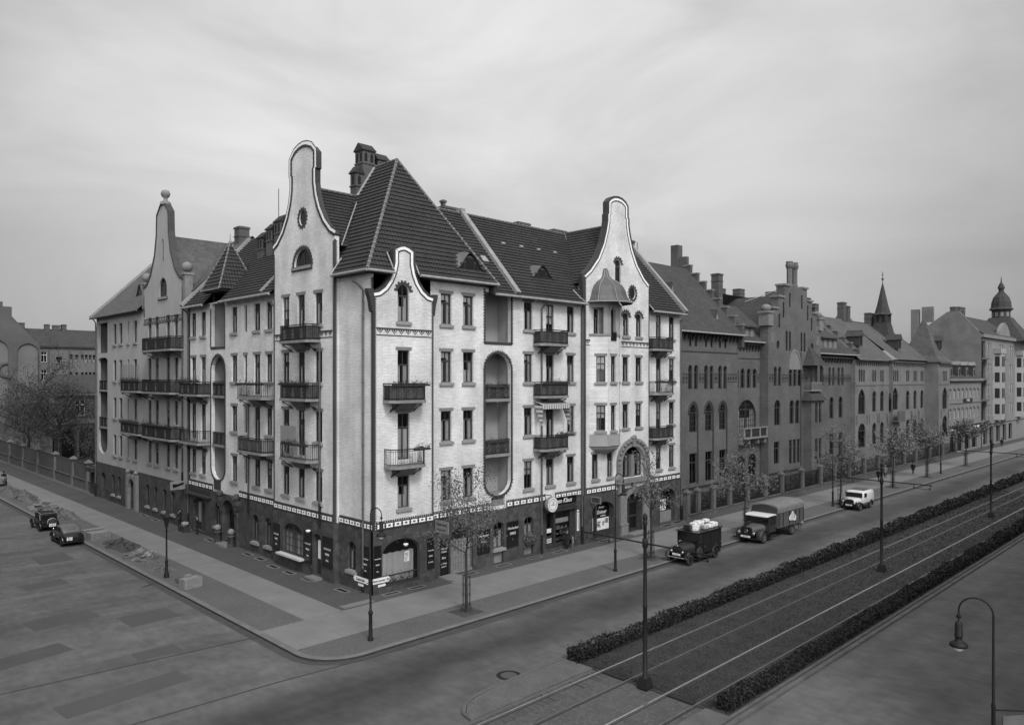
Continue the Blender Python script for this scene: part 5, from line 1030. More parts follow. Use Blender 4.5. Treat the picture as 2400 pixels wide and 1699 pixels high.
mb = MB(); soffit(mb, (0, 11.35), (0, 20), (-.62, 0), 19.0, 18.88); soffit(mb, (0, 22.9), (0, 27.35), (-.62, 0), 19.0, 18.88); mb.box((-.6, 19.85, 19.85), (2.5, 23.05, 19.97)); mb.box((.25, 19.95, 18.9), (.35, 20.15, 20)); mb.box((.2, 22.8, 18.9), (.3, 22.95, 20)); mb.build('soffit', M_WOOD, R3)
for y0, y1, z1 in ((16.9, 17.9, 25.3), (18.4, 19.3, 24.9), (20.0, 20.9, 24.4)): chimney(H3, 3.0, 3.9, y0, y1, 21, z1, 'y')
mb = MB(); mb.tube([(5.5, 22.0, 25.4), (5.5, 22.0, 29.2)], .03, 5); mb.build('aerial_mast', M_IRON, R3)
mb = MB(); mb.box((11.9, 11.4, 0), (12.1, 27.4, 18.5)); mb.build('rear_wall', M_FIRE, H3)
# ------------------------------------------------------------------ grey plaster house
H4 = thing('plaster_house', 'grey plaster house with ball-topped curved gable, slate roof and long side balconies', 'house', (4, 40, 0)); LP = PL(-.1); LPS = PL(-.16)
G4 = [(38.0, 21.45), (37.05, 21.75), (36.0, 22.65), (35.0, 24.35), (34.55, 26.1), (34.45, 27.95), (33.65, 28.65), (33.1, 28.8)]
mb = MB(); hs = []
for u0, u1 in ((46.0, 46.95), (44.15, 45.1), (39.85, 40.8)):
    for k in range(4): hs.append(window(H4, LP, 'rect', u0, u1, SILLS[k], HEADS[k] + .12, lintel=False))
for k in range(4): hs.append(window(H4, LP, 'rect', 42.1, 42.6, SILLS[k], HEADS[k] + .12, lintel=False, sill=k < 4))
for u0, u1 in ((35.95, 36.9), (34.1, 35.05), (31.4, 32.3)):
    hs.append(window(H4, LP, 'rect', u0, u1, 5.03, 7.05, lintel=False))
    for z0, z1 in ((7.9, 10.95), (11.9, 14.85), (15.7, 18.65)): hs.append(window(H4, LP, 'rect', u0, u1, z0, z1, sill=False, lintel=False))
for k in range(4): hs.append(window(H4, LP, 'rect', 29.5, 30.4, SILLS[k], HEADS[k] + .12, lintel=False))
hs.append(window(H4, LP, 'arch', 32.1, 34.0, 20.35, 22.1, 1.1, var=0)); hs.append(window(H4, LP, 'point', 32.9, 33.3, 23.6, 25.7, .4, var=0, sill=False, style='plain'))
hs.append([(48.85, 15.6), (51.95, 15.6), (51.95, 18.9), (48.85, 18.9)]); hs.append(capsule(48.85, 51.95, 4.9, 15.2, .3, 1.1))
full = G4 + [(66.2 - u, z) for u, z in G4[-2::-1]]
wall(mb, LP, [(52.6, 3.9), (52.6, 19.5), (38.0, 19.5)] + full + [(28.2, 19.5), (27.35, 19.5), (27.35, 3.9)], hs, .25, 0, thick=.5, me=1); mb.build('wall', [M_PLAST, M_ZINC], H4)
mb = MB(); band(mb, LP, full[::-1], -.03, .14, -.07, .5, 0)
P_ = LP[0]; mb.pbox(P_, 28.3, 37.9, 18.0, 18.06, -.02, 0, 0); mb.pbox(P_, 28.3, 37.9, 18.5, 18.56, -.02, 0, 0); mb.pbox(P_, 31.9, 34.2, 20.1, 20.35, -.08, 0, 0); mb.pbox(P_, 28.35, 28.5, 19.3, 20.9, -.06, 0, 0); mb.pbox(P_, 37.7, 37.85, 18.8, 20.6, -.06, 0, 0)
for i in range(24): u = 28.4 + i * .4; mb.extr([(u, 18.06), (u + .08, 18.06), (u + .28, 18.5), (u + .2, 18.5)], P_, -.02, 0, 0); mb.extr([(u + .4, 18.06), (u + .32, 18.06), (u + .12, 18.5), (u + .2, 18.5)], P_, -.02, 0, 0)
mb.build('gable_coping', M_DBRICK, H4)
mb = MB(); mb.lathe((.15, 33.1, 28.75), [(.5, 0), (.45, .25), (.2, .4), (.15, .6), (.32, .75), (.42, 1.0), (.32, 1.28), (0, 1.4)], 12)
for u in (28.2, 38.0): mb.box((-.15, u - .35, 19.6), (.55, u + .35, 21.9)); mb.box((-.25, u - .42, 21.9), (.65, u + .42, 22.1)); mb.blob((.2, u, 22.6), (.45, .45, .45), 0, 12, 8)
mb.build('stone_balls', M_CONC, H4)
loggia(H4, LP, 48.85, 51.95, 4.9, 15.3, (4.9, 7.8, 11.75), lm=M_LOGD); loggia(H4, LP, 48.85, 51.95, 15.55, 19.0, (15.7,), lm=M_LOGD)
for z in (7.7, 11.75, 15.52): balcony(H4, LP, 28.25, 35.7, z, 1.0, zr=1.1, board=1)
for z in (7.75, 11.78): balcony(H4, LP, 36.45, 41.8, z, .95, board=1)
flowers(LP, 36.5, 41.8, 8.85, .95, 0, 'flower box on the lower left balcony of the grey plaster house', 90, .08); flowers(LP, 28.4, 35.6, 8.85, 1.0, 0, 'flower box on the lower long balcony of the grey plaster house', 70, .08); flowers(LP, 36.5, 41.7, 12.85, .95, 0, 'flower box below the trellis on the upper left balcony of the grey plaster house', 80, .06)
mb = MB()
for i in range(12): u = 36.5 + i * .48; mb.tube([(-1.05, u, 12.8), (-1.05, u, 14.25)], .025, 4, cap=False)
for i in range(8): z = 12.85 + i * .2; mb.tube([(-1.06, 36.5, z), (-1.06, 41.8, z)], .022, 4, cap=False)
tag(mb.build('trellis', M_CREAM), 'pale lattice trellis standing on the upper left balcony of the grey plaster house', 'trellis')
downpipe(H4, LP, 52.4, .1, 19.0, d=-.15, elbow=(.2, .4)); downpipe(H4, LP, 28.3, 3.5, 19, d=-.1)
mb = MB(); hs = [window(H4, LPS, 'arch', a, b, .95, 2.98, .35, var=v) for a, b, v in ((46.35, 47.15, 1), (44.5, 45.3, 2), (36.35, 37.15, 1), (34.3, 35.1, 5), (32.0, 32.9, 1), (30.0, 30.9, 3))] + [at(outline('arch', 1.6, 3.0, .8), 40.6, .13), at(outline('arch', 1.3, 2.8, .65), 50.0, .13)]
wall(mb, LPS, [(27.35, 0), (52.6, 0), (52.6, 3.9), (27.35, 3.9)], hs, .4); mb.pbox(LPS[0], 39.81, 41.39, .14, 3.1, .35, .4, 2); mb.pbox(LPS[0], 49.36, 50.64, .14, 2.9, .35, .4, 2); mb.build('stone_base', [M_STONE, M_STONE, M_WOOD], H4)
mb = MB(); ring(mb, LPS, 40.6, 2.35, .82, .82, 1.25, 1.2, -.25, 0, 0)
for u in (39.45, 41.75): mb.pbox(LPS[0], u - .28, u + .28, .1, 3.6, -.3, 0); mb.blob(LPS[0](u, 3.8, -.15), (.25, .25, .25), 0, 8, 6)
mb.build('portal_surround', M_STONEL, H4)
rf = MB(); Z4 = lambda x: 19.55 + (x + .6) * 1.0
rf.poly([(x, y, Z4(x)) for x, y in [(-.6, 38.2), (-.6, 53.0), (5.8, 53.0), (5.8, 38.2)]]); rf.poly([(x, y, Z4(x)) for x, y in [(.4, 27.4), (.4, 38.2), (5.8, 38.2), (5.8, 27.4)]]); rf.poly([(.3, 33.1, 26.0), (6, 33.1, 26.0), (6, 28.2, 20.5), (.3, 28.2, 20.5)]); rf.poly([(.3, 33.1, 26.0), (6, 33.1, 26.0), (6, 38, 20.5), (.3, 38, 20.5)]); rf.poly([(5.8, 27.4, 25.9), (5.8, 53, 25.9), (12, 53, 19), (12, 27.4, 19)])
R4 = rf.build('roof', M_SLATE, H4)
mb = MB(); mb.obox(Matrix.Translation((2.6, 53.0, 22.85)) @ Matrix.Rotation(-atan2(1, 1), 4, 'Y'), (9.1, .4, .25)); mb.build('party_wall', M_COPE, R4)
mb = MB(); gutter(mb, (-.67, 38.2, 19.45), (-.67, 53, 19.45)); mb.build('gutter', M_ZINCD, R4); mb = MB(); soffit(mb, (-.1, 38), (-.1, 53), (-.55, 0), 19.45, 19.5); mb.build('soffit', M_WOOD, R4)
eyebrow(H4, LP, 43.0, 21.3, 1.3, 2.2, 1.2, 1.0); chimney(H4, 5.2, 6.2, 29.0, 30.0, 24, 27.0, hood=False); chimney(H4, 5.3, 6.1, 40.0, 41.0, 24, 27.2, hood=False)
mb = MB(); mb.box((.1, 52.5, 0), (12, 52.62, 19.3)); mb.extr([(-.1, 19.3), (12, 19.3), (12, 19.4), (5.8, 25.8), (-.1, 19.7)], lambda u, z, d: (u, 52.5 + d, z), 0, .12); mb.box((11.9, 27.4, 0), (12.1, 52.6, 19)); mb.build('rear_wall', M_FIRE, H4)
# ------------------------------------------------------------------ dark brick parsonage with stepped gable
H5 = thing('gothic_house', 'dark brick Gothic house with stepped gable, twin chimneys and corbelled wings', 'house', (55, 8, 0))
PW, PG, PC, PE = PR(2.0), PR(2.0), PR(3.0), PR(3.6); dk = MB()
def awin(h, P, kind, u0, u1, z0, z1, rise, hs, **kw): kw.setdefault('sill', False); kw.setdefault('var', 0); hs.append(window(h, P, kind, u0, u1, z0, z1, rise, **kw))
mb = MB(); hs = []
for u in (38.7, 41.6, 44.3):
    awin(H5, PW, 'point', u - .68, u + .68, 7.7, 10.45, 1.0, hs, style='grid'); awin(H5, PW, 'rect', u - .66, u + .66, 2.7, 5.65, 0, hs, lintel=False)
    for s_ in (-.52, .52): awin(H5, PW, 'arch', u + s_ - .36, u + s_ + .36, 11.9, 14.28, .4, hs); awin(H5, PW, 'rect', u + s_ - .2, u + s_ + .2, 16.1, 17.1, 0, hs, style='plain', lintel=False)
wall(mb, PW, [(33.45, 0), (47.4, 0), (47.4, 17.6), (33.45, 17.6)], hs, .35, thick=1.0); mb.build('wall', M_GOTH, H5)
def corbels(mb, P, u0, u1, z, n_, d=.5):
    mb.pbox(P[0], u0, u1, z + .42, z + .6, -d, 0)
    for i in range(n_):
        u = u0 + (u1 - u0) * (i + .5) / n_; mb.pbox(P[0], u - .11, u + .11, z + .1, z + .42, -d * .7, 0); mb.pbox(P[0], u - .07, u + .07, z - .2, z + .1, -d * .35, 0)
def zband(mb, P, u0, u1, z=13.0):
    mb.pbox(P[0], u0, u1, z - .42, z - .36, -.04, 0); mb.pbox(P[0], u0, u1, z + .36, z + .42, -.04, 0); n = int((u1 - u0) / .5)
    for i in range(n):
        u = u0 + (u1 - u0) * i / n; w = (u1 - u0) / n; mb.extr([(u + w * .1, z), (u + w / 2, z + .28), (u + w * .9, z), (u + w / 2, z - .28)], P[0], -.04, 0)
corbels(dk, PW, 36, 47.5, 16.95, 16); dk.pbox(PW[0], 33.5, 47.4, 15.55, 15.65, -.05, 0)
for a, b in ((34, 37.8), (39.7, 40.7), (42.5, 43.4), (45.2, 47.3)): zband(dk, PW, a, b)
for u in (38.7, 41.6, 44.3): ring(dk, PW, u, 9.45, .72, 1.02, .92, 1.3, -.06, 0, 0); dk.pbox(PW[0], u + .68, u + .9, 2.7, 9.5, -.05, 0)
dk.pbox(PW[0], 33.5, 47.4, 2.25, 2.4, -.12, 0)
mb = MB(); hs = []
for u in (47.95 + 1.0, 50.3, 51.65, 53.0): awin(H5, PC, 'arch', u - .45, u + .45, 11.9, 14.05, .5, hs)
awin(H5, PC, 'arch', 49.0, 53.4, 7.2, 10.6, 2.2, hs, style='grid', var=3); awin(H5, PC, 'arch', 49.0, 50.9, 1.2, 4.5, .95, hs); awin(H5, PC, 'arch', 51.5, 53.4, 1.2, 4.6, .95, hs)
wall(mb, PC, [(47.0, 0), (54.2, 0), (54.2, 17.0), (47.0, 17.0)], hs, .4); mb.build('wall', M_GOTH, H5)
corbels(dk, PC, 47.4, 54.1, 16.2, 10, .4); dk.pbox(PC[0], 47.4, 54.2, 15.1, 15.2, -.04, 0); zband(dk, PC, 53.5, 54.1)
mb = MB(); mb.pbox(PC[0], 48.6, 54.0, 6.4, 6.6, -1.1, 0)
for u in (48.7, 50.2, 52.2, 53.8): mb.pbox(PC[0], u - .12, u + .12, 6.6, 7.5, -1.1, -.9); mb.pbox(PC[0], u - .1, u + .1, 5.8, 6.4, -.9, 0)
mb.pbox(PC[0], 48.6, 54.0, 7.5, 7.62, -1.12, -.88)
for k in range(26): mb.pbox(PC[0], 48.8 + k * .2, 48.86 + k * .2, 6.6, 7.5, -1.02, -.96, 1)
mb.build('stone_balcony', [M_CONC, M_DBRICK], H5)
# the stepped gable
st = [(54.25, 19.5), (55.3, 19.5), (55.3, 20.9), (56.8, 20.9), (56.8, 22.3), (58.2, 22.3), (58.2, 23.75), (59.6, 23.75)]
cg = 61.2; full = st + [(2 * cg - u, z) for u, z in st[::-1]]; mb = MB(); hs = []
for u, z0, z1 in ((56.9, 18.8, 20.4), (58.0, 20.0, 21.8), (59.6, 21.3, 23.0)):
    for uu in (u, 2 * cg - u): awin(H5, PG, 'arch', uu - .22, uu + .22, z0, z1, .22, hs, style='plain')
for c in (59.2, 63.1):
    for s_ in (-.42, .42): awin(H5, PG, 'arch', c + s_ - .27, c + s_ + .27, 16.2, 18.5, .28, hs, style='plain')
for u in (56.6, 65.6): awin(H5, PG, 'round', u - .4, u + .4, 16.3, 17.3, 0, hs, style='plain')
for u in (55.95, 57.0): awin(H5, PG, 'arch', u - .4, u + .4, 12.1, 14.3, .4, hs)
for u in (59.8, 60.95, 62.1): awin(H5, PG, 'arch', u - .46, u + .46, 12.05, 14.1 + (.25 if u == 60.95 else 0), .46, hs)
awin(H5, PG, 'arch', 55.7, 57.2, 7.6, 10.5, .75, hs); awin(H5, PG, 'rect', 55.6, 56.9, 3.2, 5.75, 0, hs, lintel=False)
for u in (60.1, 61.6): awin(H5, PG, 'arch', u - .58, u + .58, 7.6, 10.4, .58, hs)
for u in (59.8, 60.85, 61.9): awin(H5, PG, 'rect', u - .42, u + .42, 2.9, 5.75, 0, hs, lintel=False)
wall(mb, PG, [(54.25, 0)] + full + [(68.15, 0)], hs, .35, 0, thick=1.0); mb.build('wall', M_GOTH, H5)
mb = MB(); f = PG[0]
for (u0, z) in ((55.3, 20.9), (56.8, 22.3), (58.2, 23.75)):
    for u in ((u0 - .15, u0 + 1.35), (2 * cg - u0 - 1.35, 2 * cg - u0 + .15)): mb.pbox(f, u[0], u[1], z, z + .22, -.15, 1.1)
mb.extr(at([(-1.3, 0), (1.3, 0), (1.3, .9), (.9, 1.7), (0, 2.25), (-.9, 1.7), (-1.3, .9)], 60.95, 14.0), f, -.015, 0, 1)
ring(mb, PG, 60.95, 14.0, 1.4, 2.1, 1.62, 2.4, -.07, 0, 0)
for u in (54.5, 67.9): mb.pbox(f, u - .6, u + .6, 18.9, 20.3, -.2, 1.0); mb.pbox(f, u - .75, u + .75, 20.3, 20.55, -.3, 1.1); mb.blob(f(u, 20.9, .4), (.6, .6, .45), 0, 8, 6)
for u in (55.1, 67.3): mb.tube([f(u + .35 * cos(a), 18.9 + .35 * sin(a), .1) for a in [k * .6 for k in range(11)]], .14, 5)
for u in (54.9, 55.2, 55.5, 66.9, 67.2, 67.5): mb.pbox(f, u - .09, u + .09, 17.0, 18.2, -.05, 0)
mb.build('stone_dressing', [M_STONEL, M_CREAM], H5)
dk.pbox(PG[0], 62.35, 62.6, 2.5, 16.0, -.05, 0)
for a, b in ((54.3, 55.5), (57.5, 59.2), (62.7, 64.4)): zband(dk, PG, a, b)
dk.pbox(PG[0], 54.3, 68.1, 2.1, 2.3, -.1, 0)
for u in (60.55, 61.9): mb = MB(); mb.lathe((u, 2.5, 0), [(.42, 23.7), (.42, 24.0), (.34, 24.2), (.34, 25.9), (.46, 26.2), (.5, 26.4), (.42, 26.5), (.42, 26.8), (0, 26.8)], 8, sm=False); mb.build('chimney', M_GOTH, H5)
# bay with balcony roof
mb = MB(); BX0, BX1, BY = 63.0, 66.6, .9
hs = []; PB = PR(BY)
for u in (64.35, 65.4): awin(H5, PB, 'arch', u - .38, u + .38, 7.6, 10.1, .38, hs); awin(H5, PB, 'rect', u - .38, u + .38, 3.0, 5.7, 0, hs, lintel=False)
awin(H5, PB, 'arch', 64.0, 65.8, .3, 1.9, .7, hs)
wall(mb, PB, [(BX0, 0), (BX1, 0), (BX1, 10.6), (BX0, 10.6)], hs, .3, thick=1.1); mb.loft([[(BX0 - .3, BY - .3, 10.3), (BX1 + .3, BY - .3, 10.3), (BX1 + .3, 2.0, 10.3), (BX0 - .3, 2.0, 10.3)], [(BX0 + .3, BY + .5, 11.4), (BX1 - .3, BY + .5, 11.4), (BX1 - .3, 2.0, 11.4), (BX0 + .3, 2.0, 11.4)]], 1, sm=False)
mb.box((BX0 + .3, BY + .1, 11.4), (BX1 - .3, 1.99, 11.6), 2); mb.box((BX0 + .3, BY + .1, 12.35), (BX1 - .3, BY + .25, 12.5), 2); mb.box((BX0 + .3, BY + .12, 11.6), (BX1 - .3, BY + .22, 12.35), 0)
for u in (BX0 + .45, 64.8, BX1 - .45): mb.box((u - .09, BY + .12, 12.5), (u + .09, BY + .3, 14.5), 3)
mb.loft([[(BX0 - .1, BY - .4, 14.5), (BX1 + .1, BY - .4, 14.5), (BX1 + .1, 2.3, 14.5), (BX0 - .1, 2.3, 14.5)], [(64.75, 1.9, 16.9), (64.85, 1.9, 16.9), (64.85, 2.0, 16.9), (64.75, 2.0, 16.9)]], 1, sm=False)
mb.build('bay', [M_GOTH, M_SLATED, M_CONC, M_WOOD], H5)
# right wing of the dark house
mb = MB(); hs = []
for c in (75.3, 78.3):
    for s_ in (-.62, .62): awin(H5, PE, 'arch', c + s_ - .36, c + s_ + .36, 12.0, 14.45, .36, hs)
    awin(H5, PE, 'arch', c - .65, c + .65, 7.6, 10.5, .65, hs); awin(H5, PE, 'rect', c - .62, c + .62, 2.8, 5.6, 0, hs, lintel=False)
for s_ in (71.4, 72.4): awin(H5, PE, 'arch', s_ - .36, s_ + .36, 12.0, 14.45, .36, hs)
wall(mb, PE, [(68.1, 0), (83.2, 0), (83.2, 16.2), (68.1, 16.2)], hs, .35); mb.build('wall', M_GOTH, H5); corbels(dk, PE, 68.3, 83, 15.2, 16, .5); zband(dk, PE, 70, 82.5); dk.build('brick_mouldings', M_DBRICK, H5)
rf = MB()
def slope(rf, x0, x1, y0, z0, y1, z1, m=0): rf.poly([(x0, y0, z0), (x1, y0, z0), (x1, y1, z1), (x0, y1, z1)], m)
slope(rf, 33.5, 47.6, 1.3, 17.5, 8.3, 25.2); slope(rf, 33.5, 47.6, 15.3, 17.5, 8.3, 25.2); slope(rf, 47.4, 54.3, 2.4, 17.0, 9.5, 23.3); slope(rf, 47.4, 84, 16.5, 17, 9.5, 23.3); slope(rf, 68, 83.3, 2.9, 16.2, 9.5, 22.0)
rf.poly([(61.2, 2.5, 23.0), (61.2, 12, 23.0), (54.6, 12, 16.6), (54.6, 2.5, 16.6)], 1); rf.poly([(61.2, 2.5, 23.0), (61.2, 12, 23.0), (67.8, 12, 16.6), (67.8, 2.5, 16.6)], 1)
R5 = rf.build('roof', [M_SLATED, M_SLATED], H5)
mb = MB(); gutter(mb, (34, 1.25, 17.45), (47.6, 1.25, 17.45)); gutter(mb, (47.6, 2.35, 16.95), (54.2, 2.35, 16.95)); gutter(mb, (68.3, 2.85, 16.15), (83.2, 2.85, 16.15)); mb.tube([(48.4 + 8, 6, 22), (59.4, 2.6, 23.6)], .05, 4); mb.build('gutter', M_ZINC, R5)
mb = MB()
for i in range(8):
    y = 1.5 + i * .9; z = 17.6 + (y - 1.3) * 1.1; mb.box((47.45, y, z - 1.6), (47.9, y + .92, z + .75)); mb.box((47.38, y - .05, z + .75), (47.97, y + .97, z + .9), 1)
for i in range(6):
    y = 3.0 + i * 1.0; z = 16.2 + (y - 2.9) * .88; mb.box((83.0, y, z - 1.6), (83.5, y + 1.0, z + .75)); mb.box((82.93, y - .05, z + .75), (83.57, y + 1.05, z + .9), 1)
mb.box((47.4, 8.3, 17), (47.95, 9.3, 26.6)); mb.box((47.2, 9.3, 17), (48.2, 10.2, 28.0))
mb.build('stepped_parapet', [M_CHIM, M_STONEL], R5)
for x, y, z in ((39.5, 5.2, 22.0), (44.6, 3.1, 19.4)): 
    mb = MB(); mb.loft([[(x - .55, y - .3, z - .5), (x + .55, y - .3, z - .5), (x, y - .3, z + .75)], [(x - .55, y + 1.2, z - .5), (x + .55, y + 1.2, z - .5), (x, y + 1.2, z + .75)]], 0, sm=False); mb.extr([(x - .3, z - .35), (x + .3, z - .35), (x, z + .35)], lambda u, zz, d: (u, y - .33 + d, zz), 0, .02, 1); mb.build('dormer', [M_SLATED, M_CREAM], H5)
mb = MB(); mb.loft([[(49.2, 2.7, 18.6), (53.4, 2.7, 18.6), (53.4, 2.7, 18.75), (49.2, 2.7, 18.75)], [(49.2, 5.5, 21.0), (53.4, 5.5, 21.0), (53.4, 5.5, 21.2), (49.2, 5.5, 21.2)]], 0, sm=False); mb.box((49.4, 3.1, 17.2), (53.2, 4.5, 18.9), 1)
for u in (49.9, 51.0, 52.1): mb.box((u, 3.05, 17.6), (u + .7, 3.1, 18.6), 2)
mb.build('dormer', [M_SLATED, M_GOTH, M_CREAM], H5)
mb = MB(); mb.loft([[(70.3, 3.2, 18.2), (77.2, 3.2, 18.2), (77.2, 3.2, 18.35), (70.3, 3.2, 18.35)], [(70.3, 6.5, 20.2), (77.2, 6.5, 20.2), (77.2, 6.5, 20.4), (70.3, 6.5, 20.4)]], 0, sm=False); mb.box((70.6, 3.6, 16.6), (77, 5.5, 18.5), 1)
for u in (71.2, 72.8, 74.4, 76.0): mb.box((u, 3.55, 17.0), (u + .8, 3.6, 18.1), 2)
mb.build('dormer', [M_SLATED, M_GOTH, M_CREAM], H5)
mb = MB()
for x in [33.6 + k * .35 for k in range(14)]: mb.tube([(x, 8.3, 25.2), (x, 8.3, 26.3)], .03, 4, cap=False)
for z in (25.45, 26.0): mb.tube([(33.6, 8.3, z), (38.2, 8.3, z)], .03, 4); 
mb.tube([(38.2, 8.3, 25), (38.2, 8.3, 27)], .06, 5); mb.build('ridge_cresting', M_CREAM, R5); chimney(H5, 33.6, 34.6, 6.0, 7.0, 22, 26.4, hood=False); chimney(H5, 55.6, 56.6, 9.0, 10, 22, 25.6, hood=False)
mb = MB(); mb.box((33.45, 15.9, 0), (83.3, 16.1, 17)); mb.box((33.5, 2, 0), (33.8, 16, 17.4)); mb.extr([(2, 17.4), (15, 17.4), (8.3, 25.1)], lambda u, z, d: (33.6 + d, u, z), 0, .3); mb.build('rear_wall', M_FIRE, H5)
# ------------------------------------------------------------------ pale brick parish house with flèche
H6 = thing('parish_house', 'paler brick Gothic house with needle spire on the ridge and pyramid-roofed corner pavilion', 'house', (103, 8, 0)); P1, P2, P3_ = PR(3.0), PR(2.5), PR(.4); dk = MB()
mb = MB(); hs = []
def triple(P, u, n_, z0=12.5, z1=14.2, hs=hs, w=.62):
    for i in range(n_): c = u + (i - (n_ - 1) / 2) * (w + .2); awin(H6, P, 'arch', c - w / 2, c + w / 2, z0, z1, w / 2, hs, style='plain')
def bigarch(P, u, hs, lo=True):
    awin(H6, P, 'point', u - 1.3, u + 1.3, 7.9, 11.5, 1.7, hs)
    if lo: awin(H6, P, 'arch', u - 1.35, u + 1.35, 3.2, 6.6, 1.3, hs)
bigarch(P1, 84.2, hs); triple(P1, 84.2, 3)
for u in (88.9, 92.0): awin(H6, P1, 'arch', u - .75, u + .75, 8.1, 11.1, .75, hs); awin(H6, P1, 'arch', u - .75, u + .75, 3.4, 6.5, .75, hs); triple(P1, u, 2)
wall(mb, P1, [(81.8, 0), (95.0, 0), (95.0, 15.6), (81.8, 15.6)], hs, .35, thick=1.2); mb.build('wall', M_GOTH2, H6)
mb = MB(); hs = []; awin(H6, P2, 'point', 94.4 + 1.6 - 1.25, 94.4 + 1.6 + 1.25, 8.2, 11.6, 1.7, hs); triple(P2, 96.3, 3, hs=hs)
for u in (101.6, 105.0, 108.4): awin(H6, P2, 'arch', u - .75, u + .75, 8.1, 11.05, .75, hs); awin(H6, P2, 'arch', u - .75, u + .75, 3.4, 6.5, .75, hs); triple(P2, u, 2, hs=hs)
awin(H6, P2, 'point', 94.9, 97.5, 1.6, 5.6, 2.2, hs)
wall(mb, P2, [(95.0, 0), (112, 0), (112, 15.8), (95, 15.8)], hs, .35, thick=.6); mb.build('wall', M_GOTH2, H6)
mb = MB(); hs = []; bigarch(P3_, 112.9, hs, False); awin(H6, P3_, 'arch', 111.6, 114.2, 3.5, 6.8, 1.3, hs); triple(P3_, 112.9, 3, hs=hs)
wall(mb, P3_, [(109.6, 0), (115.6, 0), (115.6, 15.6), (109.6, 15.6)], hs, .35); wall(mb, PL(109.6), [(.4, 0), (5, 0), (5, 15.6), (.4, 15.6)]); wall(mb, PL(115.6), [(.4, 0), (8, 0), (8, 15.6), (.4, 15.6)]); mb.build('wall', M_GOTH2, H6)
for P, a, b in ((P1, 82, 94.9), (P2, 95.1, 109.5), (P3_, 109.7, 115.5)): corbels(dk, P, a, b, 14.95, int((b - a) / .8), .35); dk.pbox(P[0], a, b, 11.9, 12.02, -.05, 0)
for P, us in ((P1, (84.2, 88.9, 92.0)), (P2, (96, 101.6, 105, 108.4)), (P3_, (112.9,))):
    for u in us:
        for s_ in (-1.9, 1.9): dk.pbox(P[0], u + s_ - .12, u + s_ + .12, 6.4, 7.8, -.06, 0)
dk.pbox(P2[0], 94.7, 97.6, 6.6, 8.0, -.9, -.75); dk.pbox(P2[0], 94.7, 97.6, 6.4, 6.6, -.95, 0); dk.build('brick_mouldings', M_GOTH, H6)
rf = MB(); slope(rf, 81.6, 95, 2.3, 15.6, 9.5, 22.2); slope(rf, 95, 112, 1.9, 15.8, 9.5, 22.0); slope(rf, 81.6, 116, 17, 15, 9.5, 22.1)
def pyr(rf, x0, x1, y0, y1, z0, zt, m=0, fl=.15):
    cx, cy = (x0 + x1) / 2, (y0 + y1) / 2; a = [(x0, y0), (x1, y0), (x1, y1), (x0, y1)]; k = .72; b = [(cx + (x - cx) * k, cy + (y - cy) * k) for x, y in a]
    zm = z0 + (zt - z0) * fl; tp = [(cx + (x - cx) * .06, cy + (y - cy) * .06) for x, y in a]
    for i in range(4): j = (i + 1) % 4; rf.poly([(*a[i], z0), (*a[j], z0), (*b[j], zm), (*b[i], zm)], m); rf.poly([(*b[i], zm), (*b[j], zm), (*tp[j], zt), (*tp[i], zt)], m)
pyr(rf, 109.2, 116.0, 0, 7, 15.6, 22.7); pyr(rf, 97.0, 103.6, 9, 15, 18.5, 24.3, 0, .3)
R6 = rf.build('roof', M_SLATE, H6)
FX, FY = 105.2, 7.5; sq = lambda k, z: [(FX + a * k, FY + b * k, z) for a, b in ((-1, -1), (1, -1), (1, 1), (-1, 1))]
mb = MB(); mb.loft([sq(1.75, 17.6), sq(1.5, 19.6), sq(1.05, 21.9)], 0, sm=False); mb.loft([sq(1.0, 21.9), sq(1.0, 23.5)], 0, sm=False); mb.lathe((FX, FY, 0), [(1.5, 23.4), (1.2, 23.75), (.85, 25.0), (.35, 27.4), (.07, 28.6), (0, 28.65)], 8, sm=False, a0=pi / 8)
for u in (-.45, .45): mb.extr(at(outline('arch', .5, 1.05, .25), FX + u, 22.2), lambda a, z, d: (a, FY - 1.02 + d, z), 0, .01, 1); mb.extr(at(outline('arch', .5, 1.05, .25), FY + u, 22.2), lambda a, z, d: (FX - 1.02 + d, a, z), 0, .01, 1)
mb.tube([(FX, FY, 28.5), (FX, FY, 30.5)], .05, 5); mb.blob((FX, FY, 29.3), (.2, .2, .2), 0, 8, 6); mb.box((FX - .3, FY - .03, 29.95), (FX + .3, FY + .03, 30.05)); mb.build('fleche', [M_SLATED, M_DARK], R6)
for x, y, z in ((86.0, 4.2, 18.2), (100.8, 3.8, 18.2), (113.6, 1.6, 18.4)):
    mb = MB(); mb.box((x - .6, y - .4, z - .6), (x + .6, y + 1.4, z + .8)); mb.loft([[(x - .8, y - .6, z + .8), (x + .8, y - .6, z + .8), (x, y - .6, z + 1.7)], [(x - .8, y + 1.6, z + .8), (x + .8, y + 1.6, z + .8), (x, y + 1.6, z + 1.7)]], 0, sm=False); mb.box((x - .4, y - .43, z - .4), (x + .4, y - .41, z + .6), 1); mb.build('dormer', [M_SLATED, M_DARK], H6)
for x in (93, 94.5, 104, 106): chimney(H6, x, x + 1.1, 9, 10, 20, 23.8 + (x % 2), hood=False)
mb = MB(); [mb.tube([(99.5 + k * .18, 12, 24.2), (99.5 + k * .18, 12, 25.2)], .03, 4) for k in range(10)]; mb.tube([(99.5, 12, 24.9), (101.2, 12, 24.9)], .05, 4); mb.build('ridge_cresting', M_CREAM, R6)
mb = MB(); mb.box((81.6, 16.5, 0), (116, 16.7, 16)); mb.build('rear_wall', M_FIRE, H6)
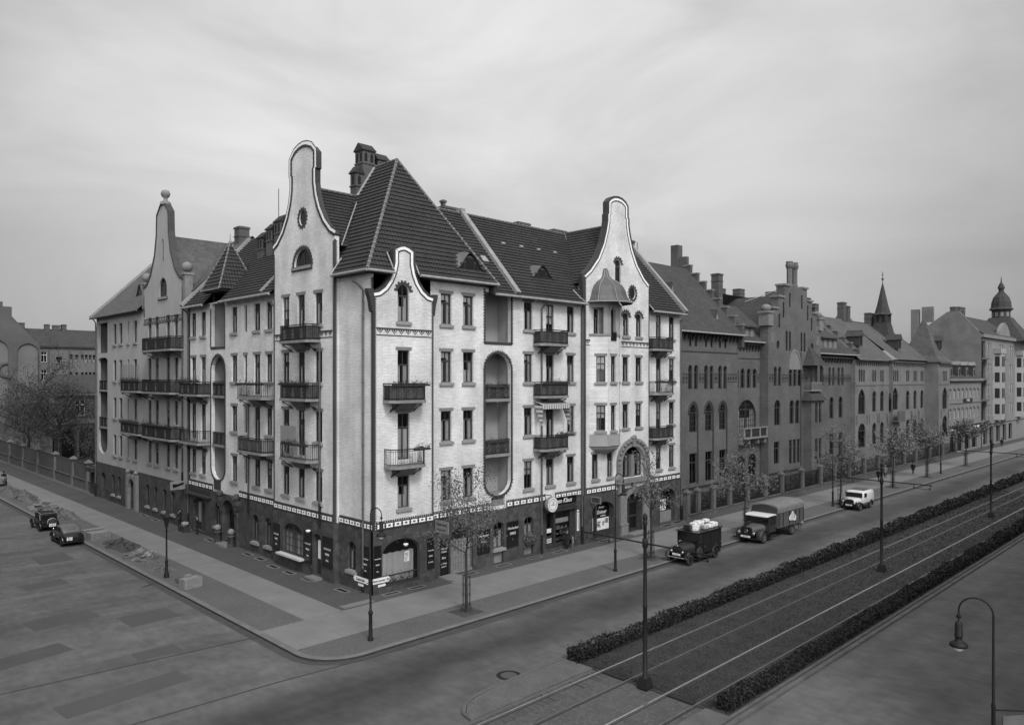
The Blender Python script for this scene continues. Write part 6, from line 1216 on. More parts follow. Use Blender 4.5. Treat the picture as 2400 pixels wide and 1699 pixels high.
# ------------------------------------------------------------------ low shop house, tall corner block with turret
H7 = thing('low_shop_house', 'low pale stucco house with four roof dormers and shops below', 'house', (125, 6, 0)); PX = PR(.8); mb = MB(); hs = []
for i in range(8): u = 117.4 + i * 2.45; awin(H7, PX, 'rect', u - .5, u + .5, 9.5, 11.0, 0, hs, lintel=False, var=5, style='white'); awin(H7, PX, 'rect', u - .5, u + .5, 6.0, 7.6, 0, hs, lintel=False, var=5, style='white')
for u in (118.5, 123, 127.5, 132): hs.append([(u - 1.7, .3), (u + 1.7, .3), (u + 1.7, 3.4), (u - 1.7, 3.4)])
wall(mb, PX, [(115.7, 0), (136.6, 0), (136.6, 12.9), (115.7, 12.9)], hs, .3)
mb.pbox(PX[0], 115.7, 136.6, 12.5, 12.9, -.5, -.001); mb.pbox(PX[0], 115.7, 136.6, 8.6, 8.8, -.15, -.001); mb.pbox(PX[0], 115.7, 136.6, 4.7, 4.95, -.2, -.001)
for i in range(8):
    u = 117.4 + i * 2.45
    for z in (11.1, 7.7): mb.pbox(PX[0], u - .7, u + .7, z, z + .25, -.15, -.001)
mb.pbox(PX[0], 115.7, 136.6, .0, 4.6, .5, .55, 1); mb.build('wall', [M_CREAM, M_DARK], H7)
rf = MB(); slope(rf, 115.7, 136.6, .3, 12.9, 4.5, 15.2); slope(rf, 115.7, 136.6, 10, 12, 4.5, 15.2); rf.build('roof', M_SLATED, H7)
for u in (118.6, 123.2, 128, 132.6):
    mb = MB(); mb.box((u - .9, 1.0, 13.1), (u + .9, 4, 15.3)); mb.box((u - .55, .96, 13.3), (u + .55, .99, 14.8), 1); mb.box((u - .32, .93, 13.45), (u + .32, .955, 14.6), 2); mb.loft([[(u - 1.0, .8, 15.3), (u + 1.0, .8, 15.3), (u, .8, 15.95)], [(u - 1.0, 4, 15.3), (u + 1.0, 4, 15.3), (u, 4, 15.95)]], 1, sm=False); mb.build('dormer', [M_SLATED, M_CREAM, M_DARK], H7)
mb = MB(); mb.pbox(PX[0], 116.2, 121.5, 3.7, 4.5, -.1, -.01); mb.pbox(PX[0], 125.5, 136, 3.7, 4.5, -.1, -.01); mb.build('shop_fascia', M_BLACK, H7)
mb = MB()
for u0, u1 in ((117, 117.6), (117.9, 118.4), (118.7, 119.2), (119.6, 120.1), (127, 127.9), (128.3, 129.4), (131, 132.6), (133, 134.8)): mb.pbox(PX[0], u0, u1, 3.85, 4.35, -.13, -.101)
mb.build('fascia_lettering', M_LETTER, H7)
t = signboard(PX, 124.7, 130.0, 8.7, 9.4, -.15, [('MÖBEL', .5, .62, M_LETTER, 0)], 'dark long name board across the front of the low shop house', group='')
H8 = thing('turret_block', 'tall pale corner block at the right edge with bulbous turret and bare firewall', 'house', (152, 8, 0)); PT = PR(.8); mb = MB(); hs = []; tr = MB()
for k in range(4):
    z0 = 4.9 + k * 3.95
    for u in (141.5, 143.2, 150.5, 152.2, 158.5, 160.2): awin(H8, PT, 'rect', u - .5, u + .5, z0 + .9, z0 + 3.0, 0, hs, lintel=False, style='white')
    hs.append([(137.2, z0 + .1), (139.6, z0 + .1), (139.6, z0 + 3.3), (137.2, z0 + 3.3)])
for u in (139.5, 144, 149, 154, 159): hs.append([(u - 1.5, .3), (u + 1.5, .3), (u + 1.5, 3.6), (u - 1.5, 3.6)])
wall(mb, PT, [(136.6, 0), (172, 0), (172, 21.2), (136.6, 21.2)], hs, .4); mb.pbox(PT[0], 136.6, 172, 20.7, 21.3, -.5, -.001); mb.pbox(PT[0], 136.6, 172, 4.2, 4.7, -.25, -.001)
mb.extr([(150, 21.2), (150.4, 22.4), (152, 23.6), (154.3, 24.3), (156.6, 23.6), (158.2, 22.4), (158.6, 21.2)], PT[0], -.05, .6); mb.build('wall', M_CREAM, H8)
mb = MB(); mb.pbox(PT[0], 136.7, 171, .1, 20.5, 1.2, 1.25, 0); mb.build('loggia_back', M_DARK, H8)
for u in (147, 165):
    mb = MB(); mb.loft([[(u - 2, .8, z), (u - 1.2, -.5, z), (u + 1.2, -.5, z), (u + 2, .8, z)] for z in (4.8, 17.8)], 0, sm=False); 
    for k in range(4):
        z = 6 + k * 3.1; mb.box((u - .9, -.54, z), (u - .2, -.51, z + 1.9), 1); mb.box((u + .2, -.54, z), (u + .9, -.51, z + 1.9), 1); mb.add([(u - 1.85, .5, z), (u - 1.4, -.22, z), (u - 1.4, -.22, z + 1.9), (u - 1.85, .5, z + 1.9)], [[0, 1, 2, 3]], 1)
    mb.box((u - 2, -.6, 17.8), (u + 2, .8, 18.8)); mb.build('bay', [M_LOG, M_DARK], H8)
for k in range(4):
    z = 4.9 + k * 3.95
    for u0, u1 in ((137.0, 140.2), (149.6, 153.2)): mb = MB(); mb.box((u0, -.4, z - .2), (u1, .8, z)); mb.box((u0, -.4, z), (u1, -.3, z + 1.0)); mb.build('balcony', M_CREAM, H8)
rf = MB(); slope(rf, 136.6, 172, .3, 21.3, 6.5, 25.6); slope(rf, 136.6, 172, 12, 21.3, 6.5, 25.6); rf.build('roof', M_SLATED, H8)
mb = MB(); c = (167.0, 4.2, 0); mb.loft([[(c[0] + x * k, c[1] + y * k, z) for x, y in ((-1, -1), (1, -1), (1, 1), (-1, 1))] for k, z in ((5.5, 20.8), (2.6, 25.0), (1.9, 26.2))], 0, sm=False); mb.lathe(c, [(1.8, 26), (1.8, 27.7), (2.35, 28.0), (1.95, 28.5), (1.85, 29.6), (1.5, 30.7), (.8, 31.6), (.5, 32.0), (.5, 32.5), (.72, 32.7), (.5, 33.4), (.15, 34.0), (.05, 35.2), (0, 35.3)], 10, sm=False)
for i in range(10): a = 2 * pi * (i + .5) / 10; q = Matrix.Translation((c[0] + 1.75 * cos(a), c[1] + 1.75 * sin(a), 26.9)) @ Matrix.Rotation(a, 4, 'Z'); mb.obox(q, (.06, .6, .9), 1)
mb.build('turret', [M_SLATED, M_CREAM], H8)
mb = MB(); mb.extr([(.8, 0), (13, 0), (13, 21.2), (11, 22.5), (6.5, 25.8), (4.5, 25.8), (.8, 21.4)], lambda u, z, d: (136.5 + d, u, z), 0, .5)
mb.box((136.4, 9, 24), (137.2, 11, 27)); mb.box((136.4, 11.5, 20), (137.2, 13, 26.6)); mb.build('firewall', M_FIRE, H8)
for x, y, z in ((140, 6, 27), (143, 6, 27.2), (147, 6.5, 27.4)): chimney(H8, x, x + 1.6, y, y + 1, 24, z, hood=False)
H9 = thing('distant_tenement', 'distant grey tenement roofs with many chimneys behind the pale parish house', 'house', (128, 30, 0)); mb = MB(); mb.box((112, 26, 0), (142, 27, 21)); mb.box((95, 27, 0), (112, 28, 19.5)); mb.build('wall', M_FIRE, H9); rf = MB(); slope(rf, 94, 143, 25.5, 20.5, 34, 27.6); slope(rf, 94, 143, 42, 20.5, 34, 27.6); rf.build('roof', M_SLATE, H9)
for i, x in enumerate((97, 104, 117, 123, 128, 133, 137)): chimney(H9, x, x + 1.8, 32.5, 34, 25, 29.3 + (i % 3) * .5, hood=False)
# ------------------------------------------------------------------ background of the side street
LB1 = thing('firewall_house', 'tenement at the left edge showing a bare brick firewall with blind round arches', 'house', (2, 116, 0)); PF = PR(114)
mb = MB(); hs = [at(outline('arch', 3.2, 14.0, 1.6), 6.3, 5.0)]; hs2 = at(outline('arch', 3.6, 14.5, 1.8), 1.6, 5.0)
hs.append(hs2); wall(mb, PF, [(-14, 0), (8.1, 0), (8.1, 18.6), (3.9, 23.6), (3.9, 25.2), (2.6, 25.2), (2.6, 26), (-14, 26)], hs, .35, 0, thick=8)
mb.pbox(PF[0], 4.75, 7.85, 5.0, 19.2, .3, .34, 1); mb.pbox(PF[0], -.2, 3.4, 5, 19.6, .3, .34, 1)
ring(mb, PF, 3.2, 14.4, 1.0, 1.0, 1.35, 1.35, -.02, .3, 0); ring(mb, PF, 3.2, 14.4, -1.0, -1.0, -1.35, -1.35, -.02, .3, 0); mb.build('wall', [M_BGBR, M_BGPL], LB1)
chimney(LB1, -1.5, 2.2, 115, 117, 24, 27.4, hood=False)
LB2 = thing('courtyard_tenement', 'long four-storey tenement with dark tile roof closing the view behind the garden trees', 'house', (16, 128, 0)); PQ = PR(127); mb = MB(); hs = []
for k in range(5):
    z = 3.2 + 3.45 * k
    for u in (11.6,): awin(LB2, PQ, 'rect', u - .5, u + .5, z - 1, z + 1.0, 0, hs, lintel=False, style='white', var=0)
    awin(LB2, PQ, 'rect', 13.65, 14.65, z - 1.8, z + .1, 0, hs, lintel=False, style='grid', var=3)
    for u in (16.2, 17.2, 18.2, 18.9, 19.6, 20.3): awin(LB2, PQ, 'rect', u - .24, u + .24, z - 1, z + .6, 0, hs, lintel=False, var=3)
wall(mb, PQ, [(8.5, 0), (34, 0), (34, 19.2), (8.5, 19.2)], hs, .3); mb.build('wall', M_BGPL, LB2)
mb = MB(); mb.pbox(PQ[0], 12.35, 12.55, 0, 22.3, -.1, 0); mb.pbox(PQ[0], 15.8, 15.95, 0, 19, -.25, 0); mb.pbox(PQ[0], 8.5, 34, 18.9, 19.2, -.4, 0); mb.build('pilaster', M_BGBR, LB2)
rf = MB(); slope(rf, 6, 34, 126.5, 19.1, 131, 22.6); slope(rf, 6, 34, 137, 19, 131, 22.6); rf.build('roof', M_SLATED, LB2)
for x0, x1, z in ((7.0, 9.2, 23.6), (12.6, 13.4, 23.5), (14.0, 15.2, 23.4), (15.5, 16.3, 23.6), (21.8, 22.6, 23.4)): chimney(LB2, x0, x1, 130.5, 131.5, 21, z, hood=False)
# garden pavilion
LB3 = thing('garden_villa', 'low garden house with white cross window and arcaded porch behind the fence', 'house', (5, 80, 0)); PV = PR(78); mb = MB(); hs = [at(outline('rect', 1.25, 2.1), 4.95, 7.85)]
window(LB3, PV, 'rect', 4.33, 5.58, 7.85, 9.95, style='white', var=0, lintel=False)
for u in (3.4, 5.75, 8.1): hs.append(at(outline('arch', 1.75, 4.3, .8), u, 1.8))
wall(mb, PV, [(1.8, 0), (12, 0), (12, 11), (1.8, 11)], hs, .3); mb.pbox(PV[0], 1.8, 12, 6.7, 7.4, -.25, 0, 1); mb.pbox(PV[0], 1.6, 12, 10.6, 11, -.5, 0, 1); mb.pbox(PV[0], 2, 12, .5, 6.5, 1.6, 1.7, 2)
for u in (2.35, 4.6, 6.95): mb.pbox(PV[0], u - .12, u + .12, 1.8, 5.9, -.2, -.02, 3)
mb.build('wall', [M_BGBR, M_CREAM, M_DARK, M_CREAM], LB3); rf = MB(); slope(rf, 1.4, 12, 77.4, 11, 82, 13.5); rf.build('roof', M_SLATED, LB3)
# houses behind the camera, across both streets (they close the street space)
def block(nm, lb, P, u0, u1, dz, corner):
    t = thing(nm, lb, 'house', P[0]((u0 + u1) / 2, 0, 6)); mb = MB(); hs = []; n = int((u1 - u0) / 4)
    for i in range(n):
        u = u0 + (u1 - u0) * (i + .5) / n
        for z in (1.0, 5, 8.9, 12.7, 16.5):
            if (i * 5 + int(z)) % 1 == 0: awin(t, P, 'rect', u - .6, u + .6, z, z + 2.1, 0, hs, lintel=False)
    wall(mb, P, [(u0, 0), (u1, 0), (u1, 20), (u0, 20)], hs, .3); mb.pbox(P[0], u0, u1, 19.4, 20, -.5, 0); mb.pbox(P[0], u0, u1, 4, 4.3, -.15, 0); mb.build('wall', M_PLAST, t)
    rf = MB(); a = [P[0](u0, 20, -.4), P[0](u1, 20, -.4), P[0](u1, 25, 6), P[0](u0, 25, 6)]; rf.poly(a); a = [P[0](u0, 20, 12), P[0](u1, 20, 12), P[0](u1, 25, 6), P[0](u0, 25, 6)]; rf.poly(a)
    rf.poly([P[0](u0, 0, 12), P[0](u1, 0, 12), P[0](u1, 20, 12), P[0](u0, 20, 12)]); rf.build('roof', M_SLATED, t)
PS_ = (lambda u, z, d: (u, -39.5 - d, z), 'S', 0)
def window_flip(): pass
# ------------------------------------------------------------------ fences
t = thing('board_fence', 'dark board garden fence with capped concrete posts beyond the grey plaster house', 'fence', (.5, 80, .1)); mb = MB()
ys = [53.6, 57.4, 63.4, 71.4, 80.0, 88.4, 97.1, 104.8, 113, 121]
for a, b in zip([52.8] + ys, ys):
    n = int((b - a) / .16)
    for k in range(n): y = a + (b - a) * k / n; mb.box((.42 + rnd.uniform(-.008, .008), y, 1.35), (.47, y + (b - a) / n - .012, 3.2 + rnd.uniform(-.02, .02)))
    mb.box((.38, a, 1.3), (.41, b, 1.4)); mb.box((.38, a, 3.1), (.41, b, 3.2))
mb.build('boards', M_FENCE, t); mb = MB(); mb.box((.3, 52.8, .1), (.6, 121, 1.2)); mb.box((.22, 52.8, 1.2), (.66, 121, 1.3)); mb.box((-.45, 52.8, .12), (.25, 130, .16)); mb.build('plinth', M_CONCD, t)
for y in ys:
    mb = MB(); mb.box((.15, y - .25, .1), (.65, y + .25, 1.2)); mb.box((.2, y - .2, 1.2), (.6, y + .2, 3.25)); mb.box((.0, y - .42, 3.25), (.8, y + .42, 3.36)); mb.loft([[(.0, y - .42, 3.36), (.8, y - .42, 3.36), (.8, y + .42, 3.36), (0, y + .42, 3.36)], [(.35, y - .05, 3.68), (.45, y - .05, 3.68), (.45, y + .05, 3.68), (.35, y + .05, 3.68)]], 0, sm=False); mb.build('post', mat('post_concrete', .12, .9, .3, 2), t)
mb = MB(); mb.box((-.6, 52.85, 2.7), (.5, 54.6, 3.15)); mb.box((-.2, 52.9, .1), (.1, 53.3, 2.7)); mb.box((-.2, 54.2, .1), (.1, 54.5, 2.7)); tag(mb.build('gate_porch', M_WOOD), 'small dark covered gate between the plaster house and the board fence', 'gate')
t = thing('iron_railing_fence', 'iron front-garden railing with brick pillars before the Gothic houses', 'fence', (60, -.3, .1)); mb = MB(); px = [33.9, 35.7, 38.4, 41.4, 45.0, 48.8, 52.6, 57.6, 62.5, 66.5, 71, 76, 81, 86.5, 91, 96, 102.5, 109, 116]
for a, b in zip(px, px[1:]):
    n = int((b - a) / (.16 if a < 60 else .3))
    for k in range(n): x = a + (b - a) * k / n; mb.box((x, -.32, .5), (x + .03, -.29, 2.35))
    for z in (.65, 2.15): mb.box((a, -.33, z), (b, -.28, z + .05))
mb.build('bars', M_IRON, t); mb = MB(); mb.box((33.6, -.5, .1), (116.2, -.12, .48)); mb.box((33.6, -.55, .48), (116.2, -.08, .56)); mb.build('plinth', M_CONCD, t)
for x in px:
    mb = MB(); mb.box((x - .24, -.55, .1), (x + .24, -.05, 2.5)); mb.box((x - .3, -.6, 2.5), (x + .3, 0, 2.62), 1); mb.loft([[(x - .3, -.6, 2.62), (x + .3, -.6, 2.62), (x + .3, 0, 2.62), (x - .3, 0, 2.62)], [(x - .05, -.34, 2.9), (x + .05, -.34, 2.9), (x + .05, -.26, 2.9), (x - .05, -.26, 2.9)]], 1, sm=False); mb.build('pillar', [M_GOTH, M_CONCD], t)
mb = MB(); R = random.Random(8)
for i in range(9000):
    x = 34 + 82 * R.random() ** 1.4; hh = .9 + .5 * sin(x * .7) + .4 * sin(x * 1.9); y = R.uniform(.1, 1.5); mb.leaf((x, y, .2 + R.random() * max(.4, hh + .6)), R.uniform(.06, .13), R=R)
tag(mb.build('front_garden_shrubs', M_LEAFD), 'dark shrubs of the front gardens behind the iron railing', 'shrubs', kind='stuff')
# ------------------------------------------------------------------ trees
def tree(loc, h, spread, label, crown0, n, lsz, R, trunk=.09, group=None, guard=False, mt=None, dens=1.0, nm='street_tree', vol=None):
    t = thing(nm, label, 'tree', loc, group=group); x0, y0, z0 = loc; mb = MB(); tips = []
    def limb(p, d, L, r, depth):
        pts = [p]; k = 4
        for i in range(k): d = (d + Vector((R.gauss(0, .16), R.gauss(0, .16), R.gauss(.02, .1)))).normalized(); pts.append(pts[-1] + d * (L / k))
        mb.tube(pts, [r * (1 - .16 * i) for i in range(k + 1)], 5 if depth < 2 else 3, cap=False)
        if depth >= 2 or L < .5: tips.extend(pts[1:]); return
        for j in range(R.randint(3, 4)):
            i = R.randint(1, k); a = R.random() * 6.28; e = (d * .75 + Vector((cos(a), sin(a), R.uniform(-.05, .5))) * .8).normalized(); limb(pts[i], e, L * R.uniform(.5, .75), r * .5, depth + 1)
        tips.append(pts[-1])
    base = Vector(loc); tp = base + Vector((R.gauss(0, .08), R.gauss(0, .08), crown0 - z0 + .1 if z0 < crown0 else crown0))
    mid = base.lerp(tp, .5) + Vector((R.gauss(0, .05), R.gauss(0, .05), 0)); mb.tube([base, mid, tp], [trunk * 1.15, trunk * .95, trunk * .8], 8)
    H = h - crown0
    limb(tp, Vector((R.gauss(0, .06), R.gauss(0, .06), 1)), H * .85, trunk * .7, 0)
    for i in range(8):
        a = 6.28 * i / 8 + R.uniform(-.3, .3); q = R.uniform(0, .55); limb(tp + Vector((0, 0, H * q * .8)), Vector((cos(a), sin(a), R.uniform(.25, .8))), spread * .5 * R.uniform(.75, 1.1) * (1.1 - .5 * q), trunk * .45, 1)
    mb.build('trunk', M_BARK, t); mb = MB()
    for i in range(n):
        p = R.choice(tips); s_ = .10 + .05 * spread; q = p + Vector((R.gauss(0, s_), R.gauss(0, s_), R.gauss(0, s_ * .8)))
        if q.z < z0 + 1.9 and guard: continue
        mb.leaf(q, lsz * R.uniform(.6, 1.3), R=R)
    if vol:
        cz, rz_, ncl, per = vol
        for i in range(ncl):
            while True:
                v = Vector((R.uniform(-1, 1), R.uniform(-1, 1), R.uniform(-1, 1)))
                if .25 < v.length < 1: break
            v = v * (1 + .22 * sin(v.x * 7 + x0) + .15 * sin(v.z * 9 + y0)); c_ = Vector((x0 + v.x * spread * .55, y0 + v.y * spread * .55, cz + v.z * rz_)); mb2 = R.uniform(.25, .55)
            if c_.z < .6: continue
            for j in range(per): mb.leaf(c_ + Vector((R.gauss(0, mb2), R.gauss(0, mb2), R.gauss(0, mb2 * .7))), lsz * R.uniform(.5, 1.1), R=R)
    mb.build('crown', mt or M_LEAF, t)
    if guard:
        mb = MB()
        for i in range(8):
            a = 6.28 * i / 8; mb.tube([(x0 + .34 * cos(a), y0 + .34 * sin(a), z0), (x0 + .24 * cos(a), y0 + .24 * sin(a), z0 + .35), (x0 + .22 * cos(a), y0 + .22 * sin(a), z0 + 1.95)], .014, 4, cap=False)
        for z in (.4, .95, 1.5, 1.93): mb.tube([(x0 + .225 * cos(k * .5236), y0 + .225 * sin(k * .5236), z0 + z) for k in range(13)], .014, 4, cap=False)
        mb.build('trunk_guard', M_IRON, t)
        mb = MB(); mb.box((x0 - .75, y0 - .7, z0 - .03), (x0 + .75, y0 + .7, z0 + .006)); mb.build('tree_pit', M_SOIL, t)
    return t
RT = random.Random(21)
names = ('leafy young street tree in front of the barred tavern door', 'bare-trunked young street tree by the carved portal', 'bushy street tree behind the covered lorry', 'street tree beside the white delivery van', 'fourth street tree along the railing', 'fifth street tree near the far lamp post', 'farthest street tree before the low shop house')
for i, (x, y, h, c0, n, sp) in enumerate(((1.87, -6.55, 6.5, 3.2, 3000, 3.2), (19.43, -6.5, 6.0, 3.4, 900, 2.6), (33.0, -6.6, 6.1, 2.7, 2600, 4.2), (52.3, -6.7, 7.0, 3.0, 1600, 4.0), (68.7, -6.3, 7.0, 3.2, 1700, 5.2), (81.5, -6.2, 6.6, 3.2, 1700, 5.0), (99.3, -6.1, 6.4, 3.2, 1600, 5.0))):
    tree((x, y, .12), h, sp, names[i], c0, int(n * (1.7 if i < 2 else .95)), .055 + x * .0011, RT, .085, 'young trees planted along the pavement', guard=True)
for i, (x, y, h, c0, n, sp, lb, vol) in enumerate(((1.6, 74, 13.6, 4.5, 3500, 9.0, 'large twiggy garden tree rising highest behind the board fence', (8.6, 5.2, 330, 34)), (1.0, 88, 12.0, 4.0, 2500, 8.5, 'second garden tree behind the board fence, left of the largest', (7.5, 5.0, 240, 30)), (3.2, 60, 7.6, 2.6, 1800, 6.5, 'low dense garden tree next to the plaster house', (4.2, 3.2, 170, 34)), (3.2, 101, 11.0, 3.5, 2000, 8.5, 'far garden tree at the left picture edge', (7.0, 4.8, 200, 26)), (5.5, 67, 9.4, 3.0, 1800, 6.5, 'garden tree in front of the arcaded garden house', (5.4, 4.0, 160, 32)))):
    tree((x, y, .05), h, sp, lb, c0, n, .11, RT, .22, 'trees in the garden behind the fence', mt=M_LEAFD, nm='garden_tree', vol=vol)
# ------------------------------------------------------------------ lamps and poles
def lamp(loc, arm, ang, label, signs=False, top=6.65):
    x, y, z0 = loc; t = thing('street_lamp', label, 'street lamp', loc, group='crook street lamps'); T = top; mb = MB(); ax, ay = cos(ang), sin(ang)
    mb.lathe((x, y, 0), [(.14, z0), (.14, z0 + .1), (.10, z0 + .2), (.085, z0 + 1.25), (.115, z0 + 1.3), (.115, z0 + 1.4), (.058, z0 + 1.5), (.052, 3.6), (.065, 3.64), (.04, 3.75), (.03, T - arm * .5)], 10)
    r = arm / 2; zc = T - r; pts = [(x, y, zc - .6)] + [(x + ax * (r - r * cos(a)), y + ay * (r - r * cos(a)), zc + r * sin(a)) for a in [pi * i / 14 for i in range(15)]]
    pts += [(x + ax * arm, y + ay * arm, zc - .12)]; mb.tube(pts, .026, 7); mb.tube([(x - .35 * ay, y + .35 * ax, 3.0), (x + .35 * ay, y - .35 * ax, 3.0)] if not signs else [(x, y, 3.2), (x, y, 3.25)], .018, 5)
    mb.build('post', M_IRON, t); lx, ly, lz = x + ax * arm, y + ay * arm, zc - .1
    mb = MB(); mb.lathe((lx, ly, 0), [(.0, lz + .05), (.03, lz), (.075, lz - .1), (.02, lz - .14), (.018, lz - .22), (.07, lz - .24), (.10, lz - .3), (.105, lz - .62), (.125, lz - .65), (.095, lz - .68), (.095, lz - .78), (.16, lz - .82), (.235, lz - .87), (.245, lz - .95), (.2, lz - .97)], 14); mb.build('lantern', M_IRON, t)
    mb = MB(); mb.lathe((lx, ly, 0), [(.16, lz - .955), (.13, lz - 1.03), (.08, lz - 1.08), (0, lz - 1.1)], 12); mb.build('glass_bowl', M_LAMPG, t)
    return t
L0 = lamp((-4.46, -6.65, .12), .62, -pi / 2 + .4, 'corner street lamp carrying two white street name plates')
lamp((14.7, -6.95, .12), .66, -pi / 2, 'street lamp in front of the clock shop with a round mirror disc'); lamp((50.56, -6.7, .12), .7, -pi / 2, 'street lamp beside the white delivery van'); lamp((86.9, -6.3, .12), .7, -pi / 2, 'farthest street lamp near the pyramid-roofed pavilion')
LB = lamp((-.6, -32.2, 0), .86, pi / 2 + .12, 'large street lamp in the right foreground above the empty roadway')
mb = MB()
M_SIGNW = mat('white_enamel', .62, .4, .05, 4)
def arrow(P, u0, u1, z, h, tip): 
    s_ = 1 if tip > 0 else -1; e, b = (u1, u0) if s_ > 0 else (u0, u1); return [(b, z), (e - s_ * .12, z), (e, z + h / 2), (e - s_ * .12, z + h), (b, z + h)]
for nm_, Pn, u0, u1, tip, tx, rt, lc in (('street_name_plate', PR(-6.75), -4.4, -3.35, 1, 'Amrumer Str.', ROT_R, lambda u, z: (u, -6.775, z)), ('street_name_plate', PL(-4.56), -6.6, -5.3, 1, 'Seestraße', ROT_L, lambda u, z: (-4.585, u, z))):
    mb = MB(); mb.extr(arrow(Pn, u0, u1, 2.86, .26, tip), Pn[0], -.02, .0); mb.pbox(Pn[0], (u0 + u1) / 2 - .22, (u0 + u1) / 2 + .22, 2.68, 2.78, -.02, 0); o = mb.build(nm_, M_SIGNW, L0)
    q = text('lettering', tx, .19, M_BLACK, lc((u0 + u1) / 2, 2.99), rt); q.parent = o; q.location = Vector(q.location) - ORG[L0.name]
mb = MB(); mb.lathe((14.72, -6.98, 0), [(0, 0)], 4) if 0 else None
mb.lathe(Vector((15.03, -6.98, 6.28)), [(0, .03), (.2, .02), (.24, 0), (.2, -.02), (0, -.03)], 14, M=Matrix.Rotation(pi / 2, 3, 'X')); q = mb.build('mirror_disc', M_CONC, bpy.data.objects['street_lamp.001'])
# sign arm on the big lamp
mb = MB(); mb.tube([(-.6, -32.2, 3.55), (.9, -33.4, 3.4)], .03, 5); mb.obox(Matrix.Translation((.2, -32.85, 3.18)) @ Matrix.Rotation(-.675, 4, 'Z'), (1.5, .04, .34), 1); mb.build('sign_arm', [M_IRON, M_CONCD], LB)
t = thing('gas_lamp', 'straight gas lamp post with lantern on the side street pavement beside the rubble', 'street lamp', (-7.24, 12.43, .12)); mb = MB(); mb.lathe((-7.24, 12.43, 0), [(.17, .12), (.16, .35), (.1, .5), (.085, 1.1), (.11, 1.15), (.06, 1.3), (.045, 3.3), (.1, 3.35), (.03, 3.42)], 9); mb.tube([(-7.38, 12.43, 3.1), (-7.1, 12.43, 3.1)], .014, 5); mb.build('post', M_IRON, t)
mb = MB(); mb.lathe((-7.24, 12.43, 0), [(.1, 3.42), (.2, 4.0), (.24, 4.03), (.14, 4.2), (.06, 4.28), (.05, 4.4), (0, 4.42)], 6, sm=False); mb.build('lantern', M_IRON, t)
def pole(x, label):
    y = -19.35; t = thing('catenary_pole', label, 'pole', (x, y, .05), group='catenary poles between the tram tracks'); mb = MB()
    mb.lathe((x, y, 0), [(.2, .05), (.2, .3), (.16, .5), (.1, .56), (.088, 3.4), (.10, 3.42), (.10, 3.5), (.082, 3.54), (.07, 6.85), (.1, 6.9), (.1, 7.0), (.07, 7.03), (.105, 7.12), (.1, 7.25), (.04, 7.34), (0, 7.36)], 12); mb.loft([[(x + a * k, y + b * k, z) for a, b in ((-1, -1), (1, -1), (1, 1), (-1, 1))] for k, z in ((.24, .05), (.24, .12), (.17, .5))], 0, sm=False); mb.build('post', M_IRON, t)
    mb = MB(); mb.tube([(x, y - 3.1, 6.1), (x, y + 3.3, 6.1)], .035, 7); mb.lathe((x, y, 0), [(.08, 5.9), (.12, 5.95), (.12, 6.25), (.08, 6.3)], 10)
    for d in (-2.95, -2.0, 1.9, 3.15): mb.tube([(x, y + d, 6.1), (x, y + d, 5.88)], .02, 5); mb.blob((x, y + d, 5.88), (.05, .05, .07), 0, 6, 4)
    for d in (-2.5, 2.5): mb.tube([(x, y + d - .5, 5.84), (x, y + d + .5, 5.84)], .016, 4)
    mb.build('cross_arm', M_IRON, t)
pole(.6, 'nearest catenary pole at the end of the tram lawn'); pole(27.6, 'middle catenary pole on the tram lawn'); pole(55.4, 'farthest clear catenary pole on the tram lawn')
# ------------------------------------------------------------------ signs
SG = 'dark beer boards on the tavern walls'
bl = [('Hochschul', .60, .21, M_LETTER, .2), ('BIERE', .42, .22, M_LETTER, 0), ('·', .31, .2, M_LETTER, 0), ('HELL', .22, .17, M_LETTER, 0)]
sm = lambda k, rows: [(b, z, s_ * k, m, h) for b, z, s_, m, h in rows]
signboard(RSG, -.02, .5, 1.06, 3.03, 0, sm(.5, bl), 'narrow dark beer board reading HELL on the avenue side of the house corner'); signboard(LS, .03, .72, 1.05, 2.93, 0, sm(.66, bl), 'dark beer board on the side street face of the house corner')
signboard(RSG, 3.98, 4.54, .95, 2.9, 0, sm(.55, bl[:3] + [('DUNKEL', .22, .19, M_LETTER, 0)]), 'dark beer board reading DUNKEL right of the corner tavern window')
signboard(RS, 11.27, 12.42, 1.1, 2.9, 0, [('Hochschul', .74, .24, M_LETTER, .2), ('BIERE', .53, .24, M_LETTER, 0), ('·', .3, .3, M_LETTER, 0)], 'square dark beer board between the small arched window and the potted bush')
signboard(RS, 8.5, 9.63, 1.05, 2.72, 0, [('Hochschul', .74, .2, M_LETTER, .2), ('BIERE', .5, .2, M_LETTER, 0)], 'dark beer board half hidden by the young street tree')
signboard(LSG, 3.56, 4.72, 1.05, 2.98, 0, sm(.9, bl), 'dark beer board right of the tavern side door'); signboard(LSG, 6.08, 7.05, .95, 3.0, 0, sm(.8, bl), 'dark beer board between the side door and the bright window ledge'); signboard(LSG, 10.4, 11.3, 1.1, 2.92, 0, sm(.75, bl), 'dark beer board left of the bright window ledge')
DL = thing('door_lettering', 'white painted words on the dark tavern door', 'sign', (5.7, 0, .5))
for i, (b, z, s_) in enumerate((('Warme', 1.92, .17), ('Küche', 1.72, .17), ('Bier', 1.32, .2), ('u. Wein', .95, .15), ('Likör 5', .75, .14))): text('lettering', b, s_, M_LETTER, (5.7, .06, z), ROT_R, DL, shear=.15)
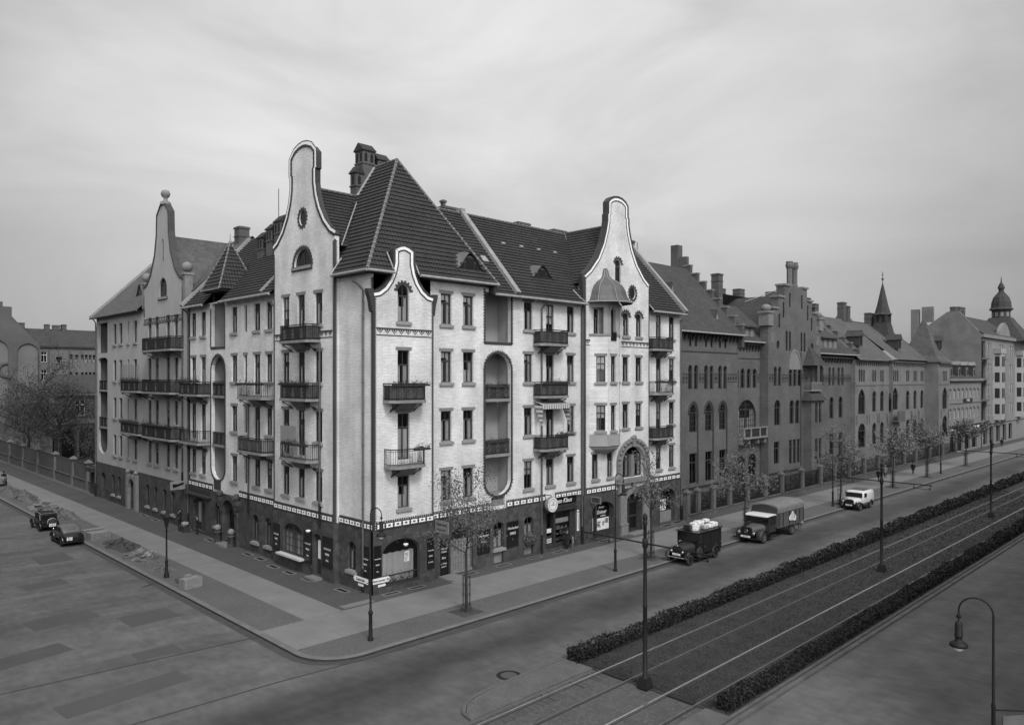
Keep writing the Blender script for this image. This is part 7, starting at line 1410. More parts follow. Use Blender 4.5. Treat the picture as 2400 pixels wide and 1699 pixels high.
t = thing('hanging_sign', 'pale two-line hanging sign projecting from the wall above the tavern door', 'sign', (4.75, -.9, 3.2)); mb = MB(); mb.box((4.71, -1.55, 3.2), (4.79, -.25, 3.98)); mb.build('board', M_CONC, t); mb = MB(); mb.tube([(4.75, -.05, 4.1), (4.75, -1.6, 4.05)], .02, 5); mb.tube([(4.0, -.38, 3.1), (4.0, -.38, 3.95)], .012, 4); mb.build('bracket', M_IRON, t)
for b, z, s_, m in (('Hochschul', 3.75, .24, M_BLACK), ('Ausschank', 3.42, .2, M_BLACK)): text('lettering', b, s_, m, (4.705, -.9, z), (pi / 2, 0, -pi / 2), t, shear=.15)
t = signboard(RS, 15.3, 18.72, 3.47, 4.05, 0, [('Uhren Klaus', .48, .46, M_SIGNW, .35)], 'black fascia of the clock shop with white script', nm='fascia_sign', group='')
t = thing('clock_sign', 'round white hanging clock in front of the clock shop fascia', 'clock', (15.2, -.75, 3.3)); R_ = Matrix.Rotation(pi / 2, 3, 'X') 
mb = MB(); mb.lathe(Vector((15.2, -.7, 3.76)), [(0, .16), (.5, .16), (.56, .12), (.56, -.12), (.5, -.16), (0, -.16)], 28, M=R_, sm=False); mb.build('case', M_CONC, t)
mb = MB(); mb.lathe(Vector((15.2, -.87, 3.76)), [(0, .0), (.53, .0)], 28, M=R_); mb.build('dial', M_SIGNW, t)
mb = MB(); mb.lathe(Vector((15.2, -.876, 3.76)), [(.40, 0), (.425, 0)], 28, M=R_)
for k in range(12): a = k * pi / 6; c_ = Vector((15.2 + .36 * sin(a), -.877, 3.76 + .36 * cos(a))); mb.obox(Matrix.Translation(c_) @ Matrix.Rotation(a, 4, 'Y'), (.02, .004, .05))
mb.obox(Matrix.Translation((15.2, -.88, 3.92)) @ Matrix.Rotation(.08, 4, 'Y'), (.025, .004, .34)); mb.obox(Matrix.Translation((15.27, -.88, 3.86)) @ Matrix.Rotation(.6, 4, 'Y'), (.03, .004, .24)); mb.obox(Matrix.Translation((15.2, -.88, 3.74)), (.6, .004, .02)); mb.build('hands', M_BLACK, t)
mb = MB(); mb.tube([(15.2, -.05, 4.4), (15.2, -.7, 4.42), (15.2, -.7, 4.3)], .03, 6); mb.build('bracket', M_IRON, t)
t = thing('thermometer_sign', 'tall narrow white thermometer plate right of the clock shop', 'sign', (18.95, -.1, 1.2)); mb = MB(); mb.pbox(RS[0], 18.83, 19.07, 1.22, 2.72, -.05, -.004); mb.lathe(RS[0](18.95, 2.72, -.027), [(0, .023), (.12, .023), (.12, -.023), (0, -.023)], 14, M=R_); mb.build('plate', M_SIGNW, t); mb = MB(); mb.pbox(RS[0], 18.93, 18.97, 1.3, 2.5, -.056, -.051); [mb.pbox(RS[0], 18.98, 19.03, 1.5 + k * .09, 1.51 + k * .09, -.055, -.051) for k in range(11)]; mb.build('scale', M_BLACK, t)
t = thing('projecting_sign', 'small framed sign projecting over the flower shop window', 'sign', (20.3, -.6, 3.2)); mb = MB(); mb.box((20.27, -1.25, 3.25), (20.33, -.3, 3.75)); mb.box((20.26, -1.15, 3.32), (20.34, -.4, 3.68), 1); mb.tube([(20.3, -.2, 3.7), (20.3, -.35, 3.7)], .03, 5); mb.build('board', [M_CONC, M_FRAME], t)
BG = thing('shop_lettering', 'white painted lettering on the black shop window with posters', 'sign', (22.2, 0, 1.9))
for b, z, s_, x in (('Blumen', 2.62, .24, 22.2), ('Grüner', 2.22, .42, 22.2), ('u. Kränze', 1.92, .18, 22.4)): text('lettering', b, s_, M_SIGNW, (x, .235, z), ROT_R, BG, shear=.3)
t = thing('projecting_sign', 'white arrow-patterned sign projecting at the seam of the side street house and the plaster house', 'sign', (-.6, 27.5, 3.6)); mb = MB(); mb.box((-1.5, 27.45, 3.55), (-.25, 27.52, 4.25)); mb.extr([(-1.3, 3.7), (-.4, 3.95), (-.4, 4.15), (-.9, 4.0), (-1.3, 4.05)], lambda u, z, d: (u, 27.44 + d, z), 0, .005, 1); mb.build('board', [M_CONC, M_BLACK], t)
t = thing('round_sign', 'dark round shop sign on a bracket right of the carved portal', 'sign', (28.9, -.6, 3.3)); mb = MB(); mb.lathe(Vector((28.9, -.62, 3.55)), [(0, .04), (.42, .04), (.42, -.04), (0, -.04)], 20, M=R_); mb.tube([(28.4, -.1, 3.95), (29.3, -.62, 4.0)], .025, 5); mb.build('board', [M_FRAME], t)
mb = MB(); R = random.Random(5)
for k in range(420): mb.leaf((13.55 + R.gauss(0, .24), -.14 + R.gauss(0, .12), 1.45 + R.gauss(0, .3)), .06, R=R)
mb.box((13.1, -.28, 1.02), (13.95, -.06, 1.2), 1); tag(mb.build('potted_bush', [M_LEAF, M_WOOD]), 'leafy potted bush on the ledge of the arched window left of the clock shop', 'plant')
# ------------------------------------------------------------------ vehicles (front towards local +x)
def sec(x, hw, z0, z1, p=4.0, n=20, tilt=0.0):
    r = []
    for i in range(n):
        a = 2 * pi * (i + .5) / n; c, s_ = cos(a), sin(a); z = (z0 + z1) / 2 + (z1 - z0) / 2 * math.copysign(abs(s_) ** (2 / p), s_)
        r.append((x + tilt * (z - z0), hw * math.copysign(abs(c) ** (2 / p), c), z))
    return r
def wheel(t, x, y, r, w, side, mt=None, rim=None, disc_=False):
    M = Matrix.Rotation(-pi / 2 * side, 3, 'X'); mb = MB(); h = w / 2
    mb.lathe((x, y, r), [(r * .62, -h), (r * .9, -h), (r * .985, -h * .7), (r, -h * .3), (r, h * .3), (r * .985, h * .7), (r * .9, h), (r * .62, h)], 24, M=M); o = mb.build('wheel', mt or M_TYRE, t, local=True)
    mb = MB(); mb.lathe((x, y, r), [(r * .64, -h * .9), (r * .64, h * .92), (r * .58, h * .95), (r * .54, h * .5), (r * .54 if not disc_ else r * .3, h * .45), (r * .2, h * .6), (r * .16, h * 1.05), (0, h * 1.1)] if disc_ else [(r * .66, -h * .9), (r * .66, h * .92), (r * .56, h * .95), (r * .55, h * .3)], 20, M=M)
    if not disc_:
        mb.lathe((x, y, r), [(r * .2, -h), (r * .2, h * .8), (r * .14, h * 1.1), (0, h * 1.1)], 12, M=M)
        for k in range(8):
            a = pi * k / 4; d = Vector((cos(a), 0, sin(a))); q = Vector((x, y + side * h * .4, r)); mb.tube([q + d * r * .15, q + d * r * .6], r * .055, 5, 0)
    mb.lathe((x, y, r), [(r * .6, h * .2), (0, h * .2)], 16, 1, M=M); mb.build('rim', [rim or M_CARDK, M_DARK], o, local=True); return o
def fender(mb, cx, cz, r, a0, a1, y0, y1, th=.03, tail=None, m=0, n=14):
    pts = [(cx + r * cos(a0 + (a1 - a0) * i / n), cz + r * sin(a0 + (a1 - a0) * i / n)) for i in range(n + 1)]
    if tail: pts += tail
    for (xa, za), (xb, zb) in zip(pts, pts[1:]):
        L = hypot(xb - xa, zb - za) or 1; nx, nz = (zb - za) / L * th, -(xb - xa) / L * th; ym = (y0 + y1) / 2
        # crowned cross-section
        A = [(xa - nx * 0, y0, za), (xa + nx * 2.2, y0 + (y1 - y0) * .25, za + nz * 2.2), (xa + nx * 2.2, y0 + (y1 - y0) * .75, za + nz * 2.2), (xa, y1, za)]; B = [(xb, y0, zb), (xb + nx * 2.2, y0 + (y1 - y0) * .25, zb + nz * 2.2), (xb + nx * 2.2, y0 + (y1 - y0) * .75, zb + nz * 2.2), (xb, y1, zb)]
        mb.add(A + B, [[0, 1, 5, 4], [1, 2, 6, 5], [2, 3, 7, 6], [3, 0, 4, 7]], m, True)
def headlamp(t, x, y, z, r=.1, m=None):
    mb = MB(); mb.lathe((x, y, z), [(0, -r * 1.5), (r * .5, -r * 1.2), (r * .95, -r * .2), (r, 0), (r * .9, .02)], 12, M=Matrix.Rotation(pi / 2, 3, 'Y')); mb.tube([(x - .05, y, z - r), (x - .1, y, z - .3)], .02, 5); o = mb.build('headlight', m or M_CARBLK, t, local=True)
    mb = MB(); mb.lathe((x, y, z), [(r * .92, .01), (r * .6, .035), (0, .045)], 12, M=Matrix.Rotation(pi / 2, 3, 'Y')); mb.build('lens', M_CHROME, o, local=True); return o
def part(t, nm, m, fn): mb = MB(); fn(mb); return mb.build(nm, m, t, local=True)
def plate(t, x, y0, y1, z0, z1, s_=1, body=None):
    mb = MB(); mb.box((x - .01, y0, z0), (x + .01, y1, z1)); o = mb.build('licence_plate', M_SIGNW, t, local=True)
    if body: text('lettering', body, (z1 - z0) * .62, M_BLACK, (x + .012 * s_, (y0 + y1) / 2, (z0 + z1) / 2), (pi / 2, 0, pi / 2 * s_), o, local=True, depth=.004)
# --- dark box van with parcels on the roof
V1 = thing('box_van', 'old black box van with parcels heaped on its roof, parked by the kerb', 'van', (21.55, -8.58, .004), pi); V1.scale = (1.07, 1.07, 1.07)
def f_(mb):
    mb.loft([sec(-2.35, .80, .55, 1.93, 14), sec(-2.3, .84, .52, 1.96, 14), sec(.0, .84, .52, 1.96, 14)], 0, sm=False); mb.loft([sec(0, .8, .5, 1.2, 10), sec(.55, .78, .5, 1.2, 10)], 0, sm=False); mb.box((0, -.8, 1.93), (.62, .8, 1.97)); mb.box((-2.4, -.9, 1.96), (.72, .9, 2.0))
    for s_ in (-1, 1): mb.box((.5, s_ * .78 - .03, 1.1), (.56, s_ * .78 + .03, 1.95)); mb.box((-.04, s_ * .8 - .03, 1.1), (.03, s_ * .8 + .03, 1.95)); mb.box((-2.0, s_ * .846 - .006, .6), (-1.97, s_ * .846 + .006, 1.9)); mb.box((-.95, s_ * .846 - .006, .6), (-.92, s_ * .846 + .006, 1.9))
    mb.box((-2.6, -.3, .62), (-2.4, .3, .95)); mb.box((-2.2, -.5, .35), (1.7, .5, .52), 1)
part(V1, 'body', [M_CARBLK, M_IRON], f_)
part(V1, 'bonnet', M_CARDK, lambda mb: mb.loft([sec(.5, .56, .55, 1.26, 3.2), sec(1.1, .45, .55, 1.2, 3.2), sec(1.75, .36, .55, 1.14, 3.2)], 0))
part(V1, 'radiator', [M_IRON, M_CHROME], lambda mb: (mb.loft([sec(1.75, .37, .5, 1.17, 5), sec(1.83, .37, .5, 1.17, 5)], 0, sm=False), mb.blob((1.79, 0, 1.2), (.04, .04, .05), 1)))
part(V1, 'windscreen', M_GLASS, lambda mb: mb.poly([(.56, -.74, 1.22), (.56, .74, 1.22), (.53, .74, 1.92), (.53, -.74, 1.92)]))
for s_ in (-1, 1):
    def f_(mb):
        fender(mb, 1.5, .36, .47, radians(10), radians(150), s_ * .55, s_ * .88, tail=[(.75, .42), (.5, .36)]); fender(mb, -1.62, .36, .48, radians(20), radians(185), s_ * .6, s_ * .9); mb.box((-1.15, min(s_ * .58, s_ * .9), .32), (.8, max(s_ * .58, s_ * .9), .36))
    part(V1, 'mudguard', M_CARDK, f_); headlamp(V1, 1.86, s_ * .42, .85, .1); part(V1, 'side_window', M_DARK, lambda mb: mb.box((.04, s_ * .8 - .012, 1.22), (.5, s_ * .8 + .012, 1.86)))
for x in (1.5, -1.62):
    for s_ in (-1, 1): wheel(V1, x, s_ * .74, .36, .16, s_, rim=M_IRON)
for s_ in (1,):
    mb = MB(); M = Matrix.Rotation(-pi / 2, 3, 'X'); mb.lathe((.62, .88, .72), [(.12, .05), (.2, .06), (.22, .0), (.31, -.02), (.36, .02), (.35, .08), (.3, .1), (.2, .09), (.12, .09), (0, .08)], 20, M=M); mb.build('spare_wheel', M_TYRE, V1, local=True)
plate(V1, 1.93, -.3, .3, .62, .74, 1, 'IA 38126'); part(V1, 'bumper', M_CHROME, lambda mb: mb.tube([(1.95, -.75, .5), (2.02, -.4, .5), (2.02, .4, .5), (1.95, .75, .5)], .035, 6)); part(V1, 'door_handle', M_CHROME, lambda mb: [mb.box((x, .85, z), (x + .1, .88, z + .03)) for x, z in ((-.2, .98), (-1.6, .98), (-2.2, 1.05))])
part(V1, 'roof_rail', M_IRON, lambda mb: [mb.tube([(-2.35, y, 2.12), (.4, y, 2.12)], .015, 4) for y in (-.86, .86)] + [mb.tube([(x, y, 2.0), (x, y, 2.12)], .012, 4) for x in (-2.3, -1.4, -.5, .4) for y in (-.86, .86)])
R = random.Random(4); k = 0
for i, (x, y, w, d, h, m, lb) in enumerate(((-2.0, .35, .5, .6, .34, M_PAPER, 'white parcel at the rear corner of the black van roof'), (-1.95, -.4, .55, .6, .36, M_CARD, 'brown carton at the rear kerb side of the black van roof'), (-1.4, .4, .45, .5, .26, M_PAPER, 'flat pale parcel second from the rear on the black van roof'), (-1.35, -.35, .5, .7, .4, M_PAPER, 'tall white bundle in the middle of the black van roof'), (-.8, .42, .4, .5, .28, M_CARD, 'small carton beside the sack on the black van roof'), (-.75, -.3, .5, .6, .36, M_PAPER, 'white parcel behind the dark basket on the black van roof'), (-.3, .1, .45, .45, .3, M_PAPER, 'crumpled pale bundle over the van cab'), (.1, -.3, .45, .5, .34, M_CLOTHD, 'dark basket at the front edge of the black van roof'), (.15, .35, .35, .4, .2, M_PAPER, 'small white packet at the front corner of the black van roof'), (-1.7, 0, .4, .4, .22, M_PAPER, 'white packet lying on top in the pile on the black van roof'))):
    z = 2.15 + (.32 if 'on top' in lb else 0); c = V1.matrix_basis; t_ = MB(); a = R.uniform(-.3, .3); q = Matrix.Translation((21.55 - x * 1.07, -8.58 - y * 1.07, z + .004 + h / 2)) @ Matrix.Rotation(a, 4, 'Z')
    vs = [sec(xx, d / 2 * k2, -h / 2 * k2, h / 2 * k2, 5, 12) for xx, k2 in ((-w / 2, .86), (-w / 2 + .04, 1), (w / 2 - .04, 1), (w / 2, .86))]
    t_.loft([[tuple(q @ Vector(p)) for p in s2] for s2 in vs], 0, sm=False); t_.obox(q, (.03, d * 1.01, h * 1.02), 1); tag(t_.build('parcel', [m, M_CARD]), lb, 'parcel', 'parcels on the roof of the black van')
# --- covered lorry
V2 = thing('covered_lorry', 'dark covered lorry with white cab roof and white emblem on its side', 'lorry', (33.0, -8.7, .004), pi)
def f_(mb):
    mb.loft([sec(.95, 1.02, .95, 1.92, 6), sec(1.6, 1.0, .95, 1.9, 6), sec(2.0, .98, .95, 1.3, 6)], 0, sm=False) if 0 else None
    mb.box((.9, -1.02, .7), (2.05, 1.02, 1.28)); mb.box((.86, -1.02, .7), (.92, 1.02, 1.96))
    for s_ in (-1, 1):
        for x in (.92, 1.95): mb.box((x, s_ * .98 - .04, 1.28), (x + .08, s_ * .98 + .04, 1.96))
    mb.box((-3.6, -.45, .55), (3.7, .45, .75), 1)
part(V2, 'cab', [M_CARDK, M_IRON], f_)
part(V2, 'cab_roof', M_VANW, lambda mb: mb.loft([sec(.85, 1.05, 1.94, 2.06, 5), sec(1.5, 1.05, 1.95, 2.1, 5), sec(2.05, 1.03, 1.94, 2.06, 5), sec(2.25, .95, 1.93, 2.0, 5)], 0))
part(V2, 'windscreen', M_GLASS, lambda mb: mb.poly([(2.03, -.93, 1.29), (2.03, .93, 1.29), (2.03, .93, 1.94), (2.03, -.93, 1.94)])); part(V2, 'cab_interior', M_DARK, lambda mb: mb.box((.95, -.9, 1.0), (1.5, .9, 1.5)))
part(V2, 'bonnet', M_CARGR, lambda mb: mb.loft([sec(2.0, .72, .6, 1.34, 3.4), sec(2.8, .58, .6, 1.27, 3.4), sec(3.75, .42, .6, 1.22, 3.4)], 0))
def f_(mb):
    mb.loft([sec(3.74, .46, .5, 1.3, 5), sec(3.86, .46, .5, 1.3, 5)], 0, sm=False)
    for k in range(9): mb.box((3.865, -.36 + k * .09 - .012, .58), (3.88, -.36 + k * .09 + .012, 1.2), 0)
    for a in (pi / 2, pi / 2 + 2.094, pi / 2 - 2.094): mb.tube([(3.9, 0, .98), (3.9, .13 * cos(a), .98 + .13 * sin(a))], .012, 4, 1)
    mb.tube([(3.9, .14 * cos(k * .4), .98 + .14 * sin(k * .4)) for k in range(17)], .01, 4, 1)
part(V2, 'radiator', [M_IRON, M_CHROME], f_)
for s_ in (-1, 1):
    part(V2, 'mudguard', M_CARDK, lambda mb: (fender(mb, 2.85, .42, .58, radians(-5), radians(160), s_ * .5, s_ * 1.12, tail=[(2.05, .5), (1.8, .42)]), mb.box((.9, min(s_ * .6, s_ * 1.1), .4), (1.9, max(s_ * .6, s_ * 1.1), .45)))); headlamp(V2, 3.85, s_ * .62, .85, .14)
    part(V2, 'side_window', M_DARK, lambda mb: mb.box((1.02, s_ * 1.0 - .012, 1.32), (1.9, s_ * 1.0 + .012, 1.88))); part(V2, 'door_handle', M_CHROME, lambda mb: mb.box((1.0, s_ * 1.03 - .02, 1.15), (1.15, s_ * 1.03 + .02, 1.18)))
    wheel(V2, 2.85, s_ * .92, .45, .2, s_, rim=M_CARGR); wheel(V2, -1.95, s_ * .95, .47, .24, s_, rim=M_CARGR)
plate(V2, 3.98, -.4, .4, .52, .66, 1, 'IA 152 407'); part(V2, 'bumper', M_IRON, lambda mb: mb.box((3.95, -1.05, .42), (4.02, 1.05, .52)))
def f_(mb):
    mb.box((-3.75, -1.2, .92), (.8, 1.2, 1.05)); mb.box((-3.75, -1.18, 1.05), (.8, 1.18, 2.25))
    for s_ in (-1, 1):
        for x in (-3.7, -3.0, -2.2, -1.1, 0, .74): mb.box((x - .035, s_ * 1.2 - .03, 1.0), (x + .035, s_ * 1.2 + .03, 2.3), 1)
part(V2, 'cargo_body', [M_CARGR, M_CARDK], f_)
def f_(mb):
    n = 12; top = lambda x, dy: [(x, -1.24 * (1 - dy) + 0, 2.12)] + [(x, -1.24 * cos(pi * i / n) * (1 - dy), 2.45 + .36 * sin(pi * i / n) ** .8 + .02 * sin(x * 5 + i)) for i in range(n + 1)] + [(x, 1.24 * (1 - dy), 2.12)]
    xs = [-3.82, -3.78] + [-3.6 + k * .4 for k in range(11)] + [.82, .88]; mb.loft([top(x, .0 if 0 < i < len(xs) - 1 else .02) for i, x in enumerate(xs)], 0, sm=False)
part(V2, 'tarpaulin', M_TARP, f_)
part(V2, 'tarp_front', M_CARDK, lambda mb: mb.poly([(.885, -1.1, 2.1), (.885, 1.1, 2.1)] + [(.885, 1.1 * cos(pi * i / 10), 2.42 + .3 * sin(pi * i / 10)) for i in range(11)]))
def f_(mb):
    pl = [(-2.9, 1.35), (-2.95, 1.6), (-2.75, 1.75), (-2.55, 1.82), (-2.42, 2.02), (-2.2, 2.05), (-2.05, 1.8), (-1.85, 1.75), (-1.62, 1.5), (-1.7, 1.2), (-2.0, 1.22), (-2.3, 1.3), (-2.6, 1.32)]
    mb.extr([(-4.2 - x + .3, z) for x, z in pl], lambda u, z, d: (u, 1.235 + d, z), 0, .006)
part(V2, 'side_emblem', M_SIGNW, f_)
part(V2, 'emblem_print', M_CARDK, lambda mb: [mb.box((x, 1.242, z0), (x + .03, 1.246, z1)) for x, z0, z1 in ((-1.72, 1.4, 1.9), (-1.55, 1.35, 1.85), (-1.35, 1.4, 1.75))])
text('lettering', 'E', .4, M_CARDK, (-1.95, 1.243, 1.58), (pi / 2, 0, pi), V2, local=True)
# --- white delivery van
V3 = thing('delivery_van', 'white delivery van with dark mudguards parked farther up the avenue', 'van', (52.0, -8.5, .004), pi)
def f_(mb):
    mb.loft([sec(-2.1, .82, .5, 1.6, 4), sec(-2.0, .92, .45, 1.78, 5), sec(-1.0, .96, .45, 1.83, 5), sec(.3, .95, .45, 1.8, 5), sec(.62, .9, .45, 1.68, 5), sec(.75, .86, .45, 1.15, 5)], 0)
    for s_ in (-1, 1): mb.box((-2.0, s_ * .965 - .012, 1.0), (.2, s_ * .965 + .012, 1.03), 0)
part(V3, 'body', M_VANW, f_); part(V3, 'bonnet', M_VANW, lambda mb: mb.loft([sec(.6, .8, .5, 1.16, 3.2), sec(1.2, .58, .5, 1.1, 3.2), sec(1.85, .42, .5, 1.04, 3.2)], 0))
part(V3, 'radiator', M_IRON, lambda mb: mb.loft([sec(1.84, .42, .45, 1.08, 4), sec(1.95, .40, .45, 1.04, 4)], 0, sm=False))
part(V3, 'windscreen', M_BLACK, lambda mb: mb.loft([[(.66, -.8, 1.18), (.78, -.8, 1.18), (.68, -.78, 1.62), (.6, -.78, 1.62)], [(.66, .8, 1.18), (.78, .8, 1.18), (.68, .78, 1.62), (.6, .78, 1.62)]], 0, sm=False))
for s_ in (-1, 1):
    part(V3, 'mudguard', M_CARBLK, lambda mb: (fender(mb, 1.45, .34, .44, radians(5), radians(155), s_ * .52, s_ * 1.0, tail=[(.85, .4), (.6, .34)]), fender(mb, -1.15, .34, .44, radians(10), radians(190), s_ * .7, s_ * 1.02), mb.box((-.75, min(s_ * .7, s_ * 1.0), .3), (.9, max(s_ * .7, s_ * 1.0), .34)))); headlamp(V3, 1.75, s_ * .68, .82, .11)
    part(V3, 'side_window', M_BLACK, lambda mb: mb.box((0, s_ * .94 - .03, 1.2), (.5, s_ * .94 + .03, 1.6)))
    for x in (1.45, -1.15): wheel(V3, x, s_ * .84, .34, .16, s_, rim=M_CARGR)
plate(V3, 2.02, -.32, .32, .48, .6, 1, 'IA 71 904'); part(V3, 'bumper', M_IRON, lambda mb: mb.box((2.0, -.9, .36), (2.05, .9, .44)))
part(V3, 'roof_sheet', M_CARGR, lambda mb: mb.loft([sec(-1.7, .72, 1.83, 1.86, 6), sec(.1, .72, 1.815, 1.845, 6)], 0, sm=False))
# --- cars in the side street (front towards +y)
V4 = thing('saloon_car', 'black saloon car with rounded tail seen from behind, nearest in the side street', 'car', (-8.78, 29.2, .004), pi / 2)
def f_(mb):
    mb.loft([sec(-1.95, .42, .42, .72, 3), sec(-1.75, .66, .36, .92, 3.5), sec(-1.2, .74, .34, 1.0, 4), sec(.5, .74, .34, 1.0, 4), sec(.9, .6, .34, .98, 3.5), sec(1.9, .38, .36, .9, 3.2)], 0)
    mb.box((-1.7, -.5, .25), (1.8, .5, .4), 1)
part(V4, 'body', [M_CARBLK, M_IRON], f_)
part(V4, 'roof', M_CARGR, lambda mb: mb.loft([sec(-1.42, .6, .9, 1.05, 4), sec(-1.22, .66, .9, 1.36, 4.5), sec(-.8, .68, .9, 1.47, 5), sec(0, .68, .9, 1.5, 5), sec(.45, .66, .9, 1.42, 4.5), sec(.62, .62, .9, 1.05, 4.5)], 0))
part(V4, 'rear_window', M_DARK, lambda mb: mb.loft([[(-1.345, -.3, 1.13), (-1.30, -.3, 1.13), (-1.24, -.28, 1.26), (-1.29, -.28, 1.26)], [(-1.345, .3, 1.13), (-1.30, .3, 1.13), (-1.24, .28, 1.26), (-1.29, .28, 1.26)]], 0, sm=False))
for s_ in (-1, 1):
    part(V4, 'side_window', M_DARK, lambda mb: [mb.box((x0, s_ * .665 - .02, 1.05), (x1, s_ * .665 + .02, 1.36)) for x0, x1 in ((-.95, -.3), (-.22, .45))]); part(V4, 'mudguard', M_CARBLK, lambda mb: (fender(mb, 1.45, .33, .42, radians(5), radians(155), s_ * .42, s_ * .78, tail=[(.8, .38), (.6, .32)]), fender(mb, -1.2, .33, .42, radians(10), radians(195), s_ * .5, s_ * .8), mb.box((-.8, min(s_ * .5, s_ * .78), .28), (.9, max(s_ * .5, s_ * .78), .32))))
    for x in (1.45, -1.2): wheel(V4, x, s_ * .66, .33, .15, s_)
    part(V4, 'tail_lamp', M_CHROME, lambda mb: mb.blob((-1.86, s_ * .4, .62), (.03, .045, .045), 0)); headlamp(V4, 1.75, s_ * .5, .75, .1)
part(V4, 'mirror', M_CHROME, lambda mb: mb.blob((.7, .76, 1.1), (.03, .07, .07), 0)); plate(V4, -1.97, .12, .5, .5, .76, -1, 'IA 4\n271'); part(V4, 'rear_bumper', M_IRON, lambda mb: mb.tube([(-1.9, -.7, .36), (-2.02, -.4, .36), (-2.02, .4, .36), (-1.9, .7, .36)], .035, 6))
V5 = thing('open_tourer', 'dark touring car with pale spare wheel cover, farther up the side street', 'car', (-8.6, 36.9, .004), pi / 2)
def f_(mb):
    mb.loft([sec(-1.7, .55, .36, .82, 4), sec(-1.5, .66, .34, .95, 5), sec(.3, .66, .34, .95, 5), sec(.7, .5, .34, .95, 3.5), sec(1.6, .34, .36, .88, 3.2)], 0); mb.box((-1.5, -.45, .25), (1.5, .45, .38), 1)
part(V5, 'body', [M_CARBLK, M_IRON], f_)
part(V5, 'hood', M_CLOTHD, lambda mb: (mb.loft([sec(-1.55, .62, .93, 1.34, 8), sec(-1.4, .65, .93, 1.46, 8), sec(.2, .65, .93, 1.5, 8), sec(.32, .64, .93, 1.46, 8)], 0, sm=False)))
part(V5, 'hood_edge', M_CLOTHG, lambda mb: [mb.tube([(-1.5, s_ * .66, .95), (-1.42, s_ * .66, 1.4), (-1.3, s_ * .6, 1.5), (.3, s_ * .6, 1.53)], .04, 5) for s_ in (-1, 1)] + [mb.tube([(-1.45, -.6, 1.48), (-1.45, .6, 1.48)], .03, 5)])
part(V5, 'rear_window', M_BLACK, lambda mb: mb.box((-1.58, -.5, 1.05), (-1.53, .5, 1.34)))
mb = MB(); mb.lathe((-1.72, -.18, .72), [(.0, .14), (.2, .14), (.3, .1), (.34, .02), (.32, -.06), (0, -.08)], 20, M=Matrix.Rotation(-pi / 2, 3, 'Y') @ Matrix.Rotation(0, 3, 'X')); mb.build('spare_wheel', M_TYRE, V5, local=True)
mb = MB(); mb.lathe((-1.74, -.18, .74), [(.35, .1), (.37, .0), (.35, -.08)], 12, a0=-.3 , a1=pi + .3, M=Matrix(((0, 0, 1), (0, 1, 0), (1, 0, 0))) @ Matrix.Rotation(-pi / 2, 3, 'Z')); mb.build('wheel_cover', M_CLOTHL, V5, local=True)
for s_ in (-1, 1):
    part(V5, 'mudguard', M_CARBLK, lambda mb: (fender(mb, 1.3, .34, .43, radians(5), radians(150), s_ * .4, s_ * .74, tail=[(.7, .38)]), fender(mb, -1.15, .34, .43, radians(10), radians(190), s_ * .45, s_ * .76)))
    for x in (1.3, -1.15): wheel(V5, x, s_ * .64, .34, .13, s_)
plate(V5, -1.95, -.42, -.18, .42, .66, -1, 'IA'); plate(V5, -1.95, -.15, .09, .42, .66, -1, '62')
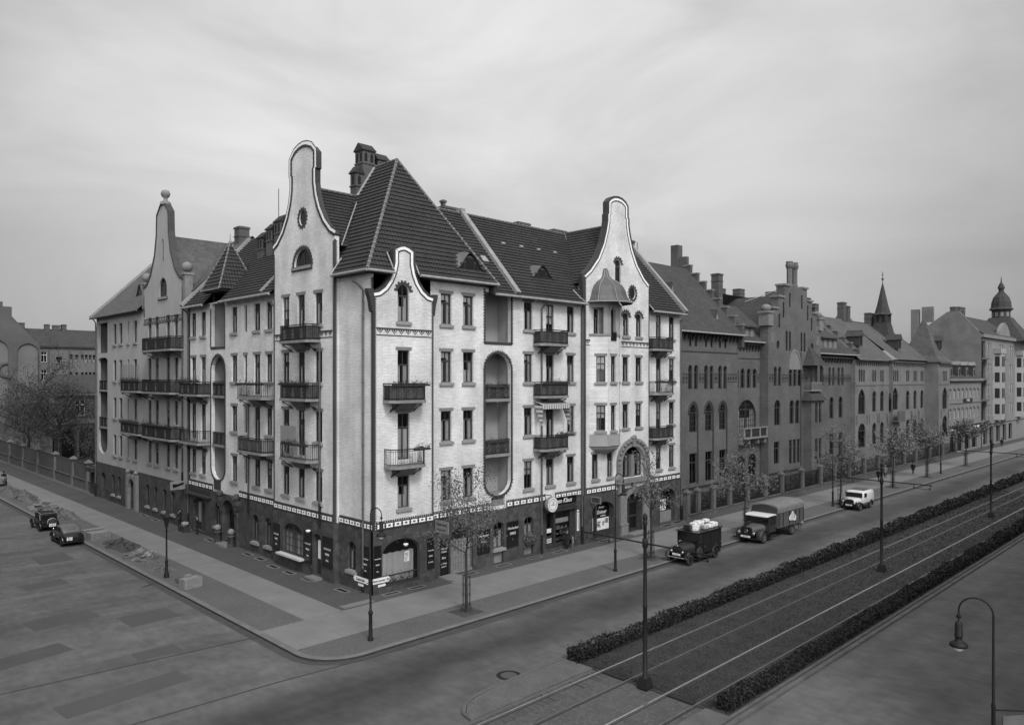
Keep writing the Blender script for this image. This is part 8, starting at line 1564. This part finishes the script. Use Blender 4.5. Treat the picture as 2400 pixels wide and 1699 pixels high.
# ------------------------------------------------------------------ people
def person(loc, rz, h, label, coat=M_CLOTHD, legs=M_CLOTHD, skirt=False, hat=True, bend=0.0, step=.0, armf=(0.0, 0.0), hair=M_HAIR, group=None):
    t = thing('person', label, 'person', loc, rz, group); k = h / 1.75; s_ = sin(bend); c = cos(bend)
    def T(x, y, z):   # bend of the upper body at the hip, forward is +x
        if z > .95: dz = z - .95; return (x * c + dz * s_, y, .95 + dz * c - x * s_)
        return (x, y, z)
    V = []; E = []; Rr = []
    def add(p, r, par): V.append(Vector(p) * k); Rr.append(r * k); i = len(V) - 1; (E.append((par, i)) if par is not None else None); return i
    hip = add((0, 0, .95), .15, None); wa = add(T(0, 0, 1.12), .135, hip); ch = add(T(.01, 0, 1.32), .16, wa); nk = add(T(0, 0, 1.46), .07, ch); nk2 = add(T(.01, 0, 1.53), .055, nk); hd = add(T(.03, 0, 1.62), .095, nk2); add(T(.02, 0, 1.70), .085, hd); add(T(.10, 0, 1.57), .05, hd); add(T(.125, 0, 1.61), .02, hd)
    for sd in (-1, 1):
        st = step * sd; th = add((.0, sd * .1, .88), .1, hip); kn = add((st * .5 + .03, sd * .1, .5), .065, th); an = add((st - .03 * (st < 0), sd * .1, .09), .045, kn); add((st + .14, sd * .12, .04), .04, an)
        af = armf[0 if sd < 0 else 1]; sh = add(T(0, sd * .2, 1.40), .065, ch); el_ = add(T(.05 + af * .12, sd * .26, 1.14 + af * .05), .045, sh); wr = add(T(.10 + af * .32, sd * .24, .93 + af * .2), .032, el_); pm = add(T(.12 + af * .38, sd * .235, .86 + af * .2), .032, wr)
        for q in range(4):
            b = add(T(.12 + af * .42 + .0, sd * .235 + (q - 1.5) * .02, .81 + af * .19), .011, pm); m_ = add(T(.135 + af * .45, sd * .23 + (q - 1.5) * .021, .775 + af * .18 - (.008 if q in (1, 2) else 0)), .010, b); add(T(.13 + af * .47, sd * .225 + (q - 1.5) * .021, .74 + af * .17 - (.012 if q in (1, 2) else 0)), .009, m_)
        tb = add(T(.155 + af * .36, sd * .22, .84 + af * .19), .012, pm); add(T(.175 + af * .4, sd * .215, .80 + af * .19), .010, tb)
    me = bpy.data.meshes.new('body'); me.from_pydata(V, E, []); o = bpy.data.objects.new('body', me); COL.objects.link(o)
    sk = o.modifiers.new('skin', 'SKIN'); sk.use_smooth_shade = True; ss = o.modifiers.new('sub', 'SUBSURF'); ss.levels = 1; ss.render_levels = 1
    ly = me.skin_vertices[0].data if me.skin_vertices else None
    if ly is None:
        bm_ = __import__('bmesh').new(); bm_.from_mesh(me); L = bm_.verts.layers.skin.verify(); bm_.to_mesh(me); bm_.free(); ly = me.skin_vertices[0].data
    for i, r in enumerate(Rr): ly[i].radius = (r, r); ly[i].use_root = (i == 0)
    dg = bpy.context.evaluated_depsgraph_get(); m2 = bpy.data.meshes.new_from_object(o.evaluated_get(dg)); m2.name = 'body'; bpy.data.objects.remove(o); m2.materials.clear(); m2.materials.append(M_SKIN); m2.materials.append(legs)
    for p in m2.polygons: p.use_smooth = True; p.material_index = 1 if p.center.z < .9 * k else 0
    b = bpy.data.objects.new('body', m2); COL.objects.link(b); b.parent = t; ORG[b.name] = Vector((0, 0, 0))
    def ell(x, z, rx, ry, n=14): return [tuple(Vector(T(x + rx * cos(2 * pi * i / n), ry * sin(2 * pi * i / n), z)) * k) for i in range(n)]
    mb = MB(); low = .45 if skirt else .72
    mb.loft([ell(.02, low, .2 if skirt else .175, .23 if skirt else .21), ell(.01, .8, .18, .21), ell(0, .97, .165, .195), ell(0, 1.12, .15, .18), ell(.01, 1.32, .165, .215), ell(0, 1.44, .12, .17), ell(0, 1.49, .075, .08)], 0)
    for sd in (-1, 1):
        af = armf[0 if sd < 0 else 1]; P_ = [T(0, sd * .2, 1.41), T(.05 + af * .12, sd * .265, 1.14 + af * .05), T(.10 + af * .31, sd * .245, .95 + af * .2)]; mb.tube([Vector(p) * k for p in P_], [.085 * k, .068 * k, .055 * k], 8, 0)
    mb.build('coat', coat, b, local=True)
    mb = MB(); hc = Vector(T(-.005, 0, 1.65)) * k; mb.blob(hc, (.105 * k, .095 * k, .1 * k), 0, 10, 7); mb.build('hair', hair, b, local=True)
    if hat: mb = MB(); hc = Vector(T(.01, 0, 1.71)) * k; mb.lathe(hc, [(.17 * k, 0), (.165 * k, .015 * k), (.105 * k, .02 * k), (.1 * k, .1 * k), (.07 * k, .125 * k), (0, .12 * k)], 14); mb.build('hat', coat, b, local=True)
    return t
person((17.35, -.42, .1), 1.9, 1.55, 'woman in a long dark coat and hat looking into the clock shop window', skirt=True)
person((17.85, -.5, .1), 2.2, 1.0, 'small child in a grey coat beside the woman at the clock shop', coat=M_CLOTHG, legs=M_CLOTHG, hat=False)
person((37.35, -9.3, .004), pi + .4, 1.5, 'man in a light jacket bending at the tail of the covered lorry', coat=M_CLOTHL, legs=M_CLOTHG, bend=1.0, armf=(1.0, 1.0), hat=False)
person((-.45, 24.4, .12), pi - .5, 1.55, 'person in dark clothes standing at the shop of the side street house', hat=False)
person((-.3, 28.6, .12), -1.2, 1.55, 'dark-clad person standing against the wall beside the projecting arrow sign')
person((-5.2, 71.0, .12), -1.9, 1.6, 'dark figure leaning over a barrow at the left picture edge', bend=.55, armf=(.9, .9))
for i, (x, y, r, lb, cm) in enumerate(((72.4, -3.4, 2.9, 'dark-coated walker on the far pavement, nearest the third fence tree', M_CLOTHD), (77.0, -2.6, .3, 'grey-coated walker on the far pavement beside the railing', M_CLOTHG), (83.5, -3.9, 3.3, 'dark-coated walker on the far pavement behind the fifth street tree', M_CLOTHD), (130.0, -2.5, 3.1, 'dark-coated passer-by before the low shop house', M_CLOTHD), (139.0, -2.0, .2, 'dark-coated passer-by at the corner of the turret block', M_CLOTHD))): person((x, y, .12), r, 1.6, lb, coat=cm, step=.22, group='walkers on the far pavement')
# ------------------------------------------------------------------ roadworks on the side street pavement
t = thing('barrow', 'loaded barrow at the left picture edge', 'barrow', (-5.9, 69.3, .12)); mb = MB(); mb.loft([sec(-.9, .5, .35, .95, 5), sec(0, .62, .3, 1.1, 4), sec(.9, .5, .35, .95, 5)], 0); mb.tube([(-.9, .45, .6), (-1.7, .45, .8)], .03, 5); mb.tube([(-.9, -.45, .6), (-1.7, -.45, .8)], .03, 5); mb.build('tray', M_CLOTHG, t, local=True); wheel(t, .3, .55, .3, .08, 1); wheel(t, .3, -.55, .3, .08, -1); t.rotation_euler = (0, 0, 1.2)
def heap(x, y, rx, ry, h, label, m, nm='rubble_heap', lumps=160, sz=.14, slabs=False, seed=1):
    R = random.Random(seed); mb = MB(); n = 28; k = 10; vs = []
    for i in range(k + 1):
        q = i / k
        for j in range(n):
            a = 2 * pi * j / n; w = 1 + .18 * sin(a * 3 + seed) + .1 * sin(a * 7 + seed * 2); vs.append((x + rx * q * w * cos(a), y + ry * q * w * sin(a), .12 + h * (1 - q) ** 1.1 * (1 + R.uniform(-.12, .12)) * (1 + .2 * sin(a * 2 + seed)) - (.03 if i == k else 0)))
    mb.add(vs, [[i * n + j, (i + 1) * n + j, (i + 1) * n + (j + 1) % n, i * n + (j + 1) % n] for i in range(k) for j in range(n)], 0)
    for i in range(lumps):
        a = R.random() * 6.28; q = R.random() ** .6; s2 = sz * R.uniform(.4, 1.2); zz = .12 + h * (1 - q) ** 1.1
        mb.obox(Matrix.Translation((x + rx * q * cos(a), y + ry * q * sin(a), zz + s2 * .1)) @ Matrix.Rotation(R.random() * 6, 4, 'Z') @ Matrix.Rotation(R.uniform(-.5, .5), 4, 'X'), (s2 * (3.2 if slabs else 1.3), s2 * (1.4 if slabs else 1), s2 * .5), R.choice((0, 1)) if slabs else 0)
    tag(mb.build(nm, [m, M_CONC]), label, 'rubble heap', 'heaps of dug-up paving on the side street pavement')
heap(-6.3, 24.3, 1.0, 2.6, .55, 'dark earth heap just behind the black saloon car', M_SOIL, seed=2); heap(-6.4, 19.5, .85, 1.5, .5, 'pile of broken paving slabs between the earth heap and the gas lamp', M_RUBBLE, lumps=60, sz=.24, slabs=True, seed=3); heap(-6.6, 15.9, .75, 2.2, .28, 'low heap of small stones behind the gas lamp', M_RUBBLE, lumps=500, sz=.1, seed=4)
heap(-6.0, 42.0, 1.1, 3.2, .6, 'dark heap beside the open touring car', M_RUBBLE, lumps=300, sz=.15, seed=5); heap(-6.2, 47.2, 1.0, 2.6, .65, 'heap topped with long paving slabs ahead of the open touring car', M_RUBBLE, lumps=60, sz=.28, slabs=True, seed=6); heap(-6.1, 56.5, 1.1, 3.6, .8, 'dark heap near the far end of the side street pavement', M_RUBBLE, lumps=240, sz=.16, seed=7); heap(-6.0, 63.5, 1.0, 3.2, .5, 'flat heap farthest up the side street pavement', M_RUBBLE, lumps=200, sz=.14, seed=8); heap(-6.8, 10.6, .5, 1.1, .22, 'scatter of earth around the granite block', M_SOIL, lumps=60, sz=.1, seed=9)
t = thing('granite_block', 'pale rectangular block with a small stone on top, nearest the corner', 'block', (-7.1, 9.0, .12)); mb = MB(); mb.obox(Matrix.Translation((-7.05, 9.0, .43)) @ Matrix.Rotation(.16, 4, 'Z'), (1.15, .7, .6)); mb.build('block', M_CONC, t); mb = MB(); mb.obox(Matrix.Translation((-7.1, 9.25, .8)) @ Matrix.Rotation(.5, 4, 'Z'), (.34, .26, .14)); mb.build('small_stone', M_CONC, t)
for i, (x, y, w, d, h, lb) in enumerate(((-6.7, 28.6, 1.5, 1.1, .55, 'long pale crate on the pavement directly beside the black saloon car'), (-6.6, 30.4, 1.6, .5, .5, 'second crate behind the one beside the black saloon car'))):
    mb = MB(); q = Matrix.Translation((x, y, .12 + h / 2)) @ Matrix.Rotation(.12, 4, 'Z'); mb.obox(q, (w, d, h)); 
    for z in (-.5, 0, .5): mb.obox(q @ Matrix.Translation((0, -d / 2 - .008, z * h * .6)), (w * 1.0, .012, .02), 1)
    for xx in (-.46, .46): mb.obox(q @ Matrix.Translation((xx * w, -d / 2 - .014, 0)), (.07, .024, h), 0)
    tag(mb.build('crate', [M_CONC, M_WOOD]), lb, 'crate', 'crates beside the saloon car')
t = thing('bicycle', 'dark bicycle with white parcels leaning at the shop of the side street house', 'bicycle', (-.55, 26.2, .12), -pi / 2 + .1); 
for x in (-.5, .5):
    mb = MB(); mb.tube([(x + .33 * cos(a), 0, .33 + .33 * sin(a)) for a in [2 * pi * i / 20 for i in range(21)]], .022, 5, cap=False); o = mb.build('wheel', M_TYRE, t, local=True); mb = MB(); [mb.tube([(x, 0, .33), (x + .32 * cos(a), 0, .33 + .32 * sin(a))], .004, 3, cap=False) for a in [2 * pi * i / 14 for i in range(14)]]; mb.build('spokes', M_CHROME, o, local=True)
part(t, 'frame', M_IRON, lambda mb: [mb.tube(p, .017, 5) for p in ([(-.5, 0, .33), (-.05, 0, .3), (-.2, 0, .85)], [(-.5, 0, .33), (-.18, 0, .78), (.36, 0, .82), (-.05, 0, .3)], [(.5, 0, .33), (.38, 0, .72), (.33, 0, .98)], [(.42, -.25, 1.0), (.3, 0, 1.0), (.42, .25, 1.0)])]); part(t, 'saddle', M_WOOD, lambda mb: mb.blob((-.22, 0, .9), (.14, .08, .04), 0))
mb = MB(); q = random.Random(6)
for i in range(6): mb.obox(Matrix.Translation((-.75 + q.uniform(-.15, .15), 26.1 + i * .17, .75 + q.uniform(-.1, .15))) @ Matrix.Rotation(q.uniform(-.6, .6), 4, 'X'), (.2, .14, .22), i % 2)
mb.box((-1.0, 25.9, .12), (-.5, 27.1, .62), 2); tag(mb.build('shop_goods', [M_CARD, M_CONC, M_WOOD]), 'pale goods heaped on a low stand before the shop of the side street house', 'goods')
PSO = (lambda u, z, d: (u, -40.0 - d, z), 'S', 0); PWE = (lambda u, z, d: (-27.5 - d, u, z), 'W', 0)
block('opposite_tenement', 'grey tenement across the avenue behind the viewer', PSO, 2, 142, 0, 0)
block('opposite_tenement', 'grey tenement across the side street left of the viewer', PWE, -6, 122, 0, 0)
